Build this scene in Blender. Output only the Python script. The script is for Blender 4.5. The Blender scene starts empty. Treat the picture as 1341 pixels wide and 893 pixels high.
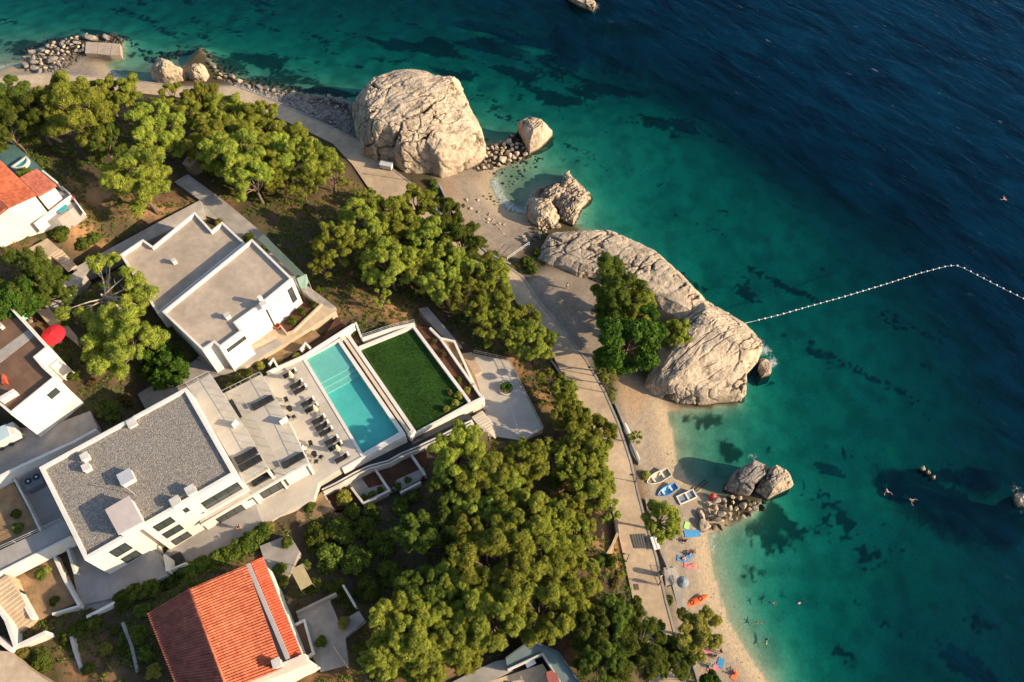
import bpy, bmesh, math, random
import numpy as np
from mathutils import Vector, Matrix

# ---------------------------------------------------------------- camera, sky, sun, exposure
F, TH, H = 1043.0, math.radians(30), 110.0
CT, ST = math.cos(TH), math.sin(TH)
scene = bpy.context.scene
col = scene.collection
cam_d = bpy.data.cameras.new('camera'); cam = bpy.data.objects.new('camera', cam_d); col.objects.link(cam)
cam.location = (0, 0, H); cam.rotation_euler = (TH, 0, 0)
cam_d.sensor_width = 36; cam_d.lens = F/1341*36; cam_d.clip_end = 6000; cam_d.clip_start = 1
scene.camera = cam

SUN_EL = math.radians(22.5); SUN_AZ = math.atan2(.978, -.208)      # azimuth clockwise from +Y
sdir = Vector((math.sin(SUN_AZ)*math.cos(SUN_EL), math.cos(SUN_AZ)*math.cos(SUN_EL), math.sin(SUN_EL)))
world = bpy.data.worlds.new('World'); scene.world = world; world.use_nodes = True
wn = world.node_tree; sky = wn.nodes.new('ShaderNodeTexSky'); sky.sky_type = 'NISHITA'; sky.sun_disc = False
sky.sun_elevation = SUN_EL; sky.sun_rotation = SUN_AZ; sky.air_density = 1.0; sky.dust_density = 1.2
wn.links.new(sky.outputs[0], wn.nodes['Background'].inputs[0]); wn.nodes['Background'].inputs[1].default_value = 0.14
ld = bpy.data.lights.new('sun', 'SUN'); ld.energy = 5.0; ld.angle = math.radians(.5); ld.color = (1, .80, .55)
sun = bpy.data.objects.new('sun', ld); col.objects.link(sun); sun.rotation_euler = (-sdir).to_track_quat('-Z', 'Y').to_euler()
sun.location = (100, -20, 120)
scene.view_settings.view_transform = 'Standard'; scene.view_settings.look = 'None'
scene.view_settings.exposure = 0.85; scene.view_settings.gamma = 1.0; scene.view_settings.use_curve_mapping = False
scene.cycles.max_bounces = 6; scene.cycles.transparent_max_bounces = 12; scene.cycles.caustics_reflective = False
scene.cycles.caustics_refractive = False

R = random.Random(7)
rng = np.random.default_rng(5)

def W(px, py, z=0.0):
    """the point of the place at height z that the photograph shows at pixel (px, py)"""
    x = (px-670.5)/F; y = -(py-446.5)/F; t = (H-z)/(CT-y*ST)
    return Vector((x*t, (y*CT+ST)*t, z))
def W2(p, z): v = W(p[0], p[1], z); return (v.x, v.y)
def ray_plane(px, py, A, B):
    """where the sight line through a pixel meets the vertical plane through A and B: (metres along AB, height)"""
    d = Vector(((px-670.5)/F, -(py-446.5)/F*CT+ST, 0)); y = -(py-446.5)/F
    d = Vector(((px-670.5)/F, y*CT+ST, y*ST-CT)); a = Vector((A[0], A[1])); u = Vector((B[0]-A[0], B[1]-A[1])).normalized()
    n = Vector((-u.y, u.x)); t = a.dot(n)/(d.x*n.x+d.y*n.y)
    return ((Vector((d.x*t, d.y*t))-a).dot(u), H+d.z*t)

# ---------------------------------------------------------------- numpy noise
def h3(i, j, k, s=0):
    with np.errstate(over='ignore'):
        n = (i.astype(np.uint32)*np.uint32(374761393)) ^ (j.astype(np.uint32)*np.uint32(668265263)) ^ (k.astype(np.uint32)*np.uint32(2246822519)) ^ np.uint32((s*3266489917) & 0xffffffff)
        n = (n ^ (n >> np.uint32(13)))*np.uint32(1274126177); n = (n ^ (n >> np.uint32(15)))*np.uint32(2654435761); n ^= n >> np.uint32(16)
    return n.astype(np.float64)/4294967295.0
def vnoise(p, s=0):
    f = np.floor(p); i = f.astype(np.int64); u = p-f; u = u*u*(3-2*u); r = 0
    for a in (0, 1):
        for b in (0, 1):
            for c in (0, 1):
                w = (u[:, 0] if a else 1-u[:, 0])*(u[:, 1] if b else 1-u[:, 1])*(u[:, 2] if c else 1-u[:, 2])
                r = r+w*h3(i[:, 0]+a, i[:, 1]+b, i[:, 2]+c, s)
    return r*2-1
def fbm(p, o=4, s=0):
    r = 0; a = 1.0
    for k in range(o): r = r+a*vnoise(p*2.03**k+k*17.3, s+k); a *= .5
    return r
def worley(p, s=0):
    f = np.floor(p).astype(np.int64); F1 = np.full(len(p), 9.); F2 = F1.copy(); idv = np.zeros(len(p))
    for a in (-1, 0, 1):
        for b in (-1, 0, 1):
            for c in (-1, 0, 1):
                i, j, k = f[:, 0]+a, f[:, 1]+b, f[:, 2]+c
                q = np.stack([i+h3(i, j, k, s+1), j+h3(i, j, k, s+2), k+h3(i, j, k, s+3)], 1)
                d = np.sqrt(((q-p)**2).sum(1)); m = d < F1
                F2 = np.where(m, F1, np.minimum(F2, d)); idv = np.where(m, h3(i, j, k, s+4), idv); F1 = np.where(m, d, F1)
    return F1, F2, idv
def inpoly(x, y, poly):
    r = np.zeros(x.shape, bool); n = len(poly)
    for a in range(n):
        x0, y0 = poly[a]; x1, y1 = poly[(a+1) % n]
        if y0 == y1: continue
        c = ((y0 > y) != (y1 > y)) & (x < (x1-x0)*(y-y0)/(y1-y0)+x0); r ^= c
    return r
def segdist(x, y, line, closed=False):
    d = np.full(x.shape, 1e9); n = len(line)
    for a in range(n if closed else n-1):
        x0, y0 = line[a]; x1, y1 = line[(a+1) % n]; dx, dy = x1-x0, y1-y0; L = dx*dx+dy*dy+1e-12
        t = np.clip(((x-x0)*dx+(y-y0)*dy)/L, 0, 1); d = np.minimum(d, (x-x0-t*dx)**2+(y-y0-t*dy)**2)
    return np.sqrt(d)

# ---------------------------------------------------------------- materials
MATS = {}
def mat(name, c, rough=.8, var=.15, scale=3.0, bump=0.0, bscale=None, c2=None, metal=0.0, spec=.3, detail=4, obj_var=0.0, stain=.12, tile=None):
    """principled material: base colour broken up by noise, optional second colour in patches and fine bump"""
    if name in MATS: return MATS[name]
    m = bpy.data.materials.new(name); m.use_nodes = True; nt = m.node_tree; N, L = nt.nodes, nt.links
    b = N['Principled BSDF']; b.inputs['Roughness'].default_value = rough; b.inputs['Metallic'].default_value = metal
    b.inputs['Specular IOR Level'].default_value = spec
    tc = N.new('ShaderNodeNewGeometry')
    n1 = N.new('ShaderNodeTexNoise'); n1.inputs['Scale'].default_value = scale; n1.inputs['Detail'].default_value = detail
    L.new(tc.outputs['Position'], n1.inputs['Vector'])
    rp = N.new('ShaderNodeValToRGB'); rp.color_ramp.elements[0].position = .3; rp.color_ramp.elements[1].position = .7
    d = c2 or tuple(v*(1+var) for v in c); e = c if c2 else tuple(v*(1-var) for v in c)
    rp.color_ramp.elements[0].color = (*e, 1); rp.color_ramp.elements[1].color = (*d, 1)
    L.new(n1.outputs['Fac'], rp.inputs['Fac'])
    ns = N.new('ShaderNodeTexNoise'); ns.inputs['Scale'].default_value = .16; ns.inputs['Detail'].default_value = 6; ns.inputs['Roughness'].default_value = .7; L.new(tc.outputs['Position'], ns.inputs['Vector'])
    ms = N.new('ShaderNodeMapRange'); ms.inputs['From Min'].default_value = .35; ms.inputs['From Max'].default_value = .65; ms.inputs['To Min'].default_value = 1-stain; ms.inputs['To Max'].default_value = 1+stain*.6; L.new(ns.outputs['Fac'], ms.inputs['Value'])
    vs = N.new('ShaderNodeVectorMath'); vs.operation = 'SCALE'; L.new(rp.outputs['Color'], vs.inputs[0]); L.new(ms.outputs[0], vs.inputs['Scale']); out = vs.outputs[0]
    if tile:   # tone differs a little from tile to tile; joints slightly darker
        tm_ = N.new('ShaderNodeMapping'); tm_.vector_type = 'TEXTURE'; tm_.inputs['Rotation'].default_value = (0, 0, math.radians(tile[1])); L.new(tc.outputs['Position'], tm_.inputs['Vector'])
        bt_ = N.new('ShaderNodeTexBrick'); bt_.inputs['Scale'].default_value = 1; bt_.inputs['Brick Width'].default_value = tile[0]; bt_.inputs['Row Height'].default_value = tile[0]*tile[2]; bt_.inputs['Mortar Size'].default_value = .018; bt_.offset = 0
        a_, b_, c_ = 1-tile[3], 1+tile[3], 1-tile[3]*2.2; bt_.inputs['Color1'].default_value = (a_, a_, a_, 1); bt_.inputs['Color2'].default_value = (b_, b_, b_, 1); bt_.inputs['Mortar'].default_value = (c_, c_, c_, 1); L.new(tm_.outputs[0], bt_.inputs['Vector'])
        mt_ = N.new('ShaderNodeVectorMath'); mt_.operation = 'MULTIPLY'; L.new(out, mt_.inputs[0]); L.new(bt_.outputs['Color'], mt_.inputs[1]); out = mt_.outputs[0]
    if obj_var:
        oi = N.new('ShaderNodeObjectInfo'); hs = N.new('ShaderNodeHueSaturation')
        mp = N.new('ShaderNodeMapRange'); mp.inputs['To Min'].default_value = 1-obj_var; mp.inputs['To Max'].default_value = 1+obj_var
        L.new(oi.outputs['Random'], mp.inputs['Value']); L.new(mp.outputs[0], hs.inputs['Value']); L.new(out, hs.inputs['Color']); out = hs.outputs['Color']
    L.new(out, b.inputs['Base Color'])
    if bump:
        n2 = N.new('ShaderNodeTexNoise'); n2.inputs['Scale'].default_value = bscale or scale*4; n2.inputs['Detail'].default_value = 5
        L.new(tc.outputs['Position'], n2.inputs['Vector'])
        bp = N.new('ShaderNodeBump'); bp.inputs['Strength'].default_value = bump; bp.inputs['Distance'].default_value = .1
        L.new(n2.outputs['Fac'], bp.inputs['Height']); L.new(bp.outputs['Normal'], b.inputs['Normal'])
    MATS[name] = m; return m

def leaf_mat(name, c, c2, trans=.35, ov=.3):
    m = bpy.data.materials.new(name); m.use_nodes = True; nt = m.node_tree; N, L = nt.nodes, nt.links
    N.remove(N['Principled BSDF'])
    df = N.new('ShaderNodeBsdfDiffuse'); tr = N.new('ShaderNodeBsdfTranslucent'); mx = N.new('ShaderNodeMixShader'); mx.inputs[0].default_value = trans
    at = N.new('ShaderNodeAttribute'); at.attribute_name = 'tint'
    mixc = N.new('ShaderNodeMix'); mixc.data_type = 'RGBA'; mixc.inputs['A'].default_value = (*c, 1); mixc.inputs['B'].default_value = (*c2, 1)
    L.new(at.outputs['Fac'], mixc.inputs['Factor'])
    oi = N.new('ShaderNodeObjectInfo'); hs = N.new('ShaderNodeHueSaturation')
    mp = N.new('ShaderNodeMapRange'); mp.inputs['To Min'].default_value = 1-ov; mp.inputs['To Max'].default_value = 1+ov
    mp2 = N.new('ShaderNodeMapRange'); mp2.inputs['To Min'].default_value = .478; mp2.inputs['To Max'].default_value = .512
    L.new(oi.outputs['Random'], mp.inputs['Value']); L.new(mp.outputs[0], hs.inputs['Value'])
    L.new(oi.outputs['Random'], mp2.inputs['Value']); L.new(mp2.outputs[0], hs.inputs['Hue'])
    L.new(mixc.outputs['Result'], hs.inputs['Color'])
    L.new(hs.outputs[0], df.inputs[0]); L.new(hs.outputs[0], tr.inputs[0]); L.new(df.outputs[0], mx.inputs[1]); L.new(tr.outputs[0], mx.inputs[2])
    L.new(mx.outputs[0], N['Material Output'].inputs[0]); MATS[name] = m; return m

white = mat('white_render', (.62, .58, .52), .85, .05, .6, .15, 30)
whitew = mat('weathered_white', (.50, .47, .42), .85, .14, .8, .2, 20)
concrete = mat('concrete', (.30, .27, .235), .9, .16, .7, .3, 12, stain=.25)
deckm = mat('pale_tiles', (.46, .41, .34), .7, .06, .5, .1, 20, tile=(1.2, 34, .5, .05))
patiom = mat('patio_concrete', (.30, .275, .25), .85, .1, .4, .2, 15, tile=(1.6, 34, 1, .06), stain=.2)
roofm = mat('roof_screed', (.38, .305, .23), .9, .1, 1.2, .2, 10, stain=.22)
asph = mat('path_paving', (.45, .34, .228), .9, .1, 1.5, .25, 8, stain=.22, tile=(3.4, 62, 1.2, .07))
shaded_asph = mat('dark_ramp', (.03, .032, .036), .8, .15, 1.0, .3, 12)  # near-black tar; the shade of the sunken floors is in this colour too
soil = mat('red_soil', (.085, .036, .02), .95, .3, 1.2, .8, 9)
tansoil = mat('tan_soil', (.26, .165, .085), .95, .3, .8, .6, 6)
brownt = mat('brown_tiles', (.15, .085, .05), .75, .18, .5, .1, 10, tile=(.9, 40, 1, .1))
glassd = mat('window_glass', (.045, .055, .055), .12, .1, 1, spec=.6)
blackf = mat('black_fabric', (.018, .018, .02), .8, .2, 8)
frame_d = mat('dark_metal', (.05, .05, .052), .5, .1, 3, metal=.6)
steel = mat('pale_metal', (.55, .55, .54), .4, .05, 3, metal=.4)
creamf = mat('cream_fabric', (.62, .52, .33), .9, .06, 5)
whitef = mat('white_towel', (.75, .73, .7), .9, .05, 9)
redf = mat('red_fabric', (.62, .02, .03), .8, .08, 3)
greenf = mat('mint_fabric', (.25, .55, .36), .85, .12, 3)
bluep = mat('blue_paint', (.05, .26, .62), .45, .1, 2)
whitep = mat('white_gelcoat', (.66, .62, .52), .4, .05, 2)
orangep = mat('orange_plastic', (.75, .13, .025), .45, .06, 2)
redp = mat('red_plastic', (.7, .06, .04), .45, .05, 2)
wood = mat('grey_wood', (.2, .15, .1), .85, .25, 3)
barkm = mat('bark', (.16, .115, .085), .95, .3, 4, .8, 14)
barkp = mat('pale_bark', (.38, .32, .25), .95, .2, 4, .6, 14)
skinm = mat('skin', (.5, .27, .17), .6, .06, 3)
hairm = mat('dark_hair', (.03, .02, .015), .8, .2, 9)
bluecl = mat('blue_cloth', (.045, .2, .4), .9, .12, 4)
pinkcl = mat('pink_cloth', (.5, .16, .18), .9, .1, 4)
darkcl = mat('dark_cloth', (.025, .025, .035), .9, .1, 4)
tealcl = mat('teal_cloth', (.04, .3, .33), .8, .1, 3)
greycl = mat('grey_cloth', (.2, .24, .27), .9, .1, 4)
limecl = mat('lime_cloth', (.3, .62, .15), .9, .1, 4)
tealroof = mat('teal_grey_roof', (.13, .18, .175), .7, .12, .5, .1, 8)
lawnm = mat('lawn_ground', (.022, .066, .008), .95, .35, .35, .6, 25)
poolwall = mat('pool_tiles', (.02, .36, .36), .4, .06, 3)
flowerm = mat('pink_blossom', (.5, .08, .25), .8, .2, 5)

def gravel_material():
    m = mat('roof_gravel', (.2, .18, .155), .95, .1, 1.0); nt = m.node_tree; N, L = nt.nodes, nt.links; b = N['Principled BSDF']
    g = N.new('ShaderNodeNewGeometry'); v = N.new('ShaderNodeTexVoronoi'); v.inputs['Scale'].default_value = 8.5
    L.new(g.outputs['Position'], v.inputs['Vector']); hs = N.new('ShaderNodeSeparateColor'); L.new(v.outputs['Color'], hs.inputs[0])
    r = N.new('ShaderNodeValToRGB'); e = r.color_ramp.elements; e[0].color = (.14, .13, .12, 1); e[1].color = (.34, .30, .25, 1)
    k = e.new(.5); k.color = (.23, .205, .175, 1)
    L.new(hs.outputs[0], r.inputs[0]); L.new(r.outputs[0], b.inputs['Base Color'])
    bp = N.new('ShaderNodeBump'); bp.inputs['Strength'].default_value = 1; bp.inputs['Distance'].default_value = .05; bp.invert = True
    L.new(v.outputs['Distance'], bp.inputs['Height']); L.new(bp.outputs[0], b.inputs['Normal']); return m
gravel = gravel_material()

def glass_material():
    m = bpy.data.materials.new('clear_glass'); m.use_nodes = True; nt = m.node_tree; N, L = nt.nodes, nt.links; N.remove(N['Principled BSDF'])
    t = N.new('ShaderNodeBsdfTransparent'); t.inputs[0].default_value = (.99, .995, .99, 1); g = N.new('ShaderNodeBsdfGlossy'); g.inputs['Roughness'].default_value = .05
    mx = N.new('ShaderNodeMixShader'); mx.inputs[0].default_value = .025
    L.new(t.outputs[0], mx.inputs[1]); L.new(g.outputs[0], mx.inputs[2]); L.new(mx.outputs[0], N['Material Output'].inputs[0]); return m
clear = glass_material()

def tile_material(name, c, c2):
    m = mat(name, c, .8, .1, 1.6, c2=c2, stain=.2); nt = m.node_tree; N, L = nt.nodes, nt.links; b = N['Principled BSDF']; src = b.inputs['Base Color'].links[0].from_socket
    g = N.new('ShaderNodeNewGeometry'); v = N.new('ShaderNodeTexVoronoi'); v.inputs['Scale'].default_value = 2.6; L.new(g.outputs['Position'], v.inputs['Vector']); sp = N.new('ShaderNodeSeparateColor'); L.new(v.outputs['Color'], sp.inputs[0])
    r = N.new('ShaderNodeMapRange'); r.inputs['To Min'].default_value = .72; r.inputs['To Max'].default_value = 1.2; L.new(sp.outputs[0], r.inputs['Value']); x = N.new('ShaderNodeVectorMath'); x.operation = 'SCALE'; L.new(src, x.inputs[0]); L.new(r.outputs[0], x.inputs['Scale']); L.new(x.outputs[0], b.inputs['Base Color']); return m
tile_a = tile_material('orange_tiles', (.33, .082, .038), (.42, .118, .06))
tile_b = tile_material('brick_red_tiles', (.30, .085, .055), (.38, .12, .08))
tile_c = tile_material('bright_red_tiles', (.47, .075, .035), (.54, .10, .05))

# ---------------------------------------------------------------- object helpers
def schlick(nt, normal=None):
    """reflectance of a water surface, the same from above and below"""
    N, L = nt.nodes, nt.links; g = N.new('ShaderNodeNewGeometry'); d = N.new('ShaderNodeVectorMath'); d.operation = 'DOT_PRODUCT'
    L.new(normal or g.outputs['Normal'], d.inputs[0]); L.new(g.outputs['Incoming'], d.inputs[1])
    a = N.new('ShaderNodeMath'); a.operation = 'ABSOLUTE'; L.new(d.outputs['Value'], a.inputs[0]); b = N.new('ShaderNodeMath'); b.operation = 'SUBTRACT'; b.inputs[0].default_value = 1; b.use_clamp = True; L.new(a.outputs[0], b.inputs[1])
    p = N.new('ShaderNodeMath'); p.operation = 'POWER'; p.inputs[1].default_value = 5; L.new(b.outputs[0], p.inputs[0]); m = N.new('ShaderNodeMath'); m.operation = 'MULTIPLY_ADD'; m.inputs[1].default_value = .97; m.inputs[2].default_value = .02; L.new(p.outputs[0], m.inputs[0]); return m.outputs[0]
class MB:
    def __init__(s): s.v = []; s.f = []
    def add(s, vs, fs):
        o = len(s.v); s.v += [tuple(p) for p in vs]; s.f += [tuple(i+o for i in f) for f in fs]; return s
    def prism(s, poly, z0, z1):
        """poly: world (x, y) list; z0/z1 numbers or per-corner lists"""
        n = len(poly); a = sum(poly[i][0]*poly[(i+1) % n][1]-poly[(i+1) % n][0]*poly[i][1] for i in range(n))
        if a < 0:
            poly = poly[::-1]; z0 = z0[::-1] if isinstance(z0, list) else z0; z1 = z1[::-1] if isinstance(z1, list) else z1
        lo = [(p[0], p[1], z0[i] if isinstance(z0, list) else z0) for i, p in enumerate(poly)]
        hi = [(p[0], p[1], z1[i] if isinstance(z1, list) else z1) for i, p in enumerate(poly)]
        return s.add(lo+hi, [tuple(range(n-1, -1, -1)), tuple(range(n, 2*n))]+[(i, (i+1) % n, n+(i+1) % n, n+i) for i in range(n)])
    def box(s, c, d, rz=0.0, rx=0.0, ry=0.0):
        m = Matrix.Rotation(rz, 3, 'Z') @ Matrix.Rotation(ry, 3, 'Y') @ Matrix.Rotation(rx, 3, 'X'); c = Vector(c); vs = []
        for k in (-1, 1):
            for j in (-1, 1):
                for i in (-1, 1): vs.append(c+m @ Vector((i*d[0]/2, j*d[1]/2, k*d[2]/2)))
        return s.add(vs, [(0, 2, 3, 1), (4, 5, 7, 6), (0, 1, 5, 4), (2, 6, 7, 3), (0, 4, 6, 2), (1, 3, 7, 5)])
    def tube(s, pts, rad, n=8, cap=True):
        pts = [Vector(p) for p in pts]; vs = []; fs = []
        for i, p in enumerate(pts):
            t = (pts[min(i+1, len(pts)-1)]-pts[max(i-1, 0)]).normalized(); a = t.orthogonal().normalized() if abs(t.z) > .99 else t.cross(Vector((0, 0, 1))).normalized()
            b = t.cross(a); r = rad[i] if isinstance(rad, (list, tuple)) else rad
            for k in range(n): q = 2*math.pi*k/n; vs.append(p+a*math.cos(q)*r+b*math.sin(q)*r)
        for i in range(len(pts)-1):
            for k in range(n): fs.append((i*n+k, i*n+(k+1) % n, (i+1)*n+(k+1) % n, (i+1)*n+k))
        if cap: fs += [tuple(range(n-1, -1, -1)), tuple(range((len(pts)-1)*n, len(pts)*n))]
        return s.add(vs, fs)
    def lathe(s, c, prof, n=16):
        c = Vector(c); vs = []; fs = []
        for r, z in prof:
            for k in range(n): q = 2*math.pi*k/n; vs.append(c+Vector((r*math.cos(q), r*math.sin(q), z)))
        for i in range(len(prof)-1):
            for k in range(n): fs.append((i*n+k, i*n+(k+1) % n, (i+1)*n+(k+1) % n, (i+1)*n+k))
        fs += [tuple(range(n-1, -1, -1)), tuple(range((len(prof)-1)*n, len(prof)*n))]
        return s.add(vs, fs)
    def grid(s, P):
        """P[i][j] rows of points"""
        n = len(P[0]); return s.add([q for r in P for q in r], [(i*n+j, i*n+j+1, (i+1)*n+j+1, (i+1)*n+j) for i in range(len(P)-1) for j in range(n-1)])
    def build(s, name, m, parent=None, local=False, smooth=False, bevel=0.0):
        me = bpy.data.meshes.new(name); vs = s.v
        if parent is not None and not local: o = ORG[parent.name]; vs = [(p[0]-o[0], p[1]-o[1], p[2]-o[2]) for p in vs]
        me.from_pydata(vs, [], s.f); me.materials.append(m)
        if bevel:
            bm = bmesh.new(); bm.from_mesh(me)
            bmesh.ops.bevel(bm, geom=[e for e in bm.edges if e.is_manifold and e.calc_face_angle(0) > .6], offset=bevel, segments=2, affect='EDGES', profile=.6); bm.to_mesh(me); bm.free()
        if smooth: me.polygons.foreach_set('use_smooth', [True]*len(me.polygons))
        ob = bpy.data.objects.new(name, me); col.objects.link(ob)
        if parent is not None: ob.parent = parent; ORG[ob.name] = ORG[parent.name]
        else: ORG[ob.name] = (0, 0, 0)
        return ob
ORG = {}
SURF = []
def tag(o, label=None, cat=None, group=None, kind=None):
    for k, v in (('label', label), ('category', cat), ('group', group), ('kind', kind)):
        if v: o[k] = v
    return o
def thing(name, label, cat, loc=(0, 0, 0), group=None, rz=0.0):
    o = bpy.data.objects.new(name, None); col.objects.link(o); o.location = loc; o.rotation_euler = (0, 0, rz); o.empty_display_size = .3
    ORG[o.name] = tuple(loc); return tag(o, label, cat, group)
def struct(o): o['kind'] = 'structure'; return o
def recentre(o):
    """move a one-mesh thing's origin to the middle of its base"""
    me = o.data; n = len(me.vertices); a = np.empty(n*3); me.vertices.foreach_get('co', a); a = a.reshape(-1, 3)
    c = np.array([(a[:, 0].min()+a[:, 0].max())/2, (a[:, 1].min()+a[:, 1].max())/2, a[:, 2].min()]); me.vertices.foreach_set('co', (a-c).ravel()); o.location = Vector(c); ORG[o.name] = tuple(c); return o
def copy_tree(o, parent=None):
    c = o.copy(); col.objects.link(c); c.parent = parent
    if parent is not None: c.matrix_parent_inverse = o.matrix_parent_inverse.copy()
    for ch in KIDS.get(o.name) or list(o.children): copy_tree(ch, c)
    return c
KIDS = {}
def np_mesh(name, V, Fq, m, smooth=True, attrs=None, parent=None):
    """mesh from numpy arrays; faces all quads or all triangles"""
    me = bpy.data.meshes.new(name); k = Fq.shape[1]; me.vertices.add(len(V)); me.vertices.foreach_set('co', np.ascontiguousarray(V, dtype=np.float32).ravel())
    me.loops.add(Fq.size); me.loops.foreach_set('vertex_index', np.ascontiguousarray(Fq, dtype=np.int32).ravel())
    me.polygons.add(len(Fq)); me.polygons.foreach_set('loop_start', np.arange(0, Fq.size, k, dtype=np.int32))
    if smooth: me.polygons.foreach_set('use_smooth', np.ones(len(Fq), bool))
    for an, (ty, arr) in (attrs or {}).items():
        a = me.attributes.new(an, ty, 'POINT'); a.data.foreach_set('color' if ty == 'FLOAT_COLOR' else 'value', np.ascontiguousarray(arr, dtype=np.float32).ravel())
    me.update(calc_edges=True); me.validate(); me.materials.append(m)
    if name.startswith('~'): return me
    o = bpy.data.objects.new(name, me); col.objects.link(o); ORG[o.name] = (0, 0, 0)
    if parent is not None: o.parent = parent
    return o
def offset_poly(poly, d):
    """inset (d > 0) a convex-ish polygon given as (x, y) points"""
    n = len(poly); A = sum(poly[i][0]*poly[(i+1) % n][1]-poly[(i+1) % n][0]*poly[i][1] for i in range(n)); sg = 1 if A > 0 else -1; out = []
    for i in range(n):
        p0, p1, p2 = Vector(poly[i-1]), Vector(poly[i]), Vector(poly[(i+1) % n]); a = (p1-p0).normalized(); b = (p2-p1).normalized()
        na = Vector((-a.y, a.x))*sg; nb = Vector((-b.y, b.x))*sg; k = max(.3, 1+na.dot(nb)); q = p1+(na+nb)*(d/k); out.append((q.x, q.y))
    return out
def strip(mb, pts, wd, z0, z1, closed=False):
    """wall along world (x, y) points, width wd, with mitred corners; z0/z1 numbers or lists"""
    n = len(pts); L = []; Rr = []
    for i in range(n):
        p = Vector(pts[i]); a = (p-Vector(pts[i-1])).normalized() if (i > 0 or closed) else None; b = (Vector(pts[(i+1) % n])-p).normalized() if (i < n-1 or closed) else None
        a = a or b; b = b or a; na = Vector((-a.y, a.x)); nb = Vector((-b.y, b.x)); k = max(.35, 1+na.dot(nb)); q = (na+nb)*(wd/2/k); L.append(p+q); Rr.append(p-q)
    gz = lambda z, i: z[i] if isinstance(z, list) else z
    for i in range(n if closed else n-1):
        j = (i+1) % n
        mb.prism([tuple(L[i]), tuple(Rr[i]), tuple(Rr[j]), tuple(L[j])], [gz(z0, i), gz(z0, i), gz(z0, j), gz(z0, j)], [gz(z1, i), gz(z1, i), gz(z1, j), gz(z1, j)])
    return mb
def wall(px, ztop, drop, wd, label, m=None, name='garden_wall', group=None, cat='wall'):
    """free-standing wall traced along its top edge"""
    zt = ztop if isinstance(ztop, list) else [ztop]*len(px); pts = [W2(p, z) for p, z in zip(px, zt)]
    mb = strip(MB(), pts, wd, [z-drop for z in zt], zt); o = mb.build(name, m or white); recentre(o); return tag(o, label, cat, group)
def railing(px, z, h, label, glass=True, gap=1.4, name='railing', group=None, m=None):
    zt = z if isinstance(z, list) else [z]*len(px); P = [W(p[0], p[1], q) for p, q in zip(px, zt)]; m = m or steel
    t = thing(name, label, 'railing', P[0], group); up = Vector((0, 0, h))
    MB().tube([p+up for p in P], .03, 6).build('top_rail', m, t)
    if not glass: MB().tube([p+up*.5 for p in P], .025, 6).build('middle_rail', m, t)
    for a, b in zip(P, P[1:]):
        L = (b-a).length; n = max(1, round(L/gap)); u = (b-a)/L; ang = math.atan2(u.y, u.x)
        for i in range(n+1):
            q = a+(b-a)*(i/n); MB().box(q+up/2, (.035, .035, h), ang).build('post', m, t)
            if glass and i < n:
                c = a+(b-a)*((i+.5)/n)+up*.5; MB().box(c, (L/n-.08, .02, h*.85), ang, ry=-math.atan2(u.z, math.hypot(u.x, u.y))).build('glass_pane', clear, t)
    return t
def slab(name, px, z, down, m, edge=None):
    """paved platform: top traced at height z (number or per-corner list)"""
    zt = z if isinstance(z, list) else [z]*len(px); pts = [W2(p, q) for p, q in zip(px, zt)]; SURF.append((pts, sum(zt)/len(zt)))
    return struct(MB().prism(pts, [q-down for q in zt], zt).build(name, m))
# ---------------------------------------------------------------- terrain data (traced pixel, height)
LAND = [(0,110,1),(60,105,1.2),(120,100,.9),(180,112,1.2),(20,130,4),(90,135,4),(180,135,4),(260,125,2.5),(300,112,1.2),(340,128,2.2),(400,160,2.4),(440,180,2.4),
 (470,210,2.4),(520,250,2.6),(560,285,2.7),(600,312,2.8),(650,345,2.8),(690,385,2.8),(740,440,2.9),(780,500,2.9),(810,580,2.9),(830,680,2.8),(850,790,2.8),
 (600,250,1.6),(640,300,1.6),(670,300,.8),(660,335,2.2),(720,350,2.8),(760,400,2.9),(800,440,3),(850,460,2.5),(810,500,2.2),(850,540,1),(860,600,1),(880,640,1),(900,720,1.2),(910,790,1.2),(950,870,1.2),
 (0,180,16),(60,210,16),(100,250,16.5),(0,330,19),(60,330,18),(130,290,15),(200,250,12.5),(250,230,10.5),(300,230,8),(200,180,8),(120,170,9),(50,160,9),(320,170,4),(380,200,4.2),(430,240,5),(300,280,10.5),(380,300,8.5),(400,360,9.5),
 (460,330,7),(520,340,5.5),(560,360,5.2),(440,400,10.5),(500,410,8.5),(560,410,7),(600,420,6.3),(650,430,5),(690,460,4.4),(730,520,4),(690,590,6),(740,620,4.5),(780,660,4),(720,540,4.6),
 (120,340,15.5),(60,420,18),(0,450,19),(130,450,15),(200,500,13),(100,530,15),(0,600,15.2),(0,680,15),(20,760,13.8),(0,800,13.8),(45,800,13.5),(70,770,13.6),(0,830,14.5),(60,850,14.8),(130,830,14),(180,870,14.5),(0,893,16.8),(250,800,13.5),(350,800,12.8),(400,720,10.5),(450,690,9.5),(420,800,12),
 (520,660,8.5),(560,620,8.3),(600,600,7.8),(560,720,9),(500,780,10.5),(620,700,7.8),(700,700,6),(760,730,4.5),(600,800,9),(680,800,7.5),(760,800,5.5),(800,760,3.8),(560,880,10.5),(660,880,9),(760,880,6.5),(860,880,3.2),(450,880,11.5)]
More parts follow.
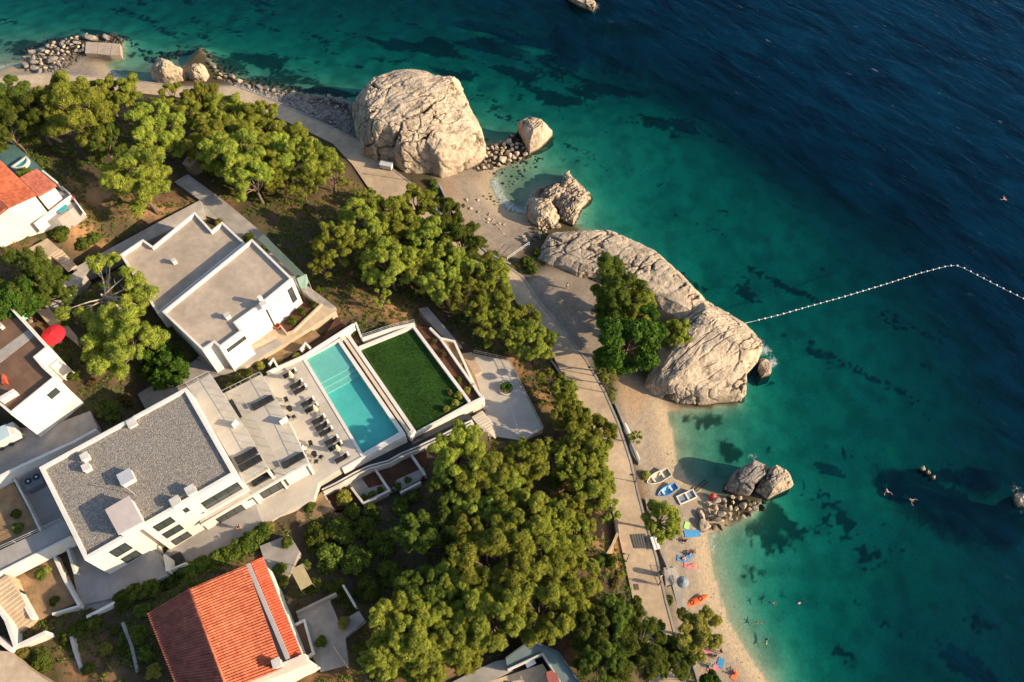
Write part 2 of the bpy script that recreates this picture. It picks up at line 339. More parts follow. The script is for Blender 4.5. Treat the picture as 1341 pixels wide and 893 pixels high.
SHORE = [(-60,112),(0,92),(28,84),(30,75),(60,60),(100,52),(140,48),(160,52),(159,74),(138,84),(150,106),(200,112),(205,90),(240,88),(262,62),(285,95),(330,112),(380,120),(440,130),(462,138),
 (490,132),(560,135),(600,155),(626,190),(690,186),(690,205),(650,222),(640,240),(650,262),(662,275),(690,282),(700,250),(735,236),(765,262),(745,292),(800,322),(850,352),(892,380),(912,408),(955,445),(975,470),(965,500),(968,528),(900,536),(874,538),(880,570),
 (886,600),(900,628),(925,645),(940,655),(970,640),(1000,650),(985,672),(950,690),(928,700),(932,740),(942,780),(955,815),(975,850),(1004,893),(1030,940),(1060,1010)]
DEPTH = [(890,560,.8),(905,590,1),(910,620,1.1),(960,560,2.2),(1000,540,3.6),(1050,600,4.4),(1100,620,5.5),(1150,520,5.6),(1100,400,5.6),(1040,450,5),(1050,330,5.8),(1000,250,6),(950,200,6),(900,150,5.8),(850,110,5.8),(800,100,7),(780,230,3),(800,170,3.8),(850,250,5),
 (830,295,3.2),(880,330,4.2),(940,380,6),(760,150,4),(720,120,5),(700,60,7),(600,40,7),(640,100,4.5),(450,60,5),(400,70,4),(300,40,4.5),(200,20,4.5),(100,10,5),(50,30,3),(0,20,3),(0,60,1.5),(420,105,2.2),(300,70,2.5),(170,75,1.2),(150,95,.5),(180,100,.6),(80,35,2.5),
 (900,20,19),(950,100,11),(1000,50,25),(1100,100,26),(1250,150,28),(1341,0,30),(1100,200,12),(1180,300,8.5),(1240,260,13),(1300,300,18),(1341,450,14),(1250,450,7.5),(1300,550,9),(1200,560,6.2),(1250,700,6.5),(1341,580,12),(1341,750,8.5),(1250,800,7),(1150,700,5.5),
 (1100,800,5.5),(1200,850,8),(1341,893,10),(1050,800,3.8),(1010,760,2.4),(980,800,1.2),(1020,880,1),(1060,870,3),(960,720,1.2),(690,225,.7),(715,215,1.5),(740,210,2.6),(665,240,.5),(690,245,.9),(1020,690,2.6),(800,20,12),(700,-40,12),(400,-60,10),(0,-60,8),(1100,-80,32),(1500,300,26),(1500,700,14),(1400,1000,12),(1050,950,2)]
WEED = [(560,25,55,18,1),(640,15,60,20,1),(500,50,40,12,.7),(750,95,70,18,.9),(820,75,70,16,1),(770,20,60,18,1),(690,60,60,16,.8),(120,25,60,12,.8),(330,60,50,14,.8),(250,45,40,10,.7),(600,70,50,14,.7),(230,20,60,12,.6),
 (1200,608,26,10,1.6),(1230,618,34,13,1.6),(1262,640,44,18,1.6),(1300,658,46,22,1.6),(1341,668,46,22,1.6),(1341,600,22,14,1.2),(1240,600,40,8,1.3),(1020,700,40,30,1),(1010,665,26,22,1),(990,690,30,25,.9),(1060,740,40,30,.4),(960,590,22,20,1),(935,545,28,12,.9),(1020,580,25,25,.7),(1000,740,30,18,.6),(1190,820,60,40,.4),(660,190,20,12,.8),(420,115,50,10,1),(350,95,60,14,.9),(290,80,40,16,1),(130,45,60,14,1),(30,60,30,16,.8),(680,250,10,6,.2),(1300,850,60,40,.5),(900,130,60,20,.5),(980,320,60,30,.3)]
REEF = [(1195,612,30,16,5.6,2.2),(1222,627,36,18,5.0,-.1),(1260,648,46,24,5,1),(1300,664,44,26,4.6,.6),(1345,664,40,26,3.6,.3),(1330,600,26,18,7,3),(770,12,50,9,2,1),(820,40,60,8,3.0,2)]

PLAT = [  # name, corners, height, depth of the slab, material
 ('pool_terrace',[(338,497),(363,484),(398,470),(476,598),(446,613.5),(417,632),(411,653),(364,676),(345,690),(333,655),(300,640)],11.5,4,deckm),
 ('front_patio',[(333,655),(345,690),(300,718),(221,755),(205,735),(300,640)],11.5,4,patiom),  # darker concrete carries the shade lying on this patio in its colour
 ('entrance_patio',[(88,713),(120,716),(205,722),(220,753),(166,779),(104,793)],14.0,4,patiom),
 ('entrance_walkway',[(-30,735),(84,681),(93,700),(-30,763)],17.0,.5,patiom),
 ('service_court',[(14,619),(56,598),(100,700),(62,707)],15.8,3,patiom),
 ('side_court',[(-30,655),(14,625),(56,702),(-30,735)],16.0,3,tansoil),
 ('alley_paving',[(-30,560),(60,560),(118,538),(128,560),(-30,640)],15.4,3,concrete),
 ('villa_walkway',[(413,394),(440,407),(374,450),(322,481),(283,486),(258,468),(300,448),(345,425)],11.9,3,asph),
 ('alley_steps_paving',[(180,516),(258,470),(285,484),(320,480),(276,494),(240,514),(190,535)],12.0,3,concrete),
 ('sea_patio',[(620,463),(666,472),(711,562),(685,577),(648,571),(632,535),(618,490)],6.5,5,deckm),
 ('neighbour_patio',[(340,715),(378,700),(392,722),(372,770),(352,752)],12.2,2,concrete),
 ('garden_path_paving',[(388,800),(430,782),(444,815),(470,800),(478,812),(452,835),(456,870),(420,880),(398,840)],12.3,2,concrete),
 ('lane',[(-30,850),(10,853),(45,880),(75,900),(70,960),(-30,960)],17.4,2,asph),
 ('upper_path',[(228,238),(246,228),(300,268),(350,310),(400,372),(440,402),(428,408),(380,372),(330,325),(290,290),(268,282),(262,262)],[11.0,11,10.9,10.8,10.8,11.2,11.4,10.9,10.8,10.8,10.9,10.9],2,concrete),
 ('paved_bank',[(262,262),(268,282),(240,292),(200,312),(165,330),(120,352),(100,362),(95,352),(150,322),(205,292)],[11.5,11.4,11.9,12.6,13.2,14.2,14.6,14.8,13.6,12.6],2,concrete),
 ('side_path',[(104,352),(112,360),(90,390),(60,402),(48,395),(78,370)],[15,15,16,16.8,17,16.2],2,concrete),
 ('stone_paving',[(46,405),(64,404),(88,425),(100,440),(103,452),(88,440),(70,432)],16.9,2,asph),
 ('pool_path',[(548,404),(560,402),(590,437),(606,455),(594,455),(560,420)],[8.4,8.2,7.3,6.7,6.9,8],2,concrete),
 ('ramp_to_sea',[(618,546),(632,538),(655,566),(648,574)],[8.5,8.5,6.6,6.6],3,deckm),
 ('house_lane',[(592,893),(610,884),(648,866),(668,862),(672,878),(640,893),(600,940),(560,940)],9.3,2,concrete),
 ('hill_path',[(745,650),(792,622),(797,632),(760,662)],[5,3.4,3.4,5],1,concrete),
]
PLAZA = [(672,372),(716,350),(742,353),(790,368),(815,400),(815,450),(785,482),(752,470),(724,440)]
PROM = [((-40,118),(-40,104),1.1),((60,112),(60,96),1.2),((150,118),(150,102),1.4),((240,128),(242,114),1.6),((300,126),(310,113),2.0),((345,146),(356,130),2.3),((395,168),(405,153),2.4),((436,188),(446,172),2.4),((462,216),(478,188),2.4),((482,245),(515,222),2.5),((505,276),(545,245),2.6),
 ((560,305),(585,288),2.7),((615,345),(632,325),2.75),((668,384),(684,362),2.8),((690,415),(706,395),2.8),((716,448),(738,432),2.8),((737,492),(768,472),2.85),((757,520),(792,513),2.85),((772,560),(809,552),2.85),((784,610),(826,603),2.8),((796,650),(837,650),2.75),((808,690),(847,688),2.7),((818,735),(860,730),2.7),((830,790),(872,786),2.7),((840,835),(884,830),2.7),((850,893),(896,888),2.7),((862,960),(908,955),2.7)]

def rbf(data, zs=None):
    P = np.array([W2((a, b), max(z, 0) if zs is None else 0) for a, b, z in data]); v = np.array([d[2] for d in data]); n = len(P)
    D = np.sqrt(((P[:, None]-P[None])**2).sum(2)); A = np.zeros((n+3, n+3)); A[:n, :n] = D-np.eye(n)*1.5*0; A[:n, n] = 1; A[:n, n+1:] = P; A[n, :n] = 1; A[n+1:, :n] = P.T
    A[:n, :n] -= np.eye(n)*2.0
    s = np.linalg.solve(A, np.concatenate([v, np.zeros(3)]))
    def f(x, y):
        r = s[n]+s[n+1]*x+s[n+2]*y
        for k in range(n): r = r+s[k]*np.sqrt((x-P[k, 0])**2+(y-P[k, 1])**2)
        return r
    return f
land_f = rbf(LAND); depth_f = rbf(DEPTH, 0)
SH = [W2(p, 0) for p in SHORE]
SHX = [(-700, 200)]+[(-300, SH[0][1]+6)]+SH+[(60, -60), (90, -250), (100, -700)]
LANDPOLY = SHX+[(-700, -700)]
PLW = []
for nm, px, z, dn, m in PLAT:
    zt = z if isinstance(z, list) else [z]*len(px); PLW.append(([W2(p, q) for p, q in zip(px, zt)], zt))
PRW = [(W(*a, z), W(*b, z), z) for a, b, z in PROM]
EXTRA_CARVE = [([(474,455),(541,427),(634,522),(634,534),(541,568),(478,598),(398,470),(447,440)], 7.6), ([(417,632),(480,598),(560,556),(620,540),(640,560),(560,625),(520,650),(476,662),(437,670)], 8.4)]

def height(x, y, carve=True):
    """ground height; sea bed below 0"""
    x = np.asarray(x, float); y = np.asarray(y, float); shp = x.shape; x = x.ravel(); y = y.ravel()
    ins = inpoly(x, y, LANDPOLY); d = segdist(x, y, SHX)
    p3 = np.stack([x, y, x*0], 1)
    zl = np.clip(land_f(x, y), .25, 60); far = np.clip((-x-95)/60, 0, 1); zl = zl*(1-far)+np.clip(zl, 4, 30)*far
    zl = zl*(1-np.exp(-d/2.2))+.02+fbm(p3*.22, 4, 3)*.28*np.clip((zl-2.2)/2, 0, 1)
    pz = [W2(p, 2.9) for p in PLAZA]; mpz = inpoly(x, y, pz); dpz = segdist(x, y, pz, True); kz = np.clip(np.where(mpz, .5+dpz/2, .5-dpz/2), 0, 1); zl = zl*(1-kz)+2.86*kz
    dp = np.clip(depth_f(x, y), .35, 40); dp = dp*(1-np.exp(-d/2.6))
    dp = dp+fbm(p3*.3, 4, 9)*.22*np.clip(d/4, 0, 1)*np.clip(dp/2, .2, 1)
    for a, b, rx, ry, lo, top in REEF:
        c = W(a, b, 0); e = W(a+rx, b, 0)-c; g = abs((W(a, b-ry, 0)-c).y)
        q = ((x-c.x)/e.x)**2+((y-c.y)/g)**2; n = fbm(p3*.5, 3, 21); k = np.clip(1.35-np.sqrt(q)+n*.25, 0, 1); k = k*k*(3-2*k)
        dp = dp*(1-k)+np.minimum(dp, lo+n*.5+.15)*k
    z = np.where(ins, zl, -np.maximum(dp, -.4))
    if carve:
        def cut(poly, zz, gap, sl):
            nonlocal z
            xs = [p[0] for p in poly]; ys = [p[1] for p in poly]; k = np.where((x > min(xs)-6) & (x < max(xs)+6) & (y > min(ys)-6) & (y < max(ys)+6))[0]
            if len(k) == 0: return
            m = inpoly(x[k], y[k], poly); d = np.where(m, 0, segdist(x[k], y[k], poly, True)); lim = zz-gap+np.clip(d-.75, 0, None)*sl+np.where(d > 5.5, 99, 0)
            z[k] = np.minimum(z[k], lim)
        for poly, zt in PLW: cut(poly, min(zt), .35, 1.3)
        for px, zz in EXTRA_CARVE:
            m = inpoly(x, y, [W2(p, zz+2) for p in px]); z = np.where(m, zz-.3, z)
        for (a0, b0, z0), (a1, b1, z1) in zip(PRW, PRW[1:]): cut([(a0.x, a0.y), (b0.x, b0.y), (b1.x, b1.y), (a1.x, a1.y)], min(z0, z1), .15, .9)
    return z.reshape(shp)
far = [200, 290, 420, 650, 1000, 1600, 2600]
gx = np.concatenate([[-f for f in far[::-1]], [-160, -145, -135], np.arange(-128, 126.1, .55), [140, 160], far])
gy = np.concatenate([[-f for f in far[::-1]], [-100, -60, -35, -22], np.arange(-14, 172.1, .55), [180, 190], far])
GX, GY = np.meshgrid(gx, gy); GZ = height(GX, GY); GR = height(GX, GY, False)
nx, ny = len(gx), len(gy)
def lookup(G, x, y):
    i = min(max(int(np.searchsorted(gx, x))-1, 0), nx-2); j = min(max(int(np.searchsorted(gy, y))-1, 0), ny-2); u = (x-gx[i])/(gx[i+1]-gx[i]); v = (y-gy[j])/(gy[j+1]-gy[j])
    return float((G[j, i]*(1-u)+G[j, i+1]*u)*(1-v)+(G[j+1, i]*(1-u)+G[j+1, i+1]*u)*v)
def gz(x, y): return lookup(GZ, x, y)
def on_ground(px, py, up=0.0):
    """ground point below the thing whose middle, 'up' metres above ground, shows at this pixel"""
    z = 5.0
    for _ in range(25): p = W(px, py, z+up); z = z*.4+.6*lookup(GR, p.x, p.y)
    p = W(px, py, z+up); best = Vector((p.x, p.y, gz(p.x, p.y)))
    for poly, zs in SURF:   # paving and planters lie above the bare ground
        q = W(px, py, zs+up)
        if zs > best.z and inpoly(np.array([q.x]), np.array([q.y]), poly)[0]: best = Vector((q.x, q.y, zs))
    return best
I = np.arange(nx*ny).reshape(ny, nx); Q = np.stack([I[:-1, :-1], I[:-1, 1:], I[1:, 1:], I[1:, :-1]], 2).reshape(-1, 4)
X, Y, Z = GX.ravel(), GY.ravel(), GZ.ravel()
p3 = np.stack([X, Y, X*0], 1)
def zone(px, z): return inpoly(X, Y, [W2(p, z) for p in px])
def soft(px, z, w):
    poly = [W2(p, z) for p in px]; m = inpoly(X, Y, poly); d = segdist(X, Y, poly, True); return np.clip(np.where(m, .5+d/w, .5-d/w), 0, 1)
nA = fbm(p3*.12, 4, 31); nB = fbm(p3*.5, 3, 33); nC = fbm(p3*1.6, 2, 35)
C = np.zeros((len(X), 3)); C[:] = (.07, .052, .033)
def paint(c, w): C[:] = C*(1-w[:, None])+np.array(c)*w[:, None]
paint((.15, .085, .042), np.clip(nA*1.6+.1+nC*.4, 0, 1)*.8)
paint((.055, .06, .022), np.clip(nB*1.5-.1, 0, 1)*.7)
for px, z in (([(130,265),(230,255),(252,262),(262,272),(215,285),(170,285)],13),([(85,235),(130,235),(140,262),(90,268)],16),([(75,280),(110,275),(125,300),(85,310)],17),([(640,440),(700,470),(730,540),(700,520),(660,470)],5),([(730,500),(770,560),(800,650),(770,640),(740,560)],4),([(470,385),(560,395),(600,440),(540,425),(450,420)],8),([(770,665),(810,680),(815,745),(780,745)],4),([(85,838),(140,835),(152,893),(95,893)],14.5),([(560,640),(600,640),(610,700),(570,710)],8)):
    paint((.30, .165, .08), soft(px, z, 2.5)*np.clip(.7+nB*.8, 0, 1))
paint((.29, .235, .18), soft(PLAZA, 2.9, 2.5)*np.clip(.9+nB*.25, 0, 1))
sandw = soft([(570,225),(640,205),(700,215),(700,310),(672,345),(640,340),(600,285),(575,250)], 1, 2)
sandw = np.maximum(sandw, soft([(812,500),(850,505),(880,530),(960,560),(935,640),(960,700),(1000,780),(1050,900),(1040,980),(890,980),(880,800),(858,730),(850,660),(826,590),(806,530)], 1, 2))
sandw = np.maximum(sandw, soft([(-60,80),(60,60),(160,85),(205,115),(150,124),(-60,124)], 1, 2))
paint((.255, .205, .155), sandw*(Z > -.1))
# damp sand at the water's edge and drier pebbles above
dsh = segdist(X, Y, SH)
paint((.34, .265, .175), sandw*np.clip(1.9-dsh/1.6, 0, 1)*(Z > -.1)); paint((.19, .155, .12), sandw*np.clip(nC*1.8, 0, .7)*np.clip(dsh/2-1.2, 0, 1))
paint((.30, .19, .11), soft([(575,228),(590,235),(610,290),(640,335),(620,330),(585,280)], 1.5, 3)*.7)
paint((.28, .19, .115), soft([(805,480),(840,500),(850,520),(830,545),(812,520)], 2, 2)*.9)
paint((.22, .19, .16), soft([(180,112),(300,105),(458,125),(470,195),(400,155),(330,122)], 2, 2)*.9)
sea = Z < .02
C[sea] = (.205, .222, .145)
paint((.13, .155, .10), sea*np.clip(nB*1.2+.2, 0, .8))
wd = np.zeros(len(X))
for a, b, rx, ry, s in WEED:
    c = W(a, b, 0); ex = W(a+rx, b, 0).x-c.x; ey = abs((W(a, b-ry, 0)-c).y); wd = np.maximum(wd, s*np.exp(-((X-c.x)/ex)**2-((Y-c.y)/ey)**2))
ang = math.radians(-28); pr = np.stack([(X*math.cos(ang)+Y*math.sin(ang))*.35, (-X*math.sin(ang)+Y*math.cos(ang))*1.1, X*0], 1)
streak = fbm(pr*.35, 4, 41); wd = np.clip((wd*1.6+streak*.75+nC*.35-.55)*2.2, 0, 1)+np.clip(streak*1.1+nC*.4-.7, 0, .4)*np.clip(-Z/4, 0, 1)
for a, b, rx, ry, lo, top in REEF:
    c = W(a, b, 0); ex = W(a+rx, b, 0).x-c.x; ey = abs((W(a, b-ry, 0)-c).y); wd = np.maximum(wd, np.clip(1.7-np.sqrt(((X-c.x)/ex)**2+((Y-c.y)/ey)**2)+nC*.2, 0, 1))
fade = np.clip(dsh/1.5, 0, 1)
weedv = np.clip(wd, 0, 1.2)*sea*fade
reefz = np.zeros(len(X), bool)
for a, b, rx, ry, lo, top in REEF[1:5]:
    c = W(a, b, 0); reefz |= ((X-c.x)/4)**2+((Y-c.y)/3)**2 < 1.2
paint((.16, .12, .085), reefz*(Z > -.6)*1.0)

def ground_material():
    m = bpy.data.materials.new('ground'); m.use_nodes = True; nt = m.node_tree; N, L = nt.nodes, nt.links; b = N['Principled BSDF']; b.inputs['Roughness'].default_value = .95; b.inputs['Specular IOR Level'].default_value = .1
    at = N.new('ShaderNodeAttribute'); at.attribute_name = 'soilcol'; g = N.new('ShaderNodeNewGeometry')
    n = N.new('ShaderNodeTexNoise'); n.inputs['Scale'].default_value = 2.2; n.inputs['Detail'].default_value = 6; n.inputs['Roughness'].default_value = .7; L.new(g.outputs['Position'], n.inputs['Vector'])
    mr = N.new('ShaderNodeMapRange'); mr.inputs['From Min'].default_value = .3; mr.inputs['From Max'].default_value = .7; mr.inputs['To Min'].default_value = .8; mr.inputs['To Max'].default_value = 1.18; L.new(n.outputs['Fac'], mr.inputs['Value'])
    v = N.new('ShaderNodeTexVoronoi'); v.inputs['Scale'].default_value = 5; L.new(g.outputs['Position'], v.inputs['Vector'])
    mu = N.new('ShaderNodeVectorMath'); mu.operation = 'SCALE'; L.new(at.outputs['Color'], mu.inputs[0]); L.new(mr.outputs[0], mu.inputs['Scale'])
    # sea bed: stones and patches of weed with crisp ragged edges
    wt = N.new('ShaderNodeAttribute'); wt.attribute_name = 'weed'; n2 = N.new('ShaderNodeTexNoise'); n2.inputs['Scale'].default_value = .9; n2.inputs['Detail'].default_value = 7; n2.inputs['Roughness'].default_value = .72; L.new(g.outputs['Position'], n2.inputs['Vector'])
    ma = N.new('ShaderNodeMath'); ma.operation = 'MULTIPLY_ADD'; ma.inputs[1].default_value = 1.25; L.new(n2.outputs['Fac'], ma.inputs[0]); L.new(wt.outputs['Fac'], ma.inputs[2])
    ss = N.new('ShaderNodeMapRange'); ss.interpolation_type = 'SMOOTHSTEP'; ss.inputs['From Min'].default_value = .82; ss.inputs['From Max'].default_value = 1.62; L.new(ma.outputs[0], ss.inputs['Value'])
    sz = N.new('ShaderNodeSeparateXYZ'); L.new(g.outputs['Position'], sz.inputs[0]); uw = N.new('ShaderNodeMath'); uw.operation = 'LESS_THAN'; uw.inputs[1].default_value = -.25; L.new(sz.outputs['Z'], uw.inputs[0]); um = N.new('ShaderNodeMath'); um.operation = 'MULTIPLY'; L.new(ss.outputs[0], um.inputs[0]); L.new(uw.outputs[0], um.inputs[1]); uq = N.new('ShaderNodeMath'); uq.operation = 'MULTIPLY'; uq.inputs[1].default_value = .93; L.new(um.outputs[0], uq.inputs[0])
    mw = N.new('ShaderNodeMix'); mw.data_type = 'RGBA'; mw.inputs['B'].default_value = (.022, .03, .018, 1); L.new(uq.outputs[0], mw.inputs['Factor']); L.new(mu.outputs[0], mw.inputs['A']); L.new(mw.outputs['Result'], b.inputs['Base Color'])
    bp = N.new('ShaderNodeBump'); bp.inputs['Strength'].default_value = .25; bp.inputs['Distance'].default_value = .1; ad = N.new('ShaderNodeMath'); ad.operation = 'ADD'
    L.new(n.outputs['Fac'], ad.inputs[0]); L.new(v.outputs['Distance'], ad.inputs[1]); L.new(ad.outputs[0], bp.inputs['Height']); L.new(bp.outputs[0], b.inputs['Normal']); return m
ground = np_mesh('ground', np.stack([X, Y, Z], 1), Q, ground_material(), True, {'weed': ('FLOAT', weedv), 'soilcol': ('FLOAT_COLOR', np.concatenate([np.clip(C, 0, 1), np.ones((len(X), 1))], 1))})
struct(ground)

# ---------------------------------------------------------------- the sea: one surface sheet that knows how deep the water is
FOAM = [(862,538,5,10,.8),(946,792,3,12,1),(1000,458,16,11,1.0),(1012,474,11,11,1.0),(996,448,10,8,.85),(700,138,8,5,.6),(712,195,10,4,.7),(740,228,9,6,.8),(762,250,6,8,.9),(755,290,14,5,.9),(985,597,14,7,.8),(1330,640,14,14,.7),(1345,670,18,10,.7),(775,8,14,8,1),(800,28,16,6,.6),(150,44,14,5,.7),(60,58,20,5,.4),(300,80,30,8,.3),(1225,632,8,4,.3),(640,190,8,6,.4),(940,640,10,6,.3),(868,560,3,14,.5)]
fo = np.zeros(len(X))
for a, b, rx, ry, s in FOAM:
    c = W(a, b, 0); ex = W(a+rx, b, 0).x-c.x; ey = abs((W(a, b-ry, 0)-c).y); fo = np.maximum(fo, s*np.exp(-((X-c.x)/ex)**2-((Y-c.y)/ey)**2))
lap = np.clip(fbm(p3*.12+40, 2, 71)*2.2+.2, 0, 1)*sandw
fo = np.maximum(fo, lap*np.exp(-((Z+.1)/.16)**2)*.95)
keep = (GZ < .4)
kq = (keep[:-1, :-1] | keep[:-1, 1:] | keep[1:, 1:] | keep[1:, :-1]).ravel()
def sea_material():
    m = bpy.data.materials.new('sea_water'); m.use_nodes = True; nt = m.node_tree; N, L = nt.nodes, nt.links; N.remove(N['Principled BSDF'])
    at = N.new('ShaderNodeAttribute'); at.attribute_name = 'depth'; ft = N.new('ShaderNodeAttribute'); ft.attribute_name = 'foam'; g = N.new('ShaderNodeNewGeometry')
    def math_(op, a, b=None, cl=False):
        n = N.new('ShaderNodeMath'); n.operation = op; n.use_clamp = cl
        for i, v in enumerate((a, b)):
            if v is None: continue
            if isinstance(v, (int, float)): n.inputs[i].default_value = v
            else: L.new(v, n.inputs[i])
        return n.outputs[0]
    cc = N.new('ShaderNodeCombineColor')
    for i, k in enumerate((.50, .080, .068)): L.new(math_('EXPONENT', math_('MULTIPLY', at.outputs['Fac'], -k)), cc.inputs[i])
    tr = N.new('ShaderNodeBsdfTransparent'); L.new(cc.outputs[0], tr.inputs[0])
    df = N.new('ShaderNodeBsdfDiffuse')
    mp0 = N.new('ShaderNodeMapping'); mp0.vector_type = 'TEXTURE'; mp0.inputs['Rotation'].default_value = (0, 0, math.radians(-47)); mp0.inputs['Scale'].default_value = (9, 3, 1); L.new(g.outputs['Position'], mp0.inputs['Vector'])
    n0 = N.new('ShaderNodeTexNoise'); n0.inputs['Scale'].default_value = .8; n0.inputs['Detail'].default_value = 7; n0.inputs['Roughness'].default_value = .68; n0.inputs['Distortion'].default_value = .5; L.new(mp0.outputs[0], n0.inputs['Vector'])
    rb = N.new('ShaderNodeValToRGB'); rb.color_ramp.elements[0].position = .38; rb.color_ramp.elements[1].position = .72; rb.color_ramp.elements[0].color = (.0003, .007, .016, 1); rb.color_ramp.elements[1].color = (.001, .030, .065, 1); L.new(n0.outputs['Fac'], rb.inputs[0]); L.new(rb.outputs[0], df.inputs[0])  # wind streaks: sky sheen of rougher patches put into the body colour
    body = math_('SUBTRACT', 1.0, math_('EXPONENT', math_('MULTIPLY', at.outputs['Fac'], -.055)), True)
    m1 = N.new('ShaderNodeMixShader'); L.new(body, m1.inputs[0]); L.new(tr.outputs[0], m1.inputs[1]); L.new(df.outputs[0], m1.inputs[2])
    # wind ripples: long crests running from upper left to lower right, plus small chop
    mp = N.new('ShaderNodeMapping'); mp.vector_type = 'TEXTURE'; mp.inputs['Rotation'].default_value = (0, 0, math.radians(-47)); mp.inputs['Scale'].default_value = (3.6, 1.25, 1); L.new(g.outputs['Position'], mp.inputs['Vector'])
    n1 = N.new('ShaderNodeTexNoise'); n1.inputs['Scale'].default_value = .55; n1.inputs['Detail'].default_value = 5; n1.inputs['Roughness'].default_value = .55; n1.inputs['Distortion'].default_value = .6; L.new(mp.outputs[0], n1.inputs['Vector'])
    mp2 = N.new('ShaderNodeMapping'); mp2.vector_type = 'TEXTURE'; mp2.inputs['Rotation'].default_value = (0, 0, math.radians(-30)); mp2.inputs['Scale'].default_value = (1.9, .75, 1); L.new(g.outputs['Position'], mp2.inputs['Vector'])
    n2 = N.new('ShaderNodeTexNoise'); n2.inputs['Scale'].default_value = 1.5; n2.inputs['Detail'].default_value = 4; L.new(mp2.outputs[0], n2.inputs['Vector'])
    hh = math_('ADD', math_('MULTIPLY', n1.outputs['Fac'], 1.5), math_('MULTIPLY', n2.outputs['Fac'], .35))
    calm = math_('ADD', .3, math_('MULTIPLY', at.outputs['Fac'], .05), True)
    bp = N.new('ShaderNodeBump'); bp.inputs['Distance'].default_value = .18; L.new(calm, bp.inputs['Strength']); L.new(hh, bp.inputs['Height'])
    gl = N.new('ShaderNodeBsdfGlossy'); gl.inputs['Roughness'].default_value = .1; gl.inputs[0].default_value = (.3, .52, .75, 1); L.new(bp.outputs[0], gl.inputs['Normal'])
    fr = schlick(nt, bp.outputs[0])
    m2 = N.new('ShaderNodeMixShader'); L.new(fr, m2.inputs[0]); L.new(m1.outputs[0], m2.inputs[1]); L.new(gl.outputs[0], m2.inputs[2])
    # foam: broken white water around rocks and at the lapping edge
    n3 = N.new('ShaderNodeTexNoise'); n3.inputs['Scale'].default_value = 2.6; n3.inputs['Detail'].default_value = 6; n3.inputs['Roughness'].default_value = .75; L.new(g.outputs['Position'], n3.inputs['Vector'])
    ff = math_('MULTIPLY', math_('SUBTRACT', math_('ADD', math_('MULTIPLY', ft.outputs['Fac'], .56), n3.outputs['Fac']), .86), 3.2, True)
    # scattered whitecaps on the open water
    n4 = N.new('ShaderNodeTexNoise'); n4.inputs['Scale'].default_value = .9; n4.inputs['Detail'].default_value = 3; n4.inputs['Roughness'].default_value = .6; L.new(mp.outputs[0], n4.inputs['Vector'])
    wc = math_('MULTIPLY', math_('MULTIPLY', math_('SUBTRACT', n4.outputs['Fac'], .68), 5.0, True), math_('MULTIPLY', math_('SUBTRACT', at.outputs['Fac'], 6.0), .05, True), True)
    fo_ = N.new('ShaderNodeBsdfDiffuse'); fo_.inputs[0].default_value = (.62, .66, .64, 1)
    m3 = N.new('ShaderNodeMixShader'); L.new(math_('MAXIMUM', math_('MULTIPLY', ff, .8), math_('MULTIPLY', wc, .25)), m3.inputs[0]); L.new(m2.outputs[0], m3.inputs[1]); L.new(fo_.outputs[0], m3.inputs[2])
    L.new(m3.outputs[0], N['Material Output'].inputs[0]); return m
sea_o = np_mesh('sea', np.stack([X, Y, X*0], 1), Q[kq], sea_material(), True, {'depth': ('FLOAT', np.clip(-GZ.ravel(), 0, 60)), 'foam': ('FLOAT', fo)})
struct(sea_o)

# ---------------------------------------------------------------- paved platforms and the promenade
for nm, px, z, dn, m in PLAT: slab(nm, px, z, dn, m)
pm = MB(); sub = []
for (a0, b0, z0), (a1, b1, z1) in zip(PRW, PRW[1:]):
    for k in range(4): t = k/4; sub.append((a0.lerp(a1, t), b0.lerp(b1, t)))
sub.append((PRW[-1][0], PRW[-1][1]))
pm.grid([[a-Vector((0, 0, 1.2)), a+Vector((0, 0, .0)), b+Vector((0, 0, .0)), b-Vector((0, 0, 1.2))] for a, b in sub]); struct(pm.build('promenade', asph))
for (a0, b0, z0), (a1, b1, z1) in zip(PRW, PRW[1:]): SURF.append(([(a0.x, a0.y), (b0.x, b0.y), (b1.x, b1.y), (a1.x, a1.y)], (z0+z1)/2))
kb = MB(); strip(kb, [(b.x, b.y) for a, b in sub], .3, [b.z-1 for a, b in sub], [b.z+.06 for a, b in sub]); struct(kb.build('promenade_kerb', concrete))
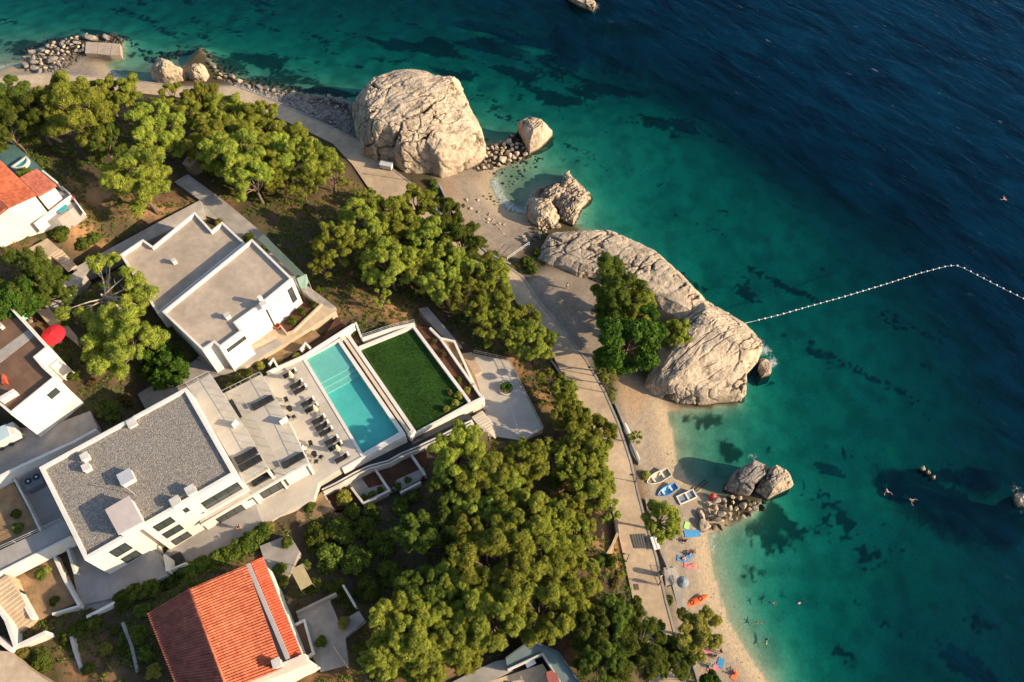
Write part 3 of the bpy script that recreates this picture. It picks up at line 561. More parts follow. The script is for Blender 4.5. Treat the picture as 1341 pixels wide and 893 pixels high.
# ---------------------------------------------------------------- limestone rocks
def rock_material(name, c, c2, lich=.35):
    m = bpy.data.materials.new(name); m.use_nodes = True; nt = m.node_tree; N, L = nt.nodes, nt.links; b = N['Principled BSDF']; b.inputs['Roughness'].default_value = .92; b.inputs['Specular IOR Level'].default_value = .15
    g = N.new('ShaderNodeNewGeometry'); sp = N.new('ShaderNodeSeparateXYZ'); L.new(g.outputs['Position'], sp.inputs[0])
    n1 = N.new('ShaderNodeTexNoise'); n1.inputs['Scale'].default_value = .38; n1.inputs['Detail'].default_value = 9; n1.inputs['Roughness'].default_value = .72; L.new(g.outputs['Position'], n1.inputs['Vector'])
    r = N.new('ShaderNodeValToRGB'); e = r.color_ramp.elements; e[0].position = .32; e[0].color = (c[0]*.48, c[1]*.52, c[2]*.58, 1); e[1].position = .68; e[1].color = (*c2, 1); k = e.new(.48); k.color = (*c, 1); L.new(n1.outputs['Fac'], r.inputs[0])
    # rain-blackened and lichen patches
    n2 = N.new('ShaderNodeTexNoise'); n2.inputs['Scale'].default_value = 1.3; n2.inputs['Detail'].default_value = 7; n2.inputs['Roughness'].default_value = .75; L.new(g.outputs['Position'], n2.inputs['Vector'])
    r2 = N.new('ShaderNodeValToRGB'); r2.color_ramp.elements[0].position = .52; r2.color_ramp.elements[1].position = .72; L.new(n2.outputs['Fac'], r2.inputs[0])
    mf = N.new('ShaderNodeMath'); mf.operation = 'MULTIPLY'; mf.inputs[1].default_value = lich; L.new(r2.outputs[0], mf.inputs[0])
    mx = N.new('ShaderNodeMix'); mx.data_type = 'RGBA'; mx.inputs['B'].default_value = (.13, .115, .095, 1); L.new(mf.outputs[0], mx.inputs['Factor']); L.new(r.outputs[0], mx.inputs['A'])
    # crevices coloured darker by a value stored per vertex
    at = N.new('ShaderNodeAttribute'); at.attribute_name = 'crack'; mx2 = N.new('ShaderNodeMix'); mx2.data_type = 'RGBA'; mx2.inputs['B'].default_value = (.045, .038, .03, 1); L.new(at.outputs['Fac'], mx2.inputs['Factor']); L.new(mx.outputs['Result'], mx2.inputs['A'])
    # wet, weed-blackened tide band
    wz = N.new('ShaderNodeMapRange'); wz.inputs['From Min'].default_value = .75; wz.inputs['From Max'].default_value = .2; L.new(sp.outputs['Z'], wz.inputs['Value'])
    mx3 = N.new('ShaderNodeMix'); mx3.data_type = 'RGBA'; mx3.inputs['B'].default_value = (.05, .037, .024, 1); L.new(wz.outputs[0], mx3.inputs['Factor']); L.new(mx2.outputs['Result'], mx3.inputs['A'])
    L.new(mx3.outputs['Result'], b.inputs['Base Color'])
    n3 = N.new('ShaderNodeTexNoise'); n3.inputs['Scale'].default_value = 2.5; n3.inputs['Detail'].default_value = 8; n3.inputs['Roughness'].default_value = .7; L.new(g.outputs['Position'], n3.inputs['Vector'])
    bp = N.new('ShaderNodeBump'); bp.inputs['Strength'].default_value = 1.0; bp.inputs['Distance'].default_value = .3; L.new(n3.outputs['Fac'], bp.inputs['Height']); L.new(bp.outputs[0], b.inputs['Normal'])
    return m
rockm = rock_material('limestone', (.46, .36, .255), (.57, .46, .34), .6); rockg = rock_material('grey_limestone', (.25, .22, .19), (.34, .30, .255), .5)

def catmull(P, n):
    """closed outline resampled to n points, slightly rounded"""
    P = np.array(P, float); Q_ = np.roll(P, -1, 0); seg = np.linalg.norm((Q_-P)[:, :2], axis=1); cum = np.concatenate([[0], np.cumsum(seg)]); t = np.linspace(0, cum[-1], n, endpoint=False)
    PP = np.vstack([P, P[:1]]); out = np.stack([np.interp(t, cum, PP[:, k]) for k in range(P.shape[1])], 1)
    for _ in range(2): out = (np.roll(out, 1, 0)+2*out+np.roll(out, -1, 0))/4
    return out
def rock(name, label, outline, spine, m=None, n=260, rings=80, e1=.5, e2=.85, amp=1.0, cell=3.5, crack=.5, base=-2.5, seed=1, strata=0.0, cat='rock', group=None, rough=1.0, cuts=12, qlo=.80, qhi=.975, zb=.15):
    """outline: (px, py, z) around the rock; spine: (px, py, height) along its crest"""
    O = catmull([(*W2(p, p[2]), p[2]) for p in outline], n); S = [(*W2(p, p[2]), p[2]) for p in spine]
    best = np.full(n, 1e9); M = np.zeros((n, 3))
    if len(S) == 1: M[:] = S[0]
    else:
        for a, b in zip(S, S[1:]):
            a = np.array(a); b = np.array(b); d = b[:2]-a[:2]; t = np.clip(((O[:, :2]-a[:2])@d)/(d@d), 0, 1); q = a+(b-a)*t[:, None]; dd = ((O[:, :2]-q[:, :2])**2).sum(1); k = dd < best; M[k] = q[k]; best = np.minimum(best, dd)
        for _ in range(12): M = (np.roll(M, 1, 0)+2*M+np.roll(M, -1, 0))/4
    rows = [(1.06, base, 0.0), (1.03, base*.4, 0.0)]
    P = []
    for r, zz, _ in rows: P.append(np.column_stack([M[:, 0]+(O[:, 0]-M[:, 0])*r, M[:, 1]+(O[:, 1]-M[:, 1])*r, np.full(n, zz)]))
    for k in range(rings):
        r = 1-(k/(rings-1))**1.25; s = max(0.0, 1-r**(2/e1))**(e2/2)
        P.append(np.column_stack([M[:, 0]+(O[:, 0]-M[:, 0])*r, M[:, 1]+(O[:, 1]-M[:, 1])*r, M[:, 2]*s]))
    P = np.array(P); K = len(P)
    rr = np.random.default_rng(seed+500); f0 = P.reshape(-1, 3); c0 = f0.mean(0)   # planar cleavage faces
    for _ in range(cuts):
        d = rr.normal(size=3); d[2] = abs(d[2])*.8+zb; d /= np.linalg.norm(d); k = (f0-c0)@d; cq = np.quantile(k, rr.uniform(qlo, qhi)); f0 = f0-np.outer(np.clip(k-cq, 0, None)*.92, d)
    P = f0.reshape(K, n, 3)
    dU = np.roll(P, -1, 1)-np.roll(P, 1, 1); dV = np.empty_like(P); dV[1:-1] = P[2:]-P[:-2]; dV[0] = P[1]-P[0]; dV[-1] = P[-1]-P[-2]
    Nn = np.cross(dU, dV); ln = np.linalg.norm(Nn, axis=2, keepdims=True); Nn = np.where(ln > 1e-6, Nn/np.maximum(ln, 1e-6), [0, 0, 1])
    if (Nn[K//2, :, 2].mean() < 0): Nn = -Nn
    Nn[-4:] = [0, 0, 1]; f = P.reshape(-1, 3); nn = Nn.reshape(-1, 3)
    wp = f+np.stack([fbm(f*.25, 2, seed+50), fbm(f*.25+9, 2, seed+51), fbm(f*.25+19, 2, seed+52)], 1)*.5
    rt = math.radians(52); wr = np.stack([(wp[:, 0]*math.cos(rt)-wp[:, 1]*math.sin(rt))*1.7, (wp[:, 0]*math.sin(rt)+wp[:, 1]*math.cos(rt))*.7, wp[:, 2]*1.0], 1)
    def facet(q, sd, tilt):
        F1, F2, idv = worley(q, sd); a = idv*6.283*7.0; b = (idv*53.7) % 1
        return F1, F2, idv, ((idv*31.3) % 1-.5)+tilt*(np.cos(a)*(q[:, 0]-np.floor(q[:, 0])-.5)*b+np.sin(a)*(q[:, 1]-np.floor(q[:, 1])-.5)*b)*0+tilt*(F1-.35)*(b-.5)
    hi = np.stack([fbm(f*1.1+3, 3, seed+60), fbm(f*1.1+13, 3, seed+61), fbm(f*1.1+23, 3, seed+62)], 1)*.28
    F1, F2, idv, d1 = facet((wr+hi)/cell, seed, 1.2); g1, g2, id2, d2 = facet((wr+hi)/(cell*.42)+7, seed+9, 1.2); _, _, _, d3 = facet((wr+hi*.6)/(cell*.17)+3, seed+19, 1.0)
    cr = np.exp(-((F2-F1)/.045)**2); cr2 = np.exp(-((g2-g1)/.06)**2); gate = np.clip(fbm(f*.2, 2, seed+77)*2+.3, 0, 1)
    rid = 1-np.abs(fbm(f*.55, 4, seed+5)); rid2 = 1-np.abs(fbm(f*1.9, 3, seed+6))
    disp = amp*(fbm(f*.14, 2, seed+3)*.45+d1*.55+d2*.30+d3*.12+(rid-.7)*.32*rough+(rid2-.7)*.12*rough)-crack*(cr*.9*gate+cr2*.22*gate)
    if strata:
        st = wr[:, 0]*1.0+wp[:, 2]*.8+fbm(f*.4, 2, seed+8)*.35; sv = np.abs((st/strata) % 1-.5)*2; gs = np.clip(sv*5-4.2, 0, 1)*np.clip(fbm(f*.3+5, 2, seed+15)*2.5, 0, 1); disp -= gs*.35*crack; cr2 = np.maximum(cr2, gs*.8)
    lim = np.repeat(np.clip((np.arange(K)-0)/6, .15, 1), n); f = f+nn*(disp*lim)[:, None]; f[-n:] = f[-n:].mean(0)
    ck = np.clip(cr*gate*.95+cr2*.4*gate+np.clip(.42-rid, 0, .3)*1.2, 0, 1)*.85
    I_ = np.arange(K*n).reshape(K, n); A = I_[:-1]; B = np.roll(I_, -1, 1)[:-1]; C_ = np.roll(I_, -1, 1)[1:]; D = I_[1:]
    o = np_mesh(name, f, np.stack([A, B, C_, D], 2).reshape(-1, 4), m or rockm, False, {'crack': ('FLOAT', ck)}); recentre(o)
    return tag(o, label, cat, group)

rock('sea_boulder','huge rounded pale limestone boulder with deep cracks beside the promenade',
 [(455,160,3),(457,128,5),(463,109,5),(483,93,5.5),(497,84,6),(536,79,6.5),(558,82,6.5),(582,94,6),(604,101,5),(614,120,6),(621,145,5),(632,176,3),(637,200,1.5),(630,210,1),(606,223,1),(579,234,1),(565,225,1.5),(530,226,2),(514,214,2),(494,214,2),(474,205,2),(460,189,2.5)],
 [(508,158,11),(545,158,11)], n=420, rings=130, e1=.72, e2=.8, zb=.7, qlo=.84, qhi=.98, amp=.6, cell=5.5, crack=1.3, seed=4, strata=1.7)
rock('angular_rock','angular block-shaped limestone rock standing in the water off the huge boulder',
 [(677,169,.6),(680,148,4),(688,143,4.5),(708,154,4),(725,168,2),(717,185,.3),(706,195,.3),(693,201,.3),(687,187,.5)], [(696,163,5.2)], n=180, rings=60, e1=.5, e2=.65, amp=.35, cell=3, crack=.3, cuts=8, qlo=.86, qhi=.98, zb=.4, seed=11)
for k, (ol, sp_, lb) in enumerate((([(696,270,1),(701,262,2),(713,262,2.5),(726,272,2),(729,284,1),(722,293,.5),(705,293,.5),(696,286,.6)], [(712,277,3)], 'ribbed pale rock nearest the sand in the small cove cluster'),
  ([(708,256,1),(716,242,2.5),(726,235,3),(735,238,2.5),(740,252,2),(732,267,1.5),(722,266,1.5),(714,262,1.5)], [(726,251,2.7)], 'pale rock in the middle of the small cove cluster'),
  ([(732,231,1),(744,231,1),(759,244,1.2),(771,254,.5),(768,263,.3),(760,271,.3),(751,289,.3),(743,287,.5),(735,280,.6),(737,264,1)], [(748,246,2.3),(750,268,2.3)], 'jagged reddish rock on the seaward side of the small cove cluster'))):
    cxy = (sum(p[0] for p in ol)/len(ol), sum(p[1] for p in ol)/len(ol)); ol = [(cxy[0]+(p[0]-cxy[0])*1.28, cxy[1]+(p[1]-cxy[1])*1.28, p[2]*.6) for p in ol]
    rock('cove_rock', lb, ol, sp_, n=190, rings=60, e1=.7, amp=.75, cell=1.5, crack=.8, cuts=7, qlo=.88, qhi=.985, zb=.5, seed=20+k, strata=.8, group='rocks clustered in the small cove')
rock('rock_ridge','long low pale rock ridge sloping into the green water beside the plaza',
 [(692,318,2),(714,297,1),(750,293,.6),(782,300,.4),(818,316,.3),(852,332,.3),(888,350,.3),(908,365,.3),(928,392,.6),(920,412,2),(904,420,3),(886,421,3),(866,414,3),(850,392,3.2),(822,376,3.2),(780,364,3),(756,364,3),(740,354,3),(716,348,3),(698,333,2.6)],
 [(722,328,3.9),(775,340,4.5),(830,362,5),(880,394,5.2),(904,408,5)], n=420, rings=90, e1=.62, e2=.8, amp=.28, cuts=16, zb=.9, qlo=.9, qhi=.99, cell=4, crack=.8, seed=31, strata=2.2)
rock('headland_rock','broad sunlit headland rock with diagonal cracks where the buoy line is tied',
 [(884,430,3),(892,408,3),(908,392,2.5),(930,392,2),(955,408,1.5),(972,426,1),(986,446,.6),(996,462,.3),(990,478,.2),(974,495,.2),(976,519,.2),(970,527,.1),(946,529,.1),(916,532,.1),(880,529,.1),(856,520,.6),(838,505,1.2),(831,489,2.2),(846,470,3),(858,452,3.5),(880,440,3.5)],
 [(868,486,5.5),(905,455,6.6),(932,432,6.6)], n=420, rings=110, e1=.7, e2=.8, zb=.9, qlo=.86, qhi=.985, amp=.34, cell=3.6, crack=.9, seed=43, strata=1.9)
rock('tip_rock','small dark wet rock in the foam at the tip of the headland',[(988,476,.2),(1000,468,.3),(1014,479,.2),(1012,491,.1),(996,496,.1)],[(1002,481,1.6)], m=rockm, n=110, rings=36, amp=.4, cell=1.5, crack=.4, seed=50)
rock('slab_rock','grey flat-topped rock slab leaning beside its tan twin in the bay',[(947,642,.3),(954,627,1.2),(964,616,1.8),(987,601,2.2),(1010,608,2.2),(1001,624,2),(992,632,2),(982,649,.5),(966,649,.3)],[(978,627,4.2)], m=rockg, n=180, rings=60, e1=.45, e2=.65, amp=.3, cell=3, crack=.3, cuts=7, qlo=.88, qhi=.98, zb=.5, seed=61)
rock('twin_rock','tan split rock at the seaward end of the bay rubble',[(988,643,.3),(998,626,1.2),(1008,611,2),(1019,606,2),(1037,624,1),(1036,639,.2),(1004,655,.1)],[(1011,627,4)], n=170, rings=60, e1=.5, e2=.65, amp=.35, cell=2.6, crack=.35, cuts=7, qlo=.88, qhi=.98, zb=.5, seed=66)
rock('beach_slab','tall pale wedge of rock at the left end of the upper shore',[(199,80,3),(207,73,4.5),(216,72,5),(240,92,2.5),(243,103,1),(221,113,.5),(203,111,.5)],[(218,84,5.6)], n=150, rings=50, e1=.6, e2=.8, amp=.8, cell=2.8, crack=.3, seed=71)
rock('beach_slab','smooth tan boulder touching the pale wedge on the upper shore',[(240,100,1),(241,86,2.5),(255,73,3.6),(268,80,3),(278,98,.6),(270,108,.4),(250,110,.4)],[(257,88,4.2)], n=150, rings=50, e1=.6, e2=.8, amp=.6, cell=2.6, crack=.2, seed=74)
rock('offshore_rock','small rock breaking the surface at the top of the picture',[(733,-6,.1),(750,-10,.4),(770,-6,.4),(784,8,.1),(778,17,.1),(758,9,.1)],[(752,-1,1.6),(774,8,1.4)], n=120, rings=36, amp=.5, cell=1.5, crack=.5, seed=80)
rock('reef_rock','brown reef rock awash in foam at the right edge',[(1318,652,.1),(1332,644,.2),(1360,646,.2),(1372,660,.1),(1350,672,.1),(1328,668,.1)],[(1345,657,1.0)], n=110, rings=30, amp=.5, cell=1.4, crack=.5, seed=83)
for k, (a, b) in enumerate(((1208,614),(1215,618.5),(1222,625))):
    rock('reef_rock', ('westernmost','middle','easternmost')[k]+' of three pink rock tips above the dark reef', [(a-4,b,.05),(a,b-3,.15),(a+4,b-1,.1),(a+3,b+3,.05),(a-2,b+3,.05)], [(a,b,.75)], n=60, rings=18, amp=.22, cell=.9, crack=.2, base=-1.0, seed=90+k, group='rock tips on the reef')

# loose stones: a dozen shared shapes
def stone_mesh(seed, m):
    bm = bmesh.new(); bmesh.ops.create_icosphere(bm, subdivisions=2, radius=1.0); V = np.array([v.co[:] for v in bm.verts]); rr = np.random.default_rng(seed)
    for _ in range(12):   # flat cleavage faces
        d = rr.normal(size=3); d /= np.linalg.norm(d); c = rr.uniform(.4, .75); k = V@d; V = V-np.outer(np.clip(k-c, 0, None), d)
    V = V*rr.uniform(.65, 1.35, 3)*[1.05, .8, .7]+fbm(V*1.5+seed, 2, seed)[:, None]*.06
    for v, p in zip(bm.verts, V): v.co = p
    me = bpy.data.meshes.new('stone'); bm.to_mesh(me); bm.free(); me.materials.append(m); return me
ST_A = [stone_mesh(100+i, rockm) for i in range(8)]; ST_B = [stone_mesh(200+i, rockg) for i in range(8)]
dark_stone = rock_material('wet_stone', (.13, .105, .08), (.24, .19, .14), .6); ST_C = [stone_mesh(300+i, dark_stone) for i in range(6)]
def rubble(px, z, n, lo, hi, meshes, label, group, seed, name='boulder', up=.15, pile=0.0):
    rr = random.Random(seed); poly = [W2(p, z) for p in px]; xs = [p[0] for p in poly]; ys = [p[1] for p in poly]; got = []; tries = 0
    ctr = (sum(xs)/len(xs), sum(ys)/len(ys)); rad = max(max(xs)-min(xs), max(ys)-min(ys))/2
    while len(got) < n and tries < n*60:
        tries += 1; x = rr.uniform(min(xs), max(xs)); y = rr.uniform(min(ys), max(ys)); s = lo+(hi-lo)*rr.random()**1.8
        if not inpoly(np.array([x]), np.array([y]), poly)[0] or any((x-a)**2+(y-b)**2 < (.62*(s+r))**2 for a, b, r in got): continue
        got.append((x, y, s))
    hz = height(np.array([g[0] for g in got]), np.array([g[1] for g in got]))
    for (x, y, s), h in zip(got, hz):
        o = bpy.data.objects.new(name, rr.choice(meshes)); col.objects.link(o)
        o.location = (x, y, max(h, -.45)+s*.3*rr.random()+up+pile*max(0, 1-math.hypot(x-ctr[0], y-ctr[1])/rad)); o.scale = (s*rr.uniform(.8, 1.2), s*rr.uniform(.8, 1.2), s*rr.uniform(.7, 1))
        o.rotation_euler = (rr.uniform(-.5, .5), rr.uniform(-.5, .5), rr.uniform(0, 6.28)); tag(o, label, 'boulder', group)
rubble([(28,84),(34,70),(62,57),(110,46),(150,43),(160,52),(112,54),(110,72),(88,72),(78,92),(60,98),(40,96)],.3,62,.5,1.5,ST_B+ST_A[:4],'loose stone in the rubble heap at the upper left point','stones of the upper left rubble heap',1,pile=.7)
rubble([(282,98),(340,112),(400,122),(452,128),(458,165),(470,195),(440,170),(400,148),(350,122),(300,108)],.8,70,.45,1.15,ST_B,'grey stone in the riprap left of the huge boulder','grey riprap stones left of the huge boulder',2)
rubble([(262,62),(278,66),(292,92),(330,108),(300,110),(280,102)],.2,14,.6,1.3,ST_A,'tan stone at the water edge right of the smooth tan boulder','tan stones beside the smooth boulder',3)
rubble([(632,198),(660,184),(680,172),(690,190),(694,204),(668,214),(640,224),(622,222)],.3,48,.55,1.25,ST_A+ST_C[:1],'stone in the rubble spit between the huge boulder and the angular rock','stones of the rubble spit',4,pile=.5)
rubble([(915,678),(925,662),(945,652),(968,652),(985,660),(1005,655),(996,672),(968,680),(945,692),(925,696)],.3,52,.5,1.15,ST_A+ST_C[:1],'stone in the rubble heap below the twin rocks in the bay','stones of the bay rubble heap',5,pile=.8)
rubble([(680,318),(700,298),(722,292),(735,296),(716,304),(694,326)],.5,16,.4,.95,ST_A+ST_C[:2],'stone wedged between the cove cluster and the rock ridge','stones at the foot of the ridge',6)
rubble([(603,255),(625,258),(650,285),(668,300),(660,312),(640,305),(615,275)],1,20,.18,.55,ST_A,'small pale stone lying on the cove sand','stones on the cove sand',7,up=.02)
rubble([(640,250),(655,258),(650,268),(632,258)],.5,9,.25,.5,ST_C,'dark stone at the waterline of the cove','dark stones at the cove waterline',8,up=.02)
def pebbles(name, label, px, z, n, lo, hi, meshes, seed, under=False):
    """small stones nobody would count, joined into one object"""
    rr = np.random.default_rng(seed); poly = [W2(p, z) for p in px]; xs = [p[0] for p in poly]; ys = [p[1] for p in poly]
    x = rr.uniform(min(xs), max(xs), n*4); y = rr.uniform(min(ys), max(ys), n*4); k = inpoly(x, y, poly); x, y = x[k][:n], y[k][:n]; h = height(x, y); VV = []; FF = []; o = 0
    base = []
    for me in meshes:
        bm = bmesh.new(); bmesh.ops.create_icosphere(bm, subdivisions=1, radius=1.0); V = np.array([v.co[:] for v in bm.verts])*rr.uniform(.7, 1.3, (12 if len(bm.verts) == 12 else len(bm.verts), 1)); base.append((V, np.array([[v.index for v in f.verts] for f in bm.faces]))); bm.free()
    for i in range(len(x)):
        V, Fc = base[i % len(base)]; s = lo+(hi-lo)*rr.random()**2; a = rr.uniform(0, 6.28); c, sn = math.cos(a), math.sin(a); q = V*s*[1, .8, .55]
        VV.append(np.stack([x[i]+q[:, 0]*c-q[:, 1]*sn, y[i]+q[:, 0]*sn+q[:, 1]*c, h[i]+q[:, 2]+s*.15], 1)); FF.append(Fc+o); o += len(V)
    ob = np_mesh(name, np.concatenate(VV), np.concatenate(FF), meshes[0].materials[0], False); return tag(ob, label, 'stones', None, 'stuff')
pebbles('seabed_stones','dark stones under the shallow water along the upper shore',[(20,70),(60,45),(150,32),(190,60),(250,55),(300,80),(380,108),(455,118),(455,130),(380,122),(300,106),(262,62),(200,80),(160,50),(60,62)],-.5,800,.15,.7,ST_C,1)
pebbles('shore_gravel','small grey stones filling the riprap along the upper promenade',[(282,100),(340,114),(400,126),(455,132),(470,195),(400,152),(330,122)],.8,1500,.12,.4,ST_B,3)
pebbles('shore_gravel','small stones filling the upper left rubble heap',[(26,86),(40,68),(110,46),(160,45),(160,56),(110,72),(70,100)],.5,600,.15,.45,ST_B,4)
pebbles('shore_gravel','small stones filling the rubble spit and the bay heap',[(622,225),(634,196),(690,176),(696,206)],.4,350,.15,.4,ST_A,5)
pebbles('beach_pebbles','pebbles scattered over the sand of the cove and the long beach',[(812,510),(850,520),(872,560),(900,640),(925,700),(940,790),(1000,893),(900,893),(875,790),(855,690),(830,600)],.8,900,.04,.1,ST_A,6)
pebbles('seabed_stones','dark stones under the water of the cove beside the rubble spit',[(640,228),(690,205),(715,200),(700,225),(660,250)],-.3,60,.12,.35,ST_C,7)
# ---------------------------------------------------------------- houses
def parapet(poly, t, z0, z1, wd, m=white, name='parapet'):
    """one parapet piece for each edge, set inside the outline"""
    inn = offset_poly(poly, wd); n = len(poly)
    for i in range(n):
        j = (i+1) % n; MB().prism([poly[i], poly[j], inn[j], inn[i]], z0, z1).build(name, m, t)
def window(t, A, B, quad, depth=.12, m=glassd, bars=1, name='window', fm=None):
    """window on the wall plane A-B (outside on the right of A>B); quad: its pixels in the photograph"""
    q = [ray_plane(px, py, A, B) for px, py in quad]; s0 = (q[0][0]+q[3][0])/2; s1 = (q[1][0]+q[2][0])/2; zt = (q[0][1]+q[1][1])/2; zb = (q[2][1]+q[3][1])/2
    return window_at(t, A, B, s0, s1, zb, zt, m, bars, name, fm)
def window_at(t, A, B, s0, s1, zb, zt, m=glassd, bars=1, name='window', fm=None):
    a = Vector((A[0], A[1], 0)); u = Vector((B[0]-A[0], B[1]-A[1], 0)).normalized(); n = Vector((u.y, -u.x, 0)); ang = math.atan2(u.y, u.x); fm = fm or frame_d
    c = a+u*(s0+s1)/2+Vector((0, 0, (zb+zt)/2)); w_, h_ = abs(s1-s0), zt-zb
    mb = MB()
    for sx in (-1, 1): mb.box(c+u*sx*(w_/2-.04)+n*.02, (.08, .1, h_), ang)
    for sz in (-1, 1): mb.box(c+Vector((0, 0, sz*(h_/2-.04)))+n*.02, (w_-.16, .096, .08), ang)
    for k in range(1, bars+1): mb.box(c+u*(k/(bars+1)-.5)*w_+n*.02, (.06, .09, h_-.16), ang)
    f = mb.build(name, fm, t); MB().box(c-n*.0, (w_-.15, .05, h_-.15), ang).build('pane', m, f)
    return f
def P2(px, z): return [W2(p, z) for p in px]

# ---- white villa with the gravel roof
ZR, Z1, Z2, Z0 = 20.5, 17.5, 14.5, 11.5
va = thing('white_villa', 'large white stepped villa with grey gravel flat roof above the pool terrace', 'villa', W(180, 640, 11))
roof = P2([(51, 612), (244, 507), (308.5, 620), (111, 733.5)], ZR)
A_, B_ = roof[3], roof[2]; au = (Vector(B_)-Vector(A_)).normalized(); an_ = Vector((au.y, -au.x))
def fac(s, d=0.0): q = Vector(A_)+au*s+an_*d; return (q.x, q.y)
gs = ray_plane(80+745/7.444, 650+330/7.444, A_, B_)[0]     # vertical recess in the front
blk = [roof[0], roof[1], roof[2], fac(gs+.45), fac(gs+.45, -.8), fac(gs-.45, -.8), fac(gs-.45), roof[3]]
MB().prism(blk, 8.8, ZR-.45).build('wall', white, va)
gi = offset_poly(roof, .42); MB().prism(gi, ZR-.6, ZR-.38).build('gravel_roof', gravel, va)
parapet(roof, va, ZR-.449, ZR, .42)
rr_ = np.random.default_rng(3); gx_ = []; 
def scatter_poly(poly, n, rr):
    xs = [p[0] for p in poly]; ys = [p[1] for p in poly]; x = rr.uniform(min(xs), max(xs), n*3); y = rr.uniform(min(ys), max(ys), n*3); k = inpoly(x, y, poly); return x[k][:n], y[k][:n]
sx_, sy_ = scatter_poly(offset_poly(roof, .6), 9000, rr_); ocv = np.array([(1, 0, 0), (-1, 0, 0), (0, 1, 0), (0, -1, 0), (0, 0, 1)]); ocf = np.array([(0, 2, 4), (2, 1, 4), (1, 3, 4), (3, 0, 4)])
n_ = len(sx_); sc_ = rr_.uniform(.03, .08, n_); aa_ = rr_.uniform(0, 6.28, n_); o_ = np.array(ORG['white_villa'])
bx = ocv[None]*sc_[:, None, None]; rx_ = np.stack([bx[..., 0]*np.cos(aa_)[:, None]-bx[..., 1]*np.sin(aa_)[:, None]+sx_[:, None], bx[..., 0]*np.sin(aa_)[:, None]+bx[..., 1]*np.cos(aa_)[:, None]+sy_[:, None], bx[..., 2]*.8+ZR-.385], 2)-o_
gst = np_mesh('gravel_stones', rx_.reshape(-1, 3), (ocf[None]+5*np.arange(n_)[:, None, None]).reshape(-1, 3), gravel, False, None, va); gst['kind'] = 'stuff'; ORG[gst.name] = ORG['white_villa']
# lift housing and small roof boxes
lift = P2([(80+440/7.444, 650+130/7.444), (80+655/7.444, 650+5/7.444), (80+782/7.444, 650+242/7.444), (80+565/7.444, 650+360/7.444)], 21.9)
lh = MB().prism(lift, ZR-.38, 21.75).build('lift_housing', white, va); MB().prism(offset_poly(lift, -.12), 21.75, 21.9).build('housing_cap', mat('pink_screed', (.46, .39, .36), .8, .06, 1), lh)
for cx, cy, w_, h_ in ((164, 624, 1.5, .95), (110, 597, .8, .8), (112, 611, .8, .8), (172, 553, 1.0, .45), (249, 641, 1.0, 1.0), (229, 656, 1.0, .9)):
    p = W(cx, cy, ZR+h_-.3); bxo = MB().box((p.x, p.y, ZR-.38+h_/2), (w_, w_, h_), math.radians(34.5)).build('roof_vent', white, va, bevel=.04)
    MB().box((p.x, p.y, ZR-.36+h_), (w_+.12, w_+.12, .09), math.radians(34.5)).build('vent_cap', whitew if cx != 164 else steel, bxo)
p = W(175, 646, ZR); MB().tube([(p.x, p.y, ZR-.4), (p.x, p.y, ZR+2.2)], .04, 6).build('aerial', steel, va)
# windows of the front
c3 = lambda x, y: (80+x/7.444, 650+y/7.444)
for q in (((465,540),(620,450),(700,498),(545,592)), ((585,605),(730,522),(792,562),(640,655)), ((893,292),(1065,197),(1118,240),(945,342)), ((985,367),(1150,268),(1198,310),(1030,410)), ((1073,432),(1230,338),(1280,380),(1115,475)), ((1160,500),(1318,405),(1362,448),(1205,540)), ((1185,128),(1225,105),(1258,130),(1215,160))):
    window(va, A_, B_, [c3(*k) for k in q], bars=1 if q[0][0] != 1185 else 0)
c2_ = lambda x, y: (230+x/7.444, 560+y/7.444)
window(va, A_, B_, [c2_(*k) for k in ((248,735),(600,525),(652,590),(305,792))], bars=2)
# upper terrace: an overhanging balcony slab
T1 = P2([(245.5, 506), (275.7, 489.5), (321.4, 560), (352, 614), (321, 632.5)], Z1); T1[0] = fac((Vector(B_)-Vector(A_)).length-0.0, 0) if False else T1[0]
MB().prism(T1, Z1-.35, Z1).build('upper_terrace', deckm, va)
T1r = [T1[0], tuple(Vector(T1[0]).lerp(Vector(T1[1]), .75)), tuple(Vector(T1[4]).lerp(Vector(T1[3]), .45)-0*au), T1[4]]; T1r[2] = tuple(Vector(T1r[2]).lerp(Vector(T1r[1]), .22)); T1r[3] = tuple(Vector(T1r[3]).lerp(Vector(T1r[0]), .22))
MB().prism(T1r, Z2-.02, Z1-.35).build('wall', white, va)
window_at(va, T1r[3], T1r[2], .5, (Vector(T1r[2])-Vector(T1r[3])).length-.3, Z2+.1, Z2+2.4, bars=1)
window_at(va, T1r[2], T1r[1], .6, 8.0, Z2+.1, Z2+2.4, bars=3)
MB().prism([T1[3], tuple(Vector(T1[3])-au*.35), tuple(Vector(T1[3])-au*.35-an_*.35), tuple(Vector(T1[3])-an_*.35)], Z2, Z1-.35).build('column', white, va)
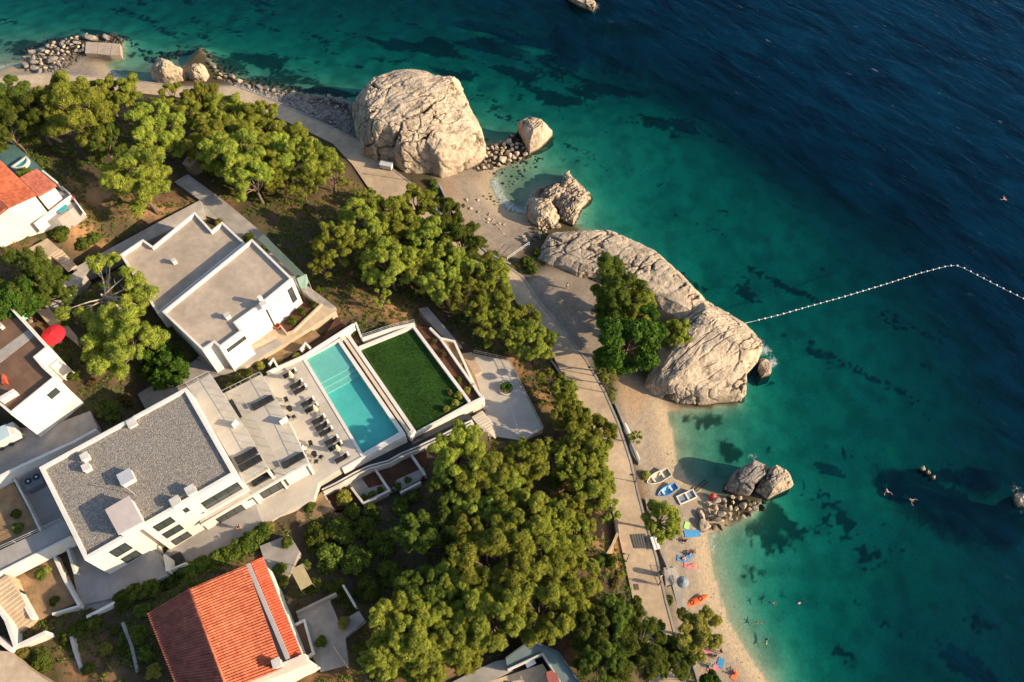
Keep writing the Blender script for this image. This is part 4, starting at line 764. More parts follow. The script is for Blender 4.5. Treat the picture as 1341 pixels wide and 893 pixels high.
# middle terrace: roof of the lower storey
T2 = P2([(262, 684), (329.5, 647.5), (404.7, 607), (375, 546), (345.5, 496), (343, 490), (289, 517)], Z2)
back = [T2[6], tuple(Vector(T2[0])-an_*1.0)]
MB().prism([T2[0], T2[1], T2[2], T2[3], T2[4], T2[5], T2[6]], 8.8, Z2-.12).build('wall', white, va)
MB().prism(offset_poly([T2[0], T2[1], T2[2], T2[3], T2[4], T2[5], T2[6]], -.03), Z2-.12, Z2).build('middle_terrace', deckm, va)
C_, D_ = T2[1], T2[2]
window(va, T2[0], T2[1], [c2_(*k) for k in ((395,888),(635,740),(685,795),(450,950))], bars=2)
window(va, C_, D_, [c2_(*k) for k in ((820,640),(1065,492),(1105,550),(860,695))], bars=2)
for q in ((((700,795),(760,760),(795,785),(730,820))), ((695,700),(735,678),(745,690),(705,712))):
    window(va, T2[0], T2[1], [c2_(*k) for k in q], bars=0)
for s_ in (.02, .5, .98):
    q = Vector(C_).lerp(Vector(D_), s_); MB().box((q.x+an_.x*.14, q.y+an_.y*.14, 12.9), (.3, .28, 2.8), math.atan2(au.y, au.x)).build('pilaster', white, va)
e0, e1_ = Vector(T2[0]), Vector(T2[2]); MB().box(((e0.x+e1_.x)/2+an_.x*.1, (e0.y+e1_.y)/2+an_.y*.1, Z2-.1), ((e1_-e0).length, .3, .26), math.atan2(au.y, au.x)).build('cornice', white, va)
q0, q1 = Vector(fac(gs+6.5)), Vector(B_); MB().box(((q0.x+q1.x)/2+an_.x*.25, (q0.y+q1.y)/2+an_.y*.25, 15.98), ((q1-q0).length, .5, .2), math.atan2(au.y, au.x)).build('sun_ledge', white, va)
# railings of the terraces
railing([(276.5, 491), (321.4, 560.5), (351, 613)], Z1, 1.0, 'glass railing along the pool side of the upper villa terrace', group='villa terrace railings')
railing([(246.5, 506), (275, 491)], Z1, 1.0, 'short glass railing at the north end of the upper villa terrace', group='villa terrace railings')
railing([(322.5, 631.5), (351, 614)], Z1, 1.0, 'short glass railing at the front of the upper villa terrace', group='villa terrace railings')
railing([(310.6, 508), (343, 563), (374.5, 622)], Z2, 1.0, 'glass railing between the two strips of the middle terrace', group='villa terrace railings')
railing([(343.5, 491.5), (375, 546), (404, 606)], Z2, 1.0, 'glass railing along the middle terrace above the loungers', group='villa terrace railings')
railing([(331, 646), (404, 607.5)], Z2, 1.0, 'glass railing at the front of the middle terrace', group='villa terrace railings')
railing([(291, 517), (342, 491.5)], Z2, 1.0, 'glass railing at the north end of the middle terrace', group='villa terrace railings')
for a, b, z, lb in (((309, 549), (303, 556), Z1, 'upper'), ((375, 545), (365.5, 552), Z2, 'middle')):
    wall([a, b], z+1.1, 1.1, .12, 'short white privacy partition standing across the %s villa terrace' % lb, white, 'partition')
wall([(215,726),(218.5,747.5)], 14.9, 3.5, .25, 'left white parapet of the sunken stairwell below the villa front', name='stairwell_wall'); wall([(218.5,747.5),(243.5,737)], 14.0, 2.6, .2, 'low front parapet of the sunken stairwell below the villa', name='stairwell_wall')
slab('stairwell_floor', [(214,733),(236,722),(243,735),(219,747)], 11.9, .5, shaded_asph)

# ---- pool
ZP = Z0
pw = [(401, 470), (442.7, 448), (523, 566), (475, 593.5)]
pool = thing('swimming_pool', 'long turquoise swimming pool with white rim beside the row of loungers', 'pool', W(460, 520, ZP-1.7)); PW = P2(pw, ZP)
PO = P2([(397, 472), (445, 443), (531, 568), (473, 598)], ZP)
def ringpoly(inner, outer, z0, z1, name, m, parent):
    n = len(inner)
    for i in range(n): j = (i+1) % n; MB().prism([inner[i], inner[j], outer[j], outer[i]], z0, z1).build(name, m, parent)
ringpoly(PW, PO, ZP-4, ZP+.08, 'coping', white, pool)
sh0 = tuple(Vector(PW[0]).lerp(Vector(PW[3]), .26)); sh1 = tuple(Vector(PW[1]).lerp(Vector(PW[2]), .26)); sl0 = tuple(Vector(PW[0]).lerp(Vector(PW[3]), .31)); sl1 = tuple(Vector(PW[1]).lerp(Vector(PW[2]), .31)); sm0 = tuple(Vector(PW[0]).lerp(Vector(PW[3]), .36)); sm1 = tuple(Vector(PW[1]).lerp(Vector(PW[2]), .36))
shelfm = mat('pool_shelf', (.42, .52, .45), .5, .05, 2)
MB().prism([PW[0], PW[1], sh1, sh0], ZP-2.2, ZP-.3).build('shallow_shelf', shelfm, pool)
MB().prism([sh0, sh1, sl1, sl0], ZP-2.2, ZP-.5).build('pool_step', shelfm, pool); MB().prism([sl0, sl1, sm1, sm0], ZP-2.2, ZP-.7).build('pool_step', shelfm, pool)
MB().prism([sm0, sm1, PW[2], PW[3]], ZP-2.2, ZP-.95).build('pool_floor', mat('pool_floor', (.22, .5, .45), .5, .05, 2), pool)
def pool_water():
    m = bpy.data.materials.new('pool_water'); m.use_nodes = True; nt = m.node_tree; N, L = nt.nodes, nt.links; N.remove(N['Principled BSDF'])
    t = N.new('ShaderNodeBsdfTransparent'); t.inputs[0].default_value = (.56, .9, .9, 1); g = N.new('ShaderNodeBsdfGlossy'); g.inputs['Roughness'].default_value = .03
    nz = N.new('ShaderNodeTexNoise'); nz.inputs['Scale'].default_value = 2.0; nz.inputs['Detail'].default_value = 2; bp = N.new('ShaderNodeBump'); bp.inputs['Strength'].default_value = .1; bp.inputs['Distance'].default_value = .1
    gg = N.new('ShaderNodeNewGeometry'); L.new(gg.outputs['Position'], nz.inputs['Vector']); L.new(nz.outputs['Fac'], bp.inputs['Height']); L.new(bp.outputs[0], g.inputs['Normal'])
    f = schlick(nt, bp.outputs[0]); mx = N.new('ShaderNodeMixShader'); L.new(f, mx.inputs[0]); L.new(t.outputs[0], mx.inputs[1]); L.new(g.outputs[0], mx.inputs[2]); L.new(mx.outputs[0], N['Material Output'].inputs[0]); return m
wq = MB(); wq.add([(*p, ZP-.08) for p in PW], [(0, 1, 2, 3)]); 
if (Vector(PW[1])-Vector(PW[0])).cross(Vector(PW[2])-Vector(PW[1])) < 0: wq.f = [f[::-1] for f in wq.f]
wq.build('pool_water', pool_water(), pool)
# planted channel between the pool and the lawn
wall([(450,441),(535,566)], 11.3, 4, .45, 'inner tan wall of the gravel channel beside the pool', mat('sand_render', (.55, .45, .34), .85, .06, 1), 'channel_wall')
wall([(456.5,440),(541,563),(535,570)], 11.2, 4, .5, 'white wall between the gravel channel and the lawn', white, 'channel_wall')
slab('channel_gravel', [(451,443),(456,441),(540,564),(534,568)], 10.75, 2, mat('channel_gravel', (.17, .135, .1), .95, .35, 4, .8, 14))
wall([(531,569),(474,599),(448,613.5)], 11.62, 3.5, .3, 'white front wall below the pool facing the dark ramp', white, 'pool_wall')
wall([(446,443),(450,440)], 11.6, 3, .5, 'white end block of the pool channel', white, 'channel_wall')
# lawn
lawn_px = [(474, 457), (541, 430), (611, 524), (598, 535), (541, 566)]
slab('lawn_bed', lawn_px, 9.9, 3.5, lawnm)
wall([(470,455),(541,426.5),(614.5,525)], 10.45, 4, .42, 'white coping wall around the seaward side of the lawn', white, 'lawn_wall')
wall([(541,568.5),(577,549.5),(612,530),(634,519.5)], 10.2, 3.2, .35, 'tall white wall below the lawn facing the dark ramp', white, 'lawn_wall')
slab('planter_soil', [(545,426),(563,430),(632,522),(616,527)], 9.3, 3, soil)
wall([(563,429),(577,443),(633,523)], 9.8, 3.5, .35, 'white middle planter wall seaward of the lawn', white, 'planter_wall')
slab('planter_soil', [(572,442),(595,447),(622,492),(633,524)], 8.2, 2.5, tansoil)
wall([(574,442),(595,446.5),(633,529)], 8.6, 3.5, .32, 'white outer planter wall above the sea patio', white, 'planter_wall')
for a, b, z, lb in (([(455,431),(466,423),(474,443)], None, 10.6, 'left'), ([(474,443),(512,430),(543,423)], None, 10.7, 'long')):
    wall(a, z, 3, .3, 'low white %s garden wall behind the top of the lawn' % lb, white, 'garden_wall')
railing([(474,442),(512,429),(543,422)], 10.7, .8, 'double rail fence behind the top of the lawn', glass=False)
wall([(463,424),(447,434),(397,466),(363,481),(349,488)], 12.2, 2.5, .3, 'low white wall along the north edge of the pool terrace', white, 'terrace_wall')
for a in (([(352,477),(358,470),(364,481)], 'first'), ([(393,458),(400,449),(406,455)], 'second')):
    wall(a[0], 12.3, 1.5, .3, '%s white planter box wall north of the pool terrace' % a[1], white, 'planter_wall')
slab('planter_soil', [(345,491),(425,440),(440,415),(452,425),(400,465)], 11.3, 2, soil)
slab('planter_soil', [(278,508),(288,516),(345,487),(420,440),(412,432),(340,470)], 11.2, 2, tansoil)
# dark sunken ramp
rt_ = [(417,631),(434,623),(457,609),(476,600.5),(503,592.5),(519,583),(539,575),(570,560),(597,545),(615,541)]; rb_ = [(421,640),(440,631),(464,617.5),(482,609),(508,602),(524,593),(543,585),(575,570),(600,557),(618,549)]
zr_ = [9.9, 9.85, 9.75, 9.7, 9.6, 9.5, 9.4, 9.1, 8.8, 8.6]; rm = MB(); rm.grid([[W(*a, z)+Vector((0, 0, 0)), W(*b, z), W(*b, z)-Vector((0, 0, 1))] for a, b, z in zip(rt_, rb_, zr_)]); struct(rm.build('sunken_ramp', shaded_asph))
wall([(x+.5, y+.8) for x, y in rb_], [z+.5 for z in zr_], 2.2, .16, 'inner pale kerb wall of the dark ramp', whitew, 'ramp_kerb'); wall([(x+2.3, y+4) for x, y in rb_], [z+.5 for z in zr_], 2.2, .16, 'outer pale kerb wall of the dark ramp', whitew, 'ramp_kerb')
# planters below the ramp
bed_px = [(421,643),(535,592),(560,582),(557,622),(551,632),(512,646),(478,660),(438,669)]
slab('planter_soil', bed_px, 8.7, 3, soil)
for a, lb in (([(420,642),(437,668)], 'westernmost cross wall of the planters below the ramp'), ([(460,638),(476,659),(510,642),(488,609)], 'white box wall around the middle planter with round shrubs'), ([(535,590),(557,622)], 'easternmost cross wall of the planters below the ramp'), ([(524,645),(551,631)], 'low front wall of the eastern planter below the ramp'), ([(437,668),(390,692)], 'long white garden wall west of the planters'), ([(375,690),(350,704)], 'short white garden wall beside the flowering bush')):
    wall(a, 9.5, 1.6, .3, lb, whitew, 'planter_wall')
slab('garden_soil', [(364,677),(411,654),(421,644),(437,667),(390,691),(376,690)], 10.4, 3, tansoil)
slab('planter_paving', [(457,634),(469,620),(483,639),(505,633),(512,640),(479,656)], 8.76, 1, concrete); slab('planter_paving', [(513,640),(520,628),(555,612),(557,620),(550,628),(524,642)], 8.76, 1, concrete)
# sea patio
railing([(621,463),(666,472.5),(711,562),(685,577),(672,564)], 6.5, 1.0, 'steel railing around the sea patio below the lawn', glass=False, gap=1.6)
railing([(668,535),(681,573)], 6.5, .9, 'short steel railing beside the steps of the sea patio', glass=False)
slab('stair_landing', [(604,463),(618,461),(631,486),(620,492)], 6.9, 2, asph)
pt = thing('round_planter', 'round stone planter ring with a small cycad on the sea patio', 'planter', W(663, 509, 6.5)); q = W(663, 509, 6.5)
MB().lathe((q.x, q.y, 6.5), [(1.15, 0), (1.15, .25), (.95, .25), (.95, .12)], 28).build('ring', whitew, pt); MB().lathe((q.x, q.y, 6.5), [(.95, .02), (.94, .16), (.1, .22)], 24).build('earth', mat('planter_earth', (.16, .11, .07), .95, .3, 3), pt)
# west court, walkway, stairs
wall([(-20,634),(14,616),(95,579),(126,562)], [18.2,18.2,18.0,17.8], 3.2, .35, 'long white wall between the grey alley and the gravel-roofed villa', white, 'court_wall')
wall([(14,619),(40,668),(57,704)], 16.9, 1.6, .22, 'white kerb wall between the service court and the side court', whitew, 'court_wall')
railing([(-20,741),(0,720.5),(84,682)], 17.0, .9, 'thin rail along the upper side of the entrance walkway', glass=False, gap=2)
wall([(-20,766),(0,749),(93,702)], 17.25, 2.6, .25, 'white lower edge wall of the entrance walkway', white, 'walkway_wall')
slab('garden_soil', [(12,747),(70,716),(98,790),(68,803),(44,815)], 14.4, 3, tansoil)
wall([(6,751),(28,783),(42,809)], 15.6, 3, .4, 'white wall between the left staircase and the sandy garden', white, 'garden_wall')
wall([(70,727),(84,758),(103,792)], 15.0, 2, .3, 'white wall between the sandy garden and the entrance patio', white, 'garden_wall'); wall([(88,718),(98,750)], 15.2, 2, .3, 'bright inner kerb wall at the corner of the entrance patio', white, 'garden_wall')
wall([(68,804),(104,793)], 15.0, 2, .25, 'white wall at the front of the sandy garden', white, 'garden_wall'); wall([(113,808),(150,789)], 14.9, 2.5, .35, 'white wall along the hedge below the entrance patio', white, 'garden_wall')
wall([(14,850),(60,828)], 16.4, 3, .45, 'thick white wall across the foot of the left staircase', white, 'garden_wall'); wall([(-8,788),(8,812),(20,846)], 16.6, 3, .4, 'white wall along the outer side of the left staircase', white, 'garden_wall'); wall([(-10,832),(14,851)], 17.0, 3, .4, 'white corner wall at the lane', white, 'garden_wall')
slab('lower_step_paving', [(68,805),(104,794),(142,777),(151,789),(80,818),(66,816)], 13.7, 2, patiom)
def stairs(label, c0, c1, c2, c3_, z0, z1, n, m, name='staircase'):
    """c0-c1 bottom edge, c2-c3 top edge (pixels); every step a slab of its own"""
    a0, a1 = W(*c0, z0), W(*c1, z0); b0, b1 = W(*c3_, z1), W(*c2, z1); t = thing(name, label, 'stairs', a0)
    for k in range(n):
        f0, f1 = k/n, (k+1)/n; z = z0+(z1-z0)*(k+1)/n
        MB().prism([tuple(a0.lerp(b0, f0))[:2], tuple(a1.lerp(b1, f0))[:2], tuple(a1.lerp(b1, f1))[:2], tuple(a0.lerp(b0, f1))[:2]], min(z0, z1)-.8, z).build('step', m, t)
    return t
stairs('wide tan outdoor staircase in the lower left corner', (22,832),(46,812),(10,752),(-14,768), 14.8, 16.9, 13, asph)
stairs('grey shaded steps beside the white house in the alley', (68,580),(108,561),(118,541),(52,570), 13.6, 15.2, 9, concrete)
stairs('tan garden steps below the red-roofed house', (86,352),(98,345),(80,326),(66,334), 16.6, 17.9, 6, asph)
stairs('pale steps beside the white wall under the lawn', (640,574),(653,566),(633,540),(618,547), 6.6, 8.5, 9, deckm)
slab('stone_paving', [(28,330),(62,312),(78,326),(64,336),(48,352),(36,342)], 18, 2, asph)
ac = thing('heat_pump', 'grey heat pump with two round fans in the service court', 'heat pump', W(45, 631, 15.8)); q = W(45, 631, 16.6); ra = math.radians(34)
MB().box((q.x, q.y, 16.35), (2.1, 1.7, 1.1), ra).build('casing', mat('unit_grey', (.12, .125, .13), .6, .05, 2), ac, bevel=.05)
for s_ in (-1, 1):
    fx, fy = q.x+math.cos(ra)*s_*.5-math.sin(ra)*.3, q.y+math.sin(ra)*s_*.5+math.cos(ra)*.3; g_ = MB().lathe((fx, fy, 16.9), [(.42, 0), (.42, .06), (.34, .06), (.34, .02)], 20).build('fan_grille', frame_d, ac); MB().lathe((fx, fy, 16.93), [(.14, 0), (.14, .06)], 12).build('fan_hub', steel, g_)

# ---- villa with two flat screed roofs
vb = thing('flat_roof_villa', 'white villa with two stepped flat beige roofs next to the pine slope', 'villa', W(280, 390, 11))
ZU, ZL = 17.3, 18.4
up = P2([(157,333),(187,313),(200,322),(255,277),(277,301),(291,290),(321,318),(206,411)], ZU)
lo = P2([(212,408),(330,312.5),(383,364.5),(342.5,398),(309,422),(317.5,433),(287.6,455),(280,448.5),(265,458.5)], ZL)
MB().prism(up, 9.5, ZU-.55).build('wall', white, vb); MB().prism(offset_poly(up, .3), ZU-.6, ZU-.5).build('upper_roof', roofm, vb); parapet(up, vb, ZU-.549, ZU, .3)
MB().prism(lo, 9.3, ZL-.55).build('wall', white, vb); MB().prism(offset_poly(lo, .3), ZL-.6, ZL-.5).build('lower_roof', roofm, vb); parapet(lo, vb, ZL-.549, ZL, .3)
cB = lambda x, y: (250+x/6.378, 340+y/6.378)
FA, FB = lo[3], lo[2]
window(vb, FA, FB, [cB(*k) for k in ((808,250),(848,222),(885,335),(848,362))], bars=0)
window(vb, FA, FB, [cB(*k) for k in ((705,325),(745,300),(760,330),(722,350))], bars=0, m=whitew, name='louvre_vent', fm=whitew)
window(vb, lo[6], lo[5], [cB(*k) for k in ((300,745),(450,635),(462,655),(310,778))], bars=2)
for cx, cy, w_, h_ in ((227,340,.7,.75),(297,412,.8,.8),(344,397,.9,1.2),(316,325,.5,.3)):
    zz = ZU if cx == 227 else ZL; p = W(cx, cy, zz+h_-.4); b_ = MB().box((p.x, p.y, zz-.5+h_/2), (w_*.8, w_*.6, h_), math.radians(36)).build('roof_vent', white, vb); MB().box((p.x, p.y, zz-.46+h_), (w_, w_*.8, .1), math.radians(36)).build('vent_cap', whitew, b_)
p0_, p1_ = W(342.5, 397, ZL), W(343, 396, ZL); q = Vector((*Vector(lo[3]).lerp(Vector(lo[2]), .0), 0)); fu = (Vector(FB)-Vector(FA)).normalized(); fn = Vector((fu.y, -fu.x))
for s_ in (.25, 6.0): qq = Vector(FA)+fu*s_+fn*.1; MB().tube([(qq.x, qq.y, 12), (qq.x, qq.y, ZL-.2)], .09, 8).build('downpipe', frame_d, vb)
MB().box((*(Vector(FA)+fu*.25-fn*.25), ZL+.6), (.55, .45, 1.3), math.atan2(fu.y, fu.x)).build('chimney', white, vb)
awn = thing('green_awning', 'small sage green canopy hipped over the corner door of the beige-roofed villa', 'canopy', W(398, 372, 12)); 
ap = [W(*cB(872,160), 14.2), W(*cB(965,120), 14.2), W(*cB(982,178), 13.7), W(*cB(955,235), 13.5), W(*cB(905,245), 13.5)]; am = MB(); top = sum((a for a in ap[:2]), Vector())/2+Vector((0, 0, .35))
am.add([tuple(a) for a in ap]+[tuple(a-Vector((0, 0, .12))) for a in ap], [(0, 1, 2, 3, 4), (9, 8, 7, 6, 5)]+[(i, (i+1) % 5, 5+(i+1) % 5, 5+i) for i in range(5)]); am.build('canopy_sheet', mat('sage_sheet', (.2, .3, .24), .6, .08, 1), awn)
for a in (ap[2], ap[3]): MB().tube([(a.x, a.y, a.z), (a.x, a.y, 11)], .04, 6).build('post', steel, awn)
ph, pl_ = W(377, 350, 13), W(300, 275, 13)
gl_ = thing('long_canopy', 'narrow dark green covered strip along the wall of the beige-roofed villa', 'canopy', W(350, 330, 12)); aa, bb, cc_, dd_ = W(337, 312, 13.9), W(345, 306, 13.3), W(398, 358, 13.3), W(389, 364, 13.9)
MB().prism([tuple(v)[:2] for v in (aa, bb, cc_, dd_)], [13.7, 13.1, 13.1, 13.7], [13.8, 13.2, 13.2, 13.8]).build('canopy_sheet', mat('dark_green_sheet', (.07, .1, .085), .7, .1, 1), gl_)
for v in (bb, bb.lerp(cc_, .5), cc_): MB().tube([(v.x, v.y, 13.1), (v.x, v.y, 10.5)], .04, 6).build('post', steel, gl_)
slab('side_ramp', [cB(*k) for k in ((310,870),(725,665),(770,700),(450,893),(330,900))], 12.05, 2, patiom)
railing([cB(315,858), cB(480,775), cB(560,735), cB(720,665)], 12.05, .9, 'thin white railing beside the ramp of the beige-roofed villa', glass=False)
wall([(421,397),(384,433),(375,436),(367,426)], 12.4, 1.2, .25, 'low tan wall around the flower bed of the beige-roofed villa', mat('tan_render', (.42, .31, .22), .9, .1, 1), 'flower_bed_wall'); slab('flower_bed_soil', [(367,425),(396,397),(418,397),(384,431),(375,434)], 12.1, 1.5, soil)
sp_ = thing('terracotta_pot', 'round red clay pot by the corner of the flower bed', 'pot', W(364, 429, 11.9)); q = W(364, 429, 11.9); MB().lathe(tuple(q), [(.3, 0), (.42, .5), (.46, .5), (.46, .6), (.36, .6), (.33, .5)], 16).build('pot', mat('terracotta', (.42, .1, .05), .8, .1, 2), sp_); MB().lathe((q.x, q.y, q.z+.46), [(.33, 0), (.3, .06)], 14).build('earth', soil, sp_)

# ---- tiled roofs
def tiled(name, quad, m, t, pitch=.31, row=.4, parent=None):
    """barrel tiles on a roof plane: quad = eave left, eave right, ridge right, ridge left"""
    e0, e1, r1, r0 = [Vector(q) for q in quad]; W_ = ((e1-e0).length+(r1-r0).length)/2; L_ = ((r0-e0).length+(r1-e1).length)/2; nc = max(2, round(W_/pitch)); nr = max(2, round(L_/row)); nrm = (e1-e0).cross(r0-e0).normalized()
    if nrm.z < 0: nrm = -nrm
    V = []; F_ = []; prof = ((0, 0.0), (.08, .07), (.25, .125), (.42, .07), (.5, 0.0), (.75, -.045))
    for r in range(nr):
        for s_, up_ in ((0, .035), (1, 0.0)):
            line = []
            for c in range(nc):
                for fx, fz in prof: line.append((c+fx, fz+up_))
            line.append((nc, up_))
            for cx, fz in line:
                u = cx/nc; v = (r+s_*.999)/nr; q = e0.lerp(e1, u).lerp(r0.lerp(r1, u), v)+nrm*(fz+.05); V.append(q[:])
    k = nc*len(prof)+1; I2 = np.arange(2*nr*k).reshape(2*nr, k); F_ = np.stack([I2[:-1, :-1], I2[:-1, 1:], I2[1:, 1:], I2[1:, :-1]], 2).reshape(-1, 4)
    V = np.array(V)-np.array(ORG[t.name])
    o = np_mesh(name, V, F_, m, False, None, parent or t); o['kind'] = 'stuff'; ORG[o.name] = ORG[t.name]; return o
def roof_base(t, quad, th, m, name='roof'):
    v = [Vector(q) for q in quad]; mb = MB(); mb.add([tuple(a) for a in v]+[tuple(a-Vector((0, 0, th))) for a in v], [(0, 1, 2, 3), (7, 6, 5, 4)]+[(i, 4+i, 4+(i+1) % 4, (i+1) % 4) for i in range(4)]); return mb.build(name, m, t)
def Q3(l): return [W(a, b, z) for a, b, z in l]
hc = thing('red_roof_house', 'house with big orange tiled gable roof at the bottom left', 'house', W(300, 830, 13)); cC = lambda x, y, z: (180+x/4.624, 720+y/4.624, z)
qL = Q3([cC(62,385,20.95), cC(262,893,20.95), cC(566,893,21.6), cC(312,238,21.6)]); qM = Q3([cC(880,720,20.2), cC(660,92,20.2), cC(312,238,21.6), cC(545,845,21.6)])
qR = Q3([cC(992,632,19.0), cC(757,46,19.0), cC(684,78,19.8), cC(925,658,19.8)])
for q, nm, m in ((qL, 'left', tile_b), (qM, 'main', tile_a), (qR, 'right', tile_c)): roof_base(hc, q, .18, tile_b, 'roof_deck'); tiled('roof_tiles', q, m, hc)
rg = MB(); rg.tube([q+Vector((0, 0, .1)) for q in (qL[3], qL[2])], .16, 8); rg.build('ridge_tiles', tile_a, hc, smooth=True)
g0, g1 = W(*cC(668,84,20.1)), W(*cC(912,662,20.1)); MB().prism([tuple(a)[:2] for a in (g0+Vector((-.2, -.1, 0)), g0+Vector((.2, .1, 0)), g1+Vector((.2, .1, 0)), g1+Vector((-.2, -.1, 0)))], 19.5, 20.15).build('gutter_wall', mat('pink_grey_render', (.38, .33, .31), .85, .06, 1), hc)
b0_, b1_ = W(*cC(650,800,20.6)), W(*cC(1020,650,20.2)); strip(fm_ := MB(), [tuple(b0_)[:2], tuple(b1_)[:2]], .8, 18.6, [20.75, 20.1]); fm_.build('gable_coping', mat('pink_render', (.56, .45, .38), .85, .06, 1), hc)
chp = W(*cC(850,690,20.9)); ch = MB().box((chp.x, chp.y, 20.5), (.7, .7, 1.9), math.radians(25)).build('chimney', whitew, hc); MB().box((chp.x, chp.y, 21.55), (.9, .9, .15), math.radians(25)).build('chimney_cap', whitew, ch)
ft = [tuple(qL[0].lerp(qL[3], .06))[:2], tuple(qL[1].lerp(qL[2], .06))[:2], tuple(qM[0].lerp(qM[3], .04))[:2], tuple(qR[0].lerp(qR[3], .25))[:2], tuple(qR[1].lerp(qR[2], .25))[:2]]
ft = [tuple(qL[0].lerp(qL[3], .06))[:2], tuple(qL[1].lerp(qL[2], .06))[:2], tuple(qL[2])[:2], tuple(b1_)[:2], tuple(qR[0].lerp(qR[3], .4))[:2], tuple(qR[1].lerp(qR[2], .3))[:2]]
MB().prism(ft, 11.5, 18.9).build('wall', mat('cream_render', (.62, .57, .48), .85, .06, 1), hc)
gt = MB(); gt.tube([q+Vector((0, 0, -.1)) for q in (qR[1], qR[0])], .08, 8); gt.build('gutter', tealroof, hc)

hd = thing('hill_house', 'cream house with red tiled roofs and shaded terrace at the left edge', 'house', W(20, 265, 18)); cD = lambda x, y, z: (x/7.444, 180+y/7.444, z)
qm = Q3([cD(352,560,24), cD(185,390,24), cD(-260,150,25.4), cD(76,684,25.4)]); qm = Q3([cD(352,562,23.6), cD(0,225,23.6), cD(-270,340,25), cD(76,686,25)])
q2 = Q3([cD(372,572,22.9), cD(550,470,22.2), cD(357,305,22.2), cD(187,392,22.9)])
qs = Q3([cD(76,686,25), cD(-270,340,25), cD(-560,560,23.2), cD(-190,900,23.2)])
for q, m in ((qm, tile_a), (qs, tile_b)): roof_base(hd, q, .18, tile_b, 'roof_deck'); tiled('roof_tiles', q, m, hd)
q2 = Q3([cD(550,470,22.2), cD(357,305,22.2), cD(187,392,22.9), cD(372,572,22.9)]); roof_base(hd, q2, .18, tile_b, 'roof_deck'); tiled('roof_tiles', q2, tile_b, hd)
cream = mat('cream_render', (.62, .57, .48))
MB().prism([tuple(qm[0].lerp(qm[3], .05))[:2], tuple(qm[1].lerp(qm[2], .05))[:2], tuple(qs[2].lerp(qs[1], .1))[:2], tuple(qs[3].lerp(qs[0], .1))[:2]], 17, 23.2).build('wall', cream, hd)
MB().prism([tuple(qm[0].lerp(qm[3], .05))[:2], tuple(qm[3])[:2], tuple(qs[3].lerp(qs[0], .1))[:2]], 23.1, [23.5, 24.8, 23.4]).build('gable', cream, hd)
MB().prism([tuple(q)[:2] for q in (q2[0].lerp(q2[3], .12), q2[1].lerp(q2[2], .12), q2[2], q2[3])], 17, [22.0, 22.0, 22.6, 22.6]).build('wall', cream, hd)
slab('house_terrace', [cD(*k, 0)[:2] for k in ((372,600),(540,500),(690,560),(760,650),(560,790),(330,850),(250,893))], 19.2, 3, patiom)
slab('house_yard', [cD(*k, 0)[:2] for k in ((0,60),(120,60),(270,175),(420,310),(560,430),(450,480),(200,400),(0,300))], 18.5, 3, mat('teal_yard', (.06, .12, .11), .8, .2, .6))
wall([cD(330,840,0)[:2], cD(520,690,0)[:2], cD(690,560,0)[:2]], 20.2, 2, .22, 'white parapet of the cream house terrace', white, 'terrace_wall'); wall([cD(410,320,0)[:2], cD(555,435,0)[:2]], 19.6, 2, .25, 'upper white garden wall behind the cream house', white, 'garden_wall'); wall([cD(600,475,0)[:2], cD(690,555,0)[:2], cD(775,670,0)[:2]], 19.6, 2, .2, 'white garden wall at the terrace corner of the cream house', white, 'garden_wall')
tb = thing('half_round_tub', 'half-round teal tub with white rim behind the cream house', 'tub', W(*cD(200,265,18.9))); tp = [W(*cD(120,285,19)), W(*cD(255,190,19))]; mid = (tp[0]+tp[1])/2; ax = (tp[1]-tp[0]); rad_ = ax.length/2; an0 = math.atan2(ax.y, ax.x)
arc = [(mid.x+rad_*math.cos(an0-math.pi*k/16), mid.y+rad_*math.sin(an0-math.pi*k/16)) for k in range(17)]
strip(tm_ := MB(), arc, .25, 18.3, 19.1, True); tm_.build('rim', whitew, tb); MB().prism(offset_poly(arc, .12), 18.3, 18.9).build('water', mat('teal_water', (.05, .28, .3), .1, .1, 1), tb)

he = thing('terrace_house', 'white house with brown tiled roof terrace and parapet at the left', 'house', W(30, 500, 15)); ZE = 22.6
cE = lambda x, y: (x/8.93, 380+y/8.93); cE2 = lambda x, y: (x/7.44, 480+y/7.44)
eo = P2([(-60,445),(-5,380),(63,454),(47,467),(58,480),(73,493.4),(13.4,541.8),(-60,480)], ZE)
MB().prism(eo, 14.0, ZE-.75).build('wall', white, he); MB().prism(offset_poly(eo, .3), ZE-.8, ZE-.7).build('terrace_floor', brownt, he); parapet(eo, he, ZE-.749, ZE, .28)
MB().prism(P2([cE(0,700), cE(330,460), cE(405,535), cE(0,850)], ZE-.68), ZE-.72, ZE-.66).build('floor_band', concrete, he)
MB().prism(P2([cE2(0,290), cE2(70,250), cE2(128,215), cE2(150,240), cE2(20,318), cE2(0,330)], ZE+.3), ZE-.7, ZE+.3).build('inner_wall', white, he)
window(he, eo[6], eo[5], [cE2(*k) for k in ((455,270),(545,205),(600,250),(490,310))], bars=0)
window(he, eo[6], eo[5], [cE2(*k) for k in ((690,412),(740,380),(755,402),(708,430))], bars=0, m=whitew, name='air_conditioner', fm=whitew)
MB().prism(P2([cE(0,370), cE(35,410), cE(0,440)], ZE-.1), ZE-.7, ZE-.1).build('rooftop_box', whitew, he)
MB().prism(P2([cE2(0,150), cE2(50,150), cE2(20,60), cE2(0,60)], ZE+.2), ZE-.7, ZE-.1).build('rooftop_box', tile_c, he)
pg = thing('pergola', 'small dark pergola frame beside the brown roof terrace', 'pergola', W(66, 475, 17)); 
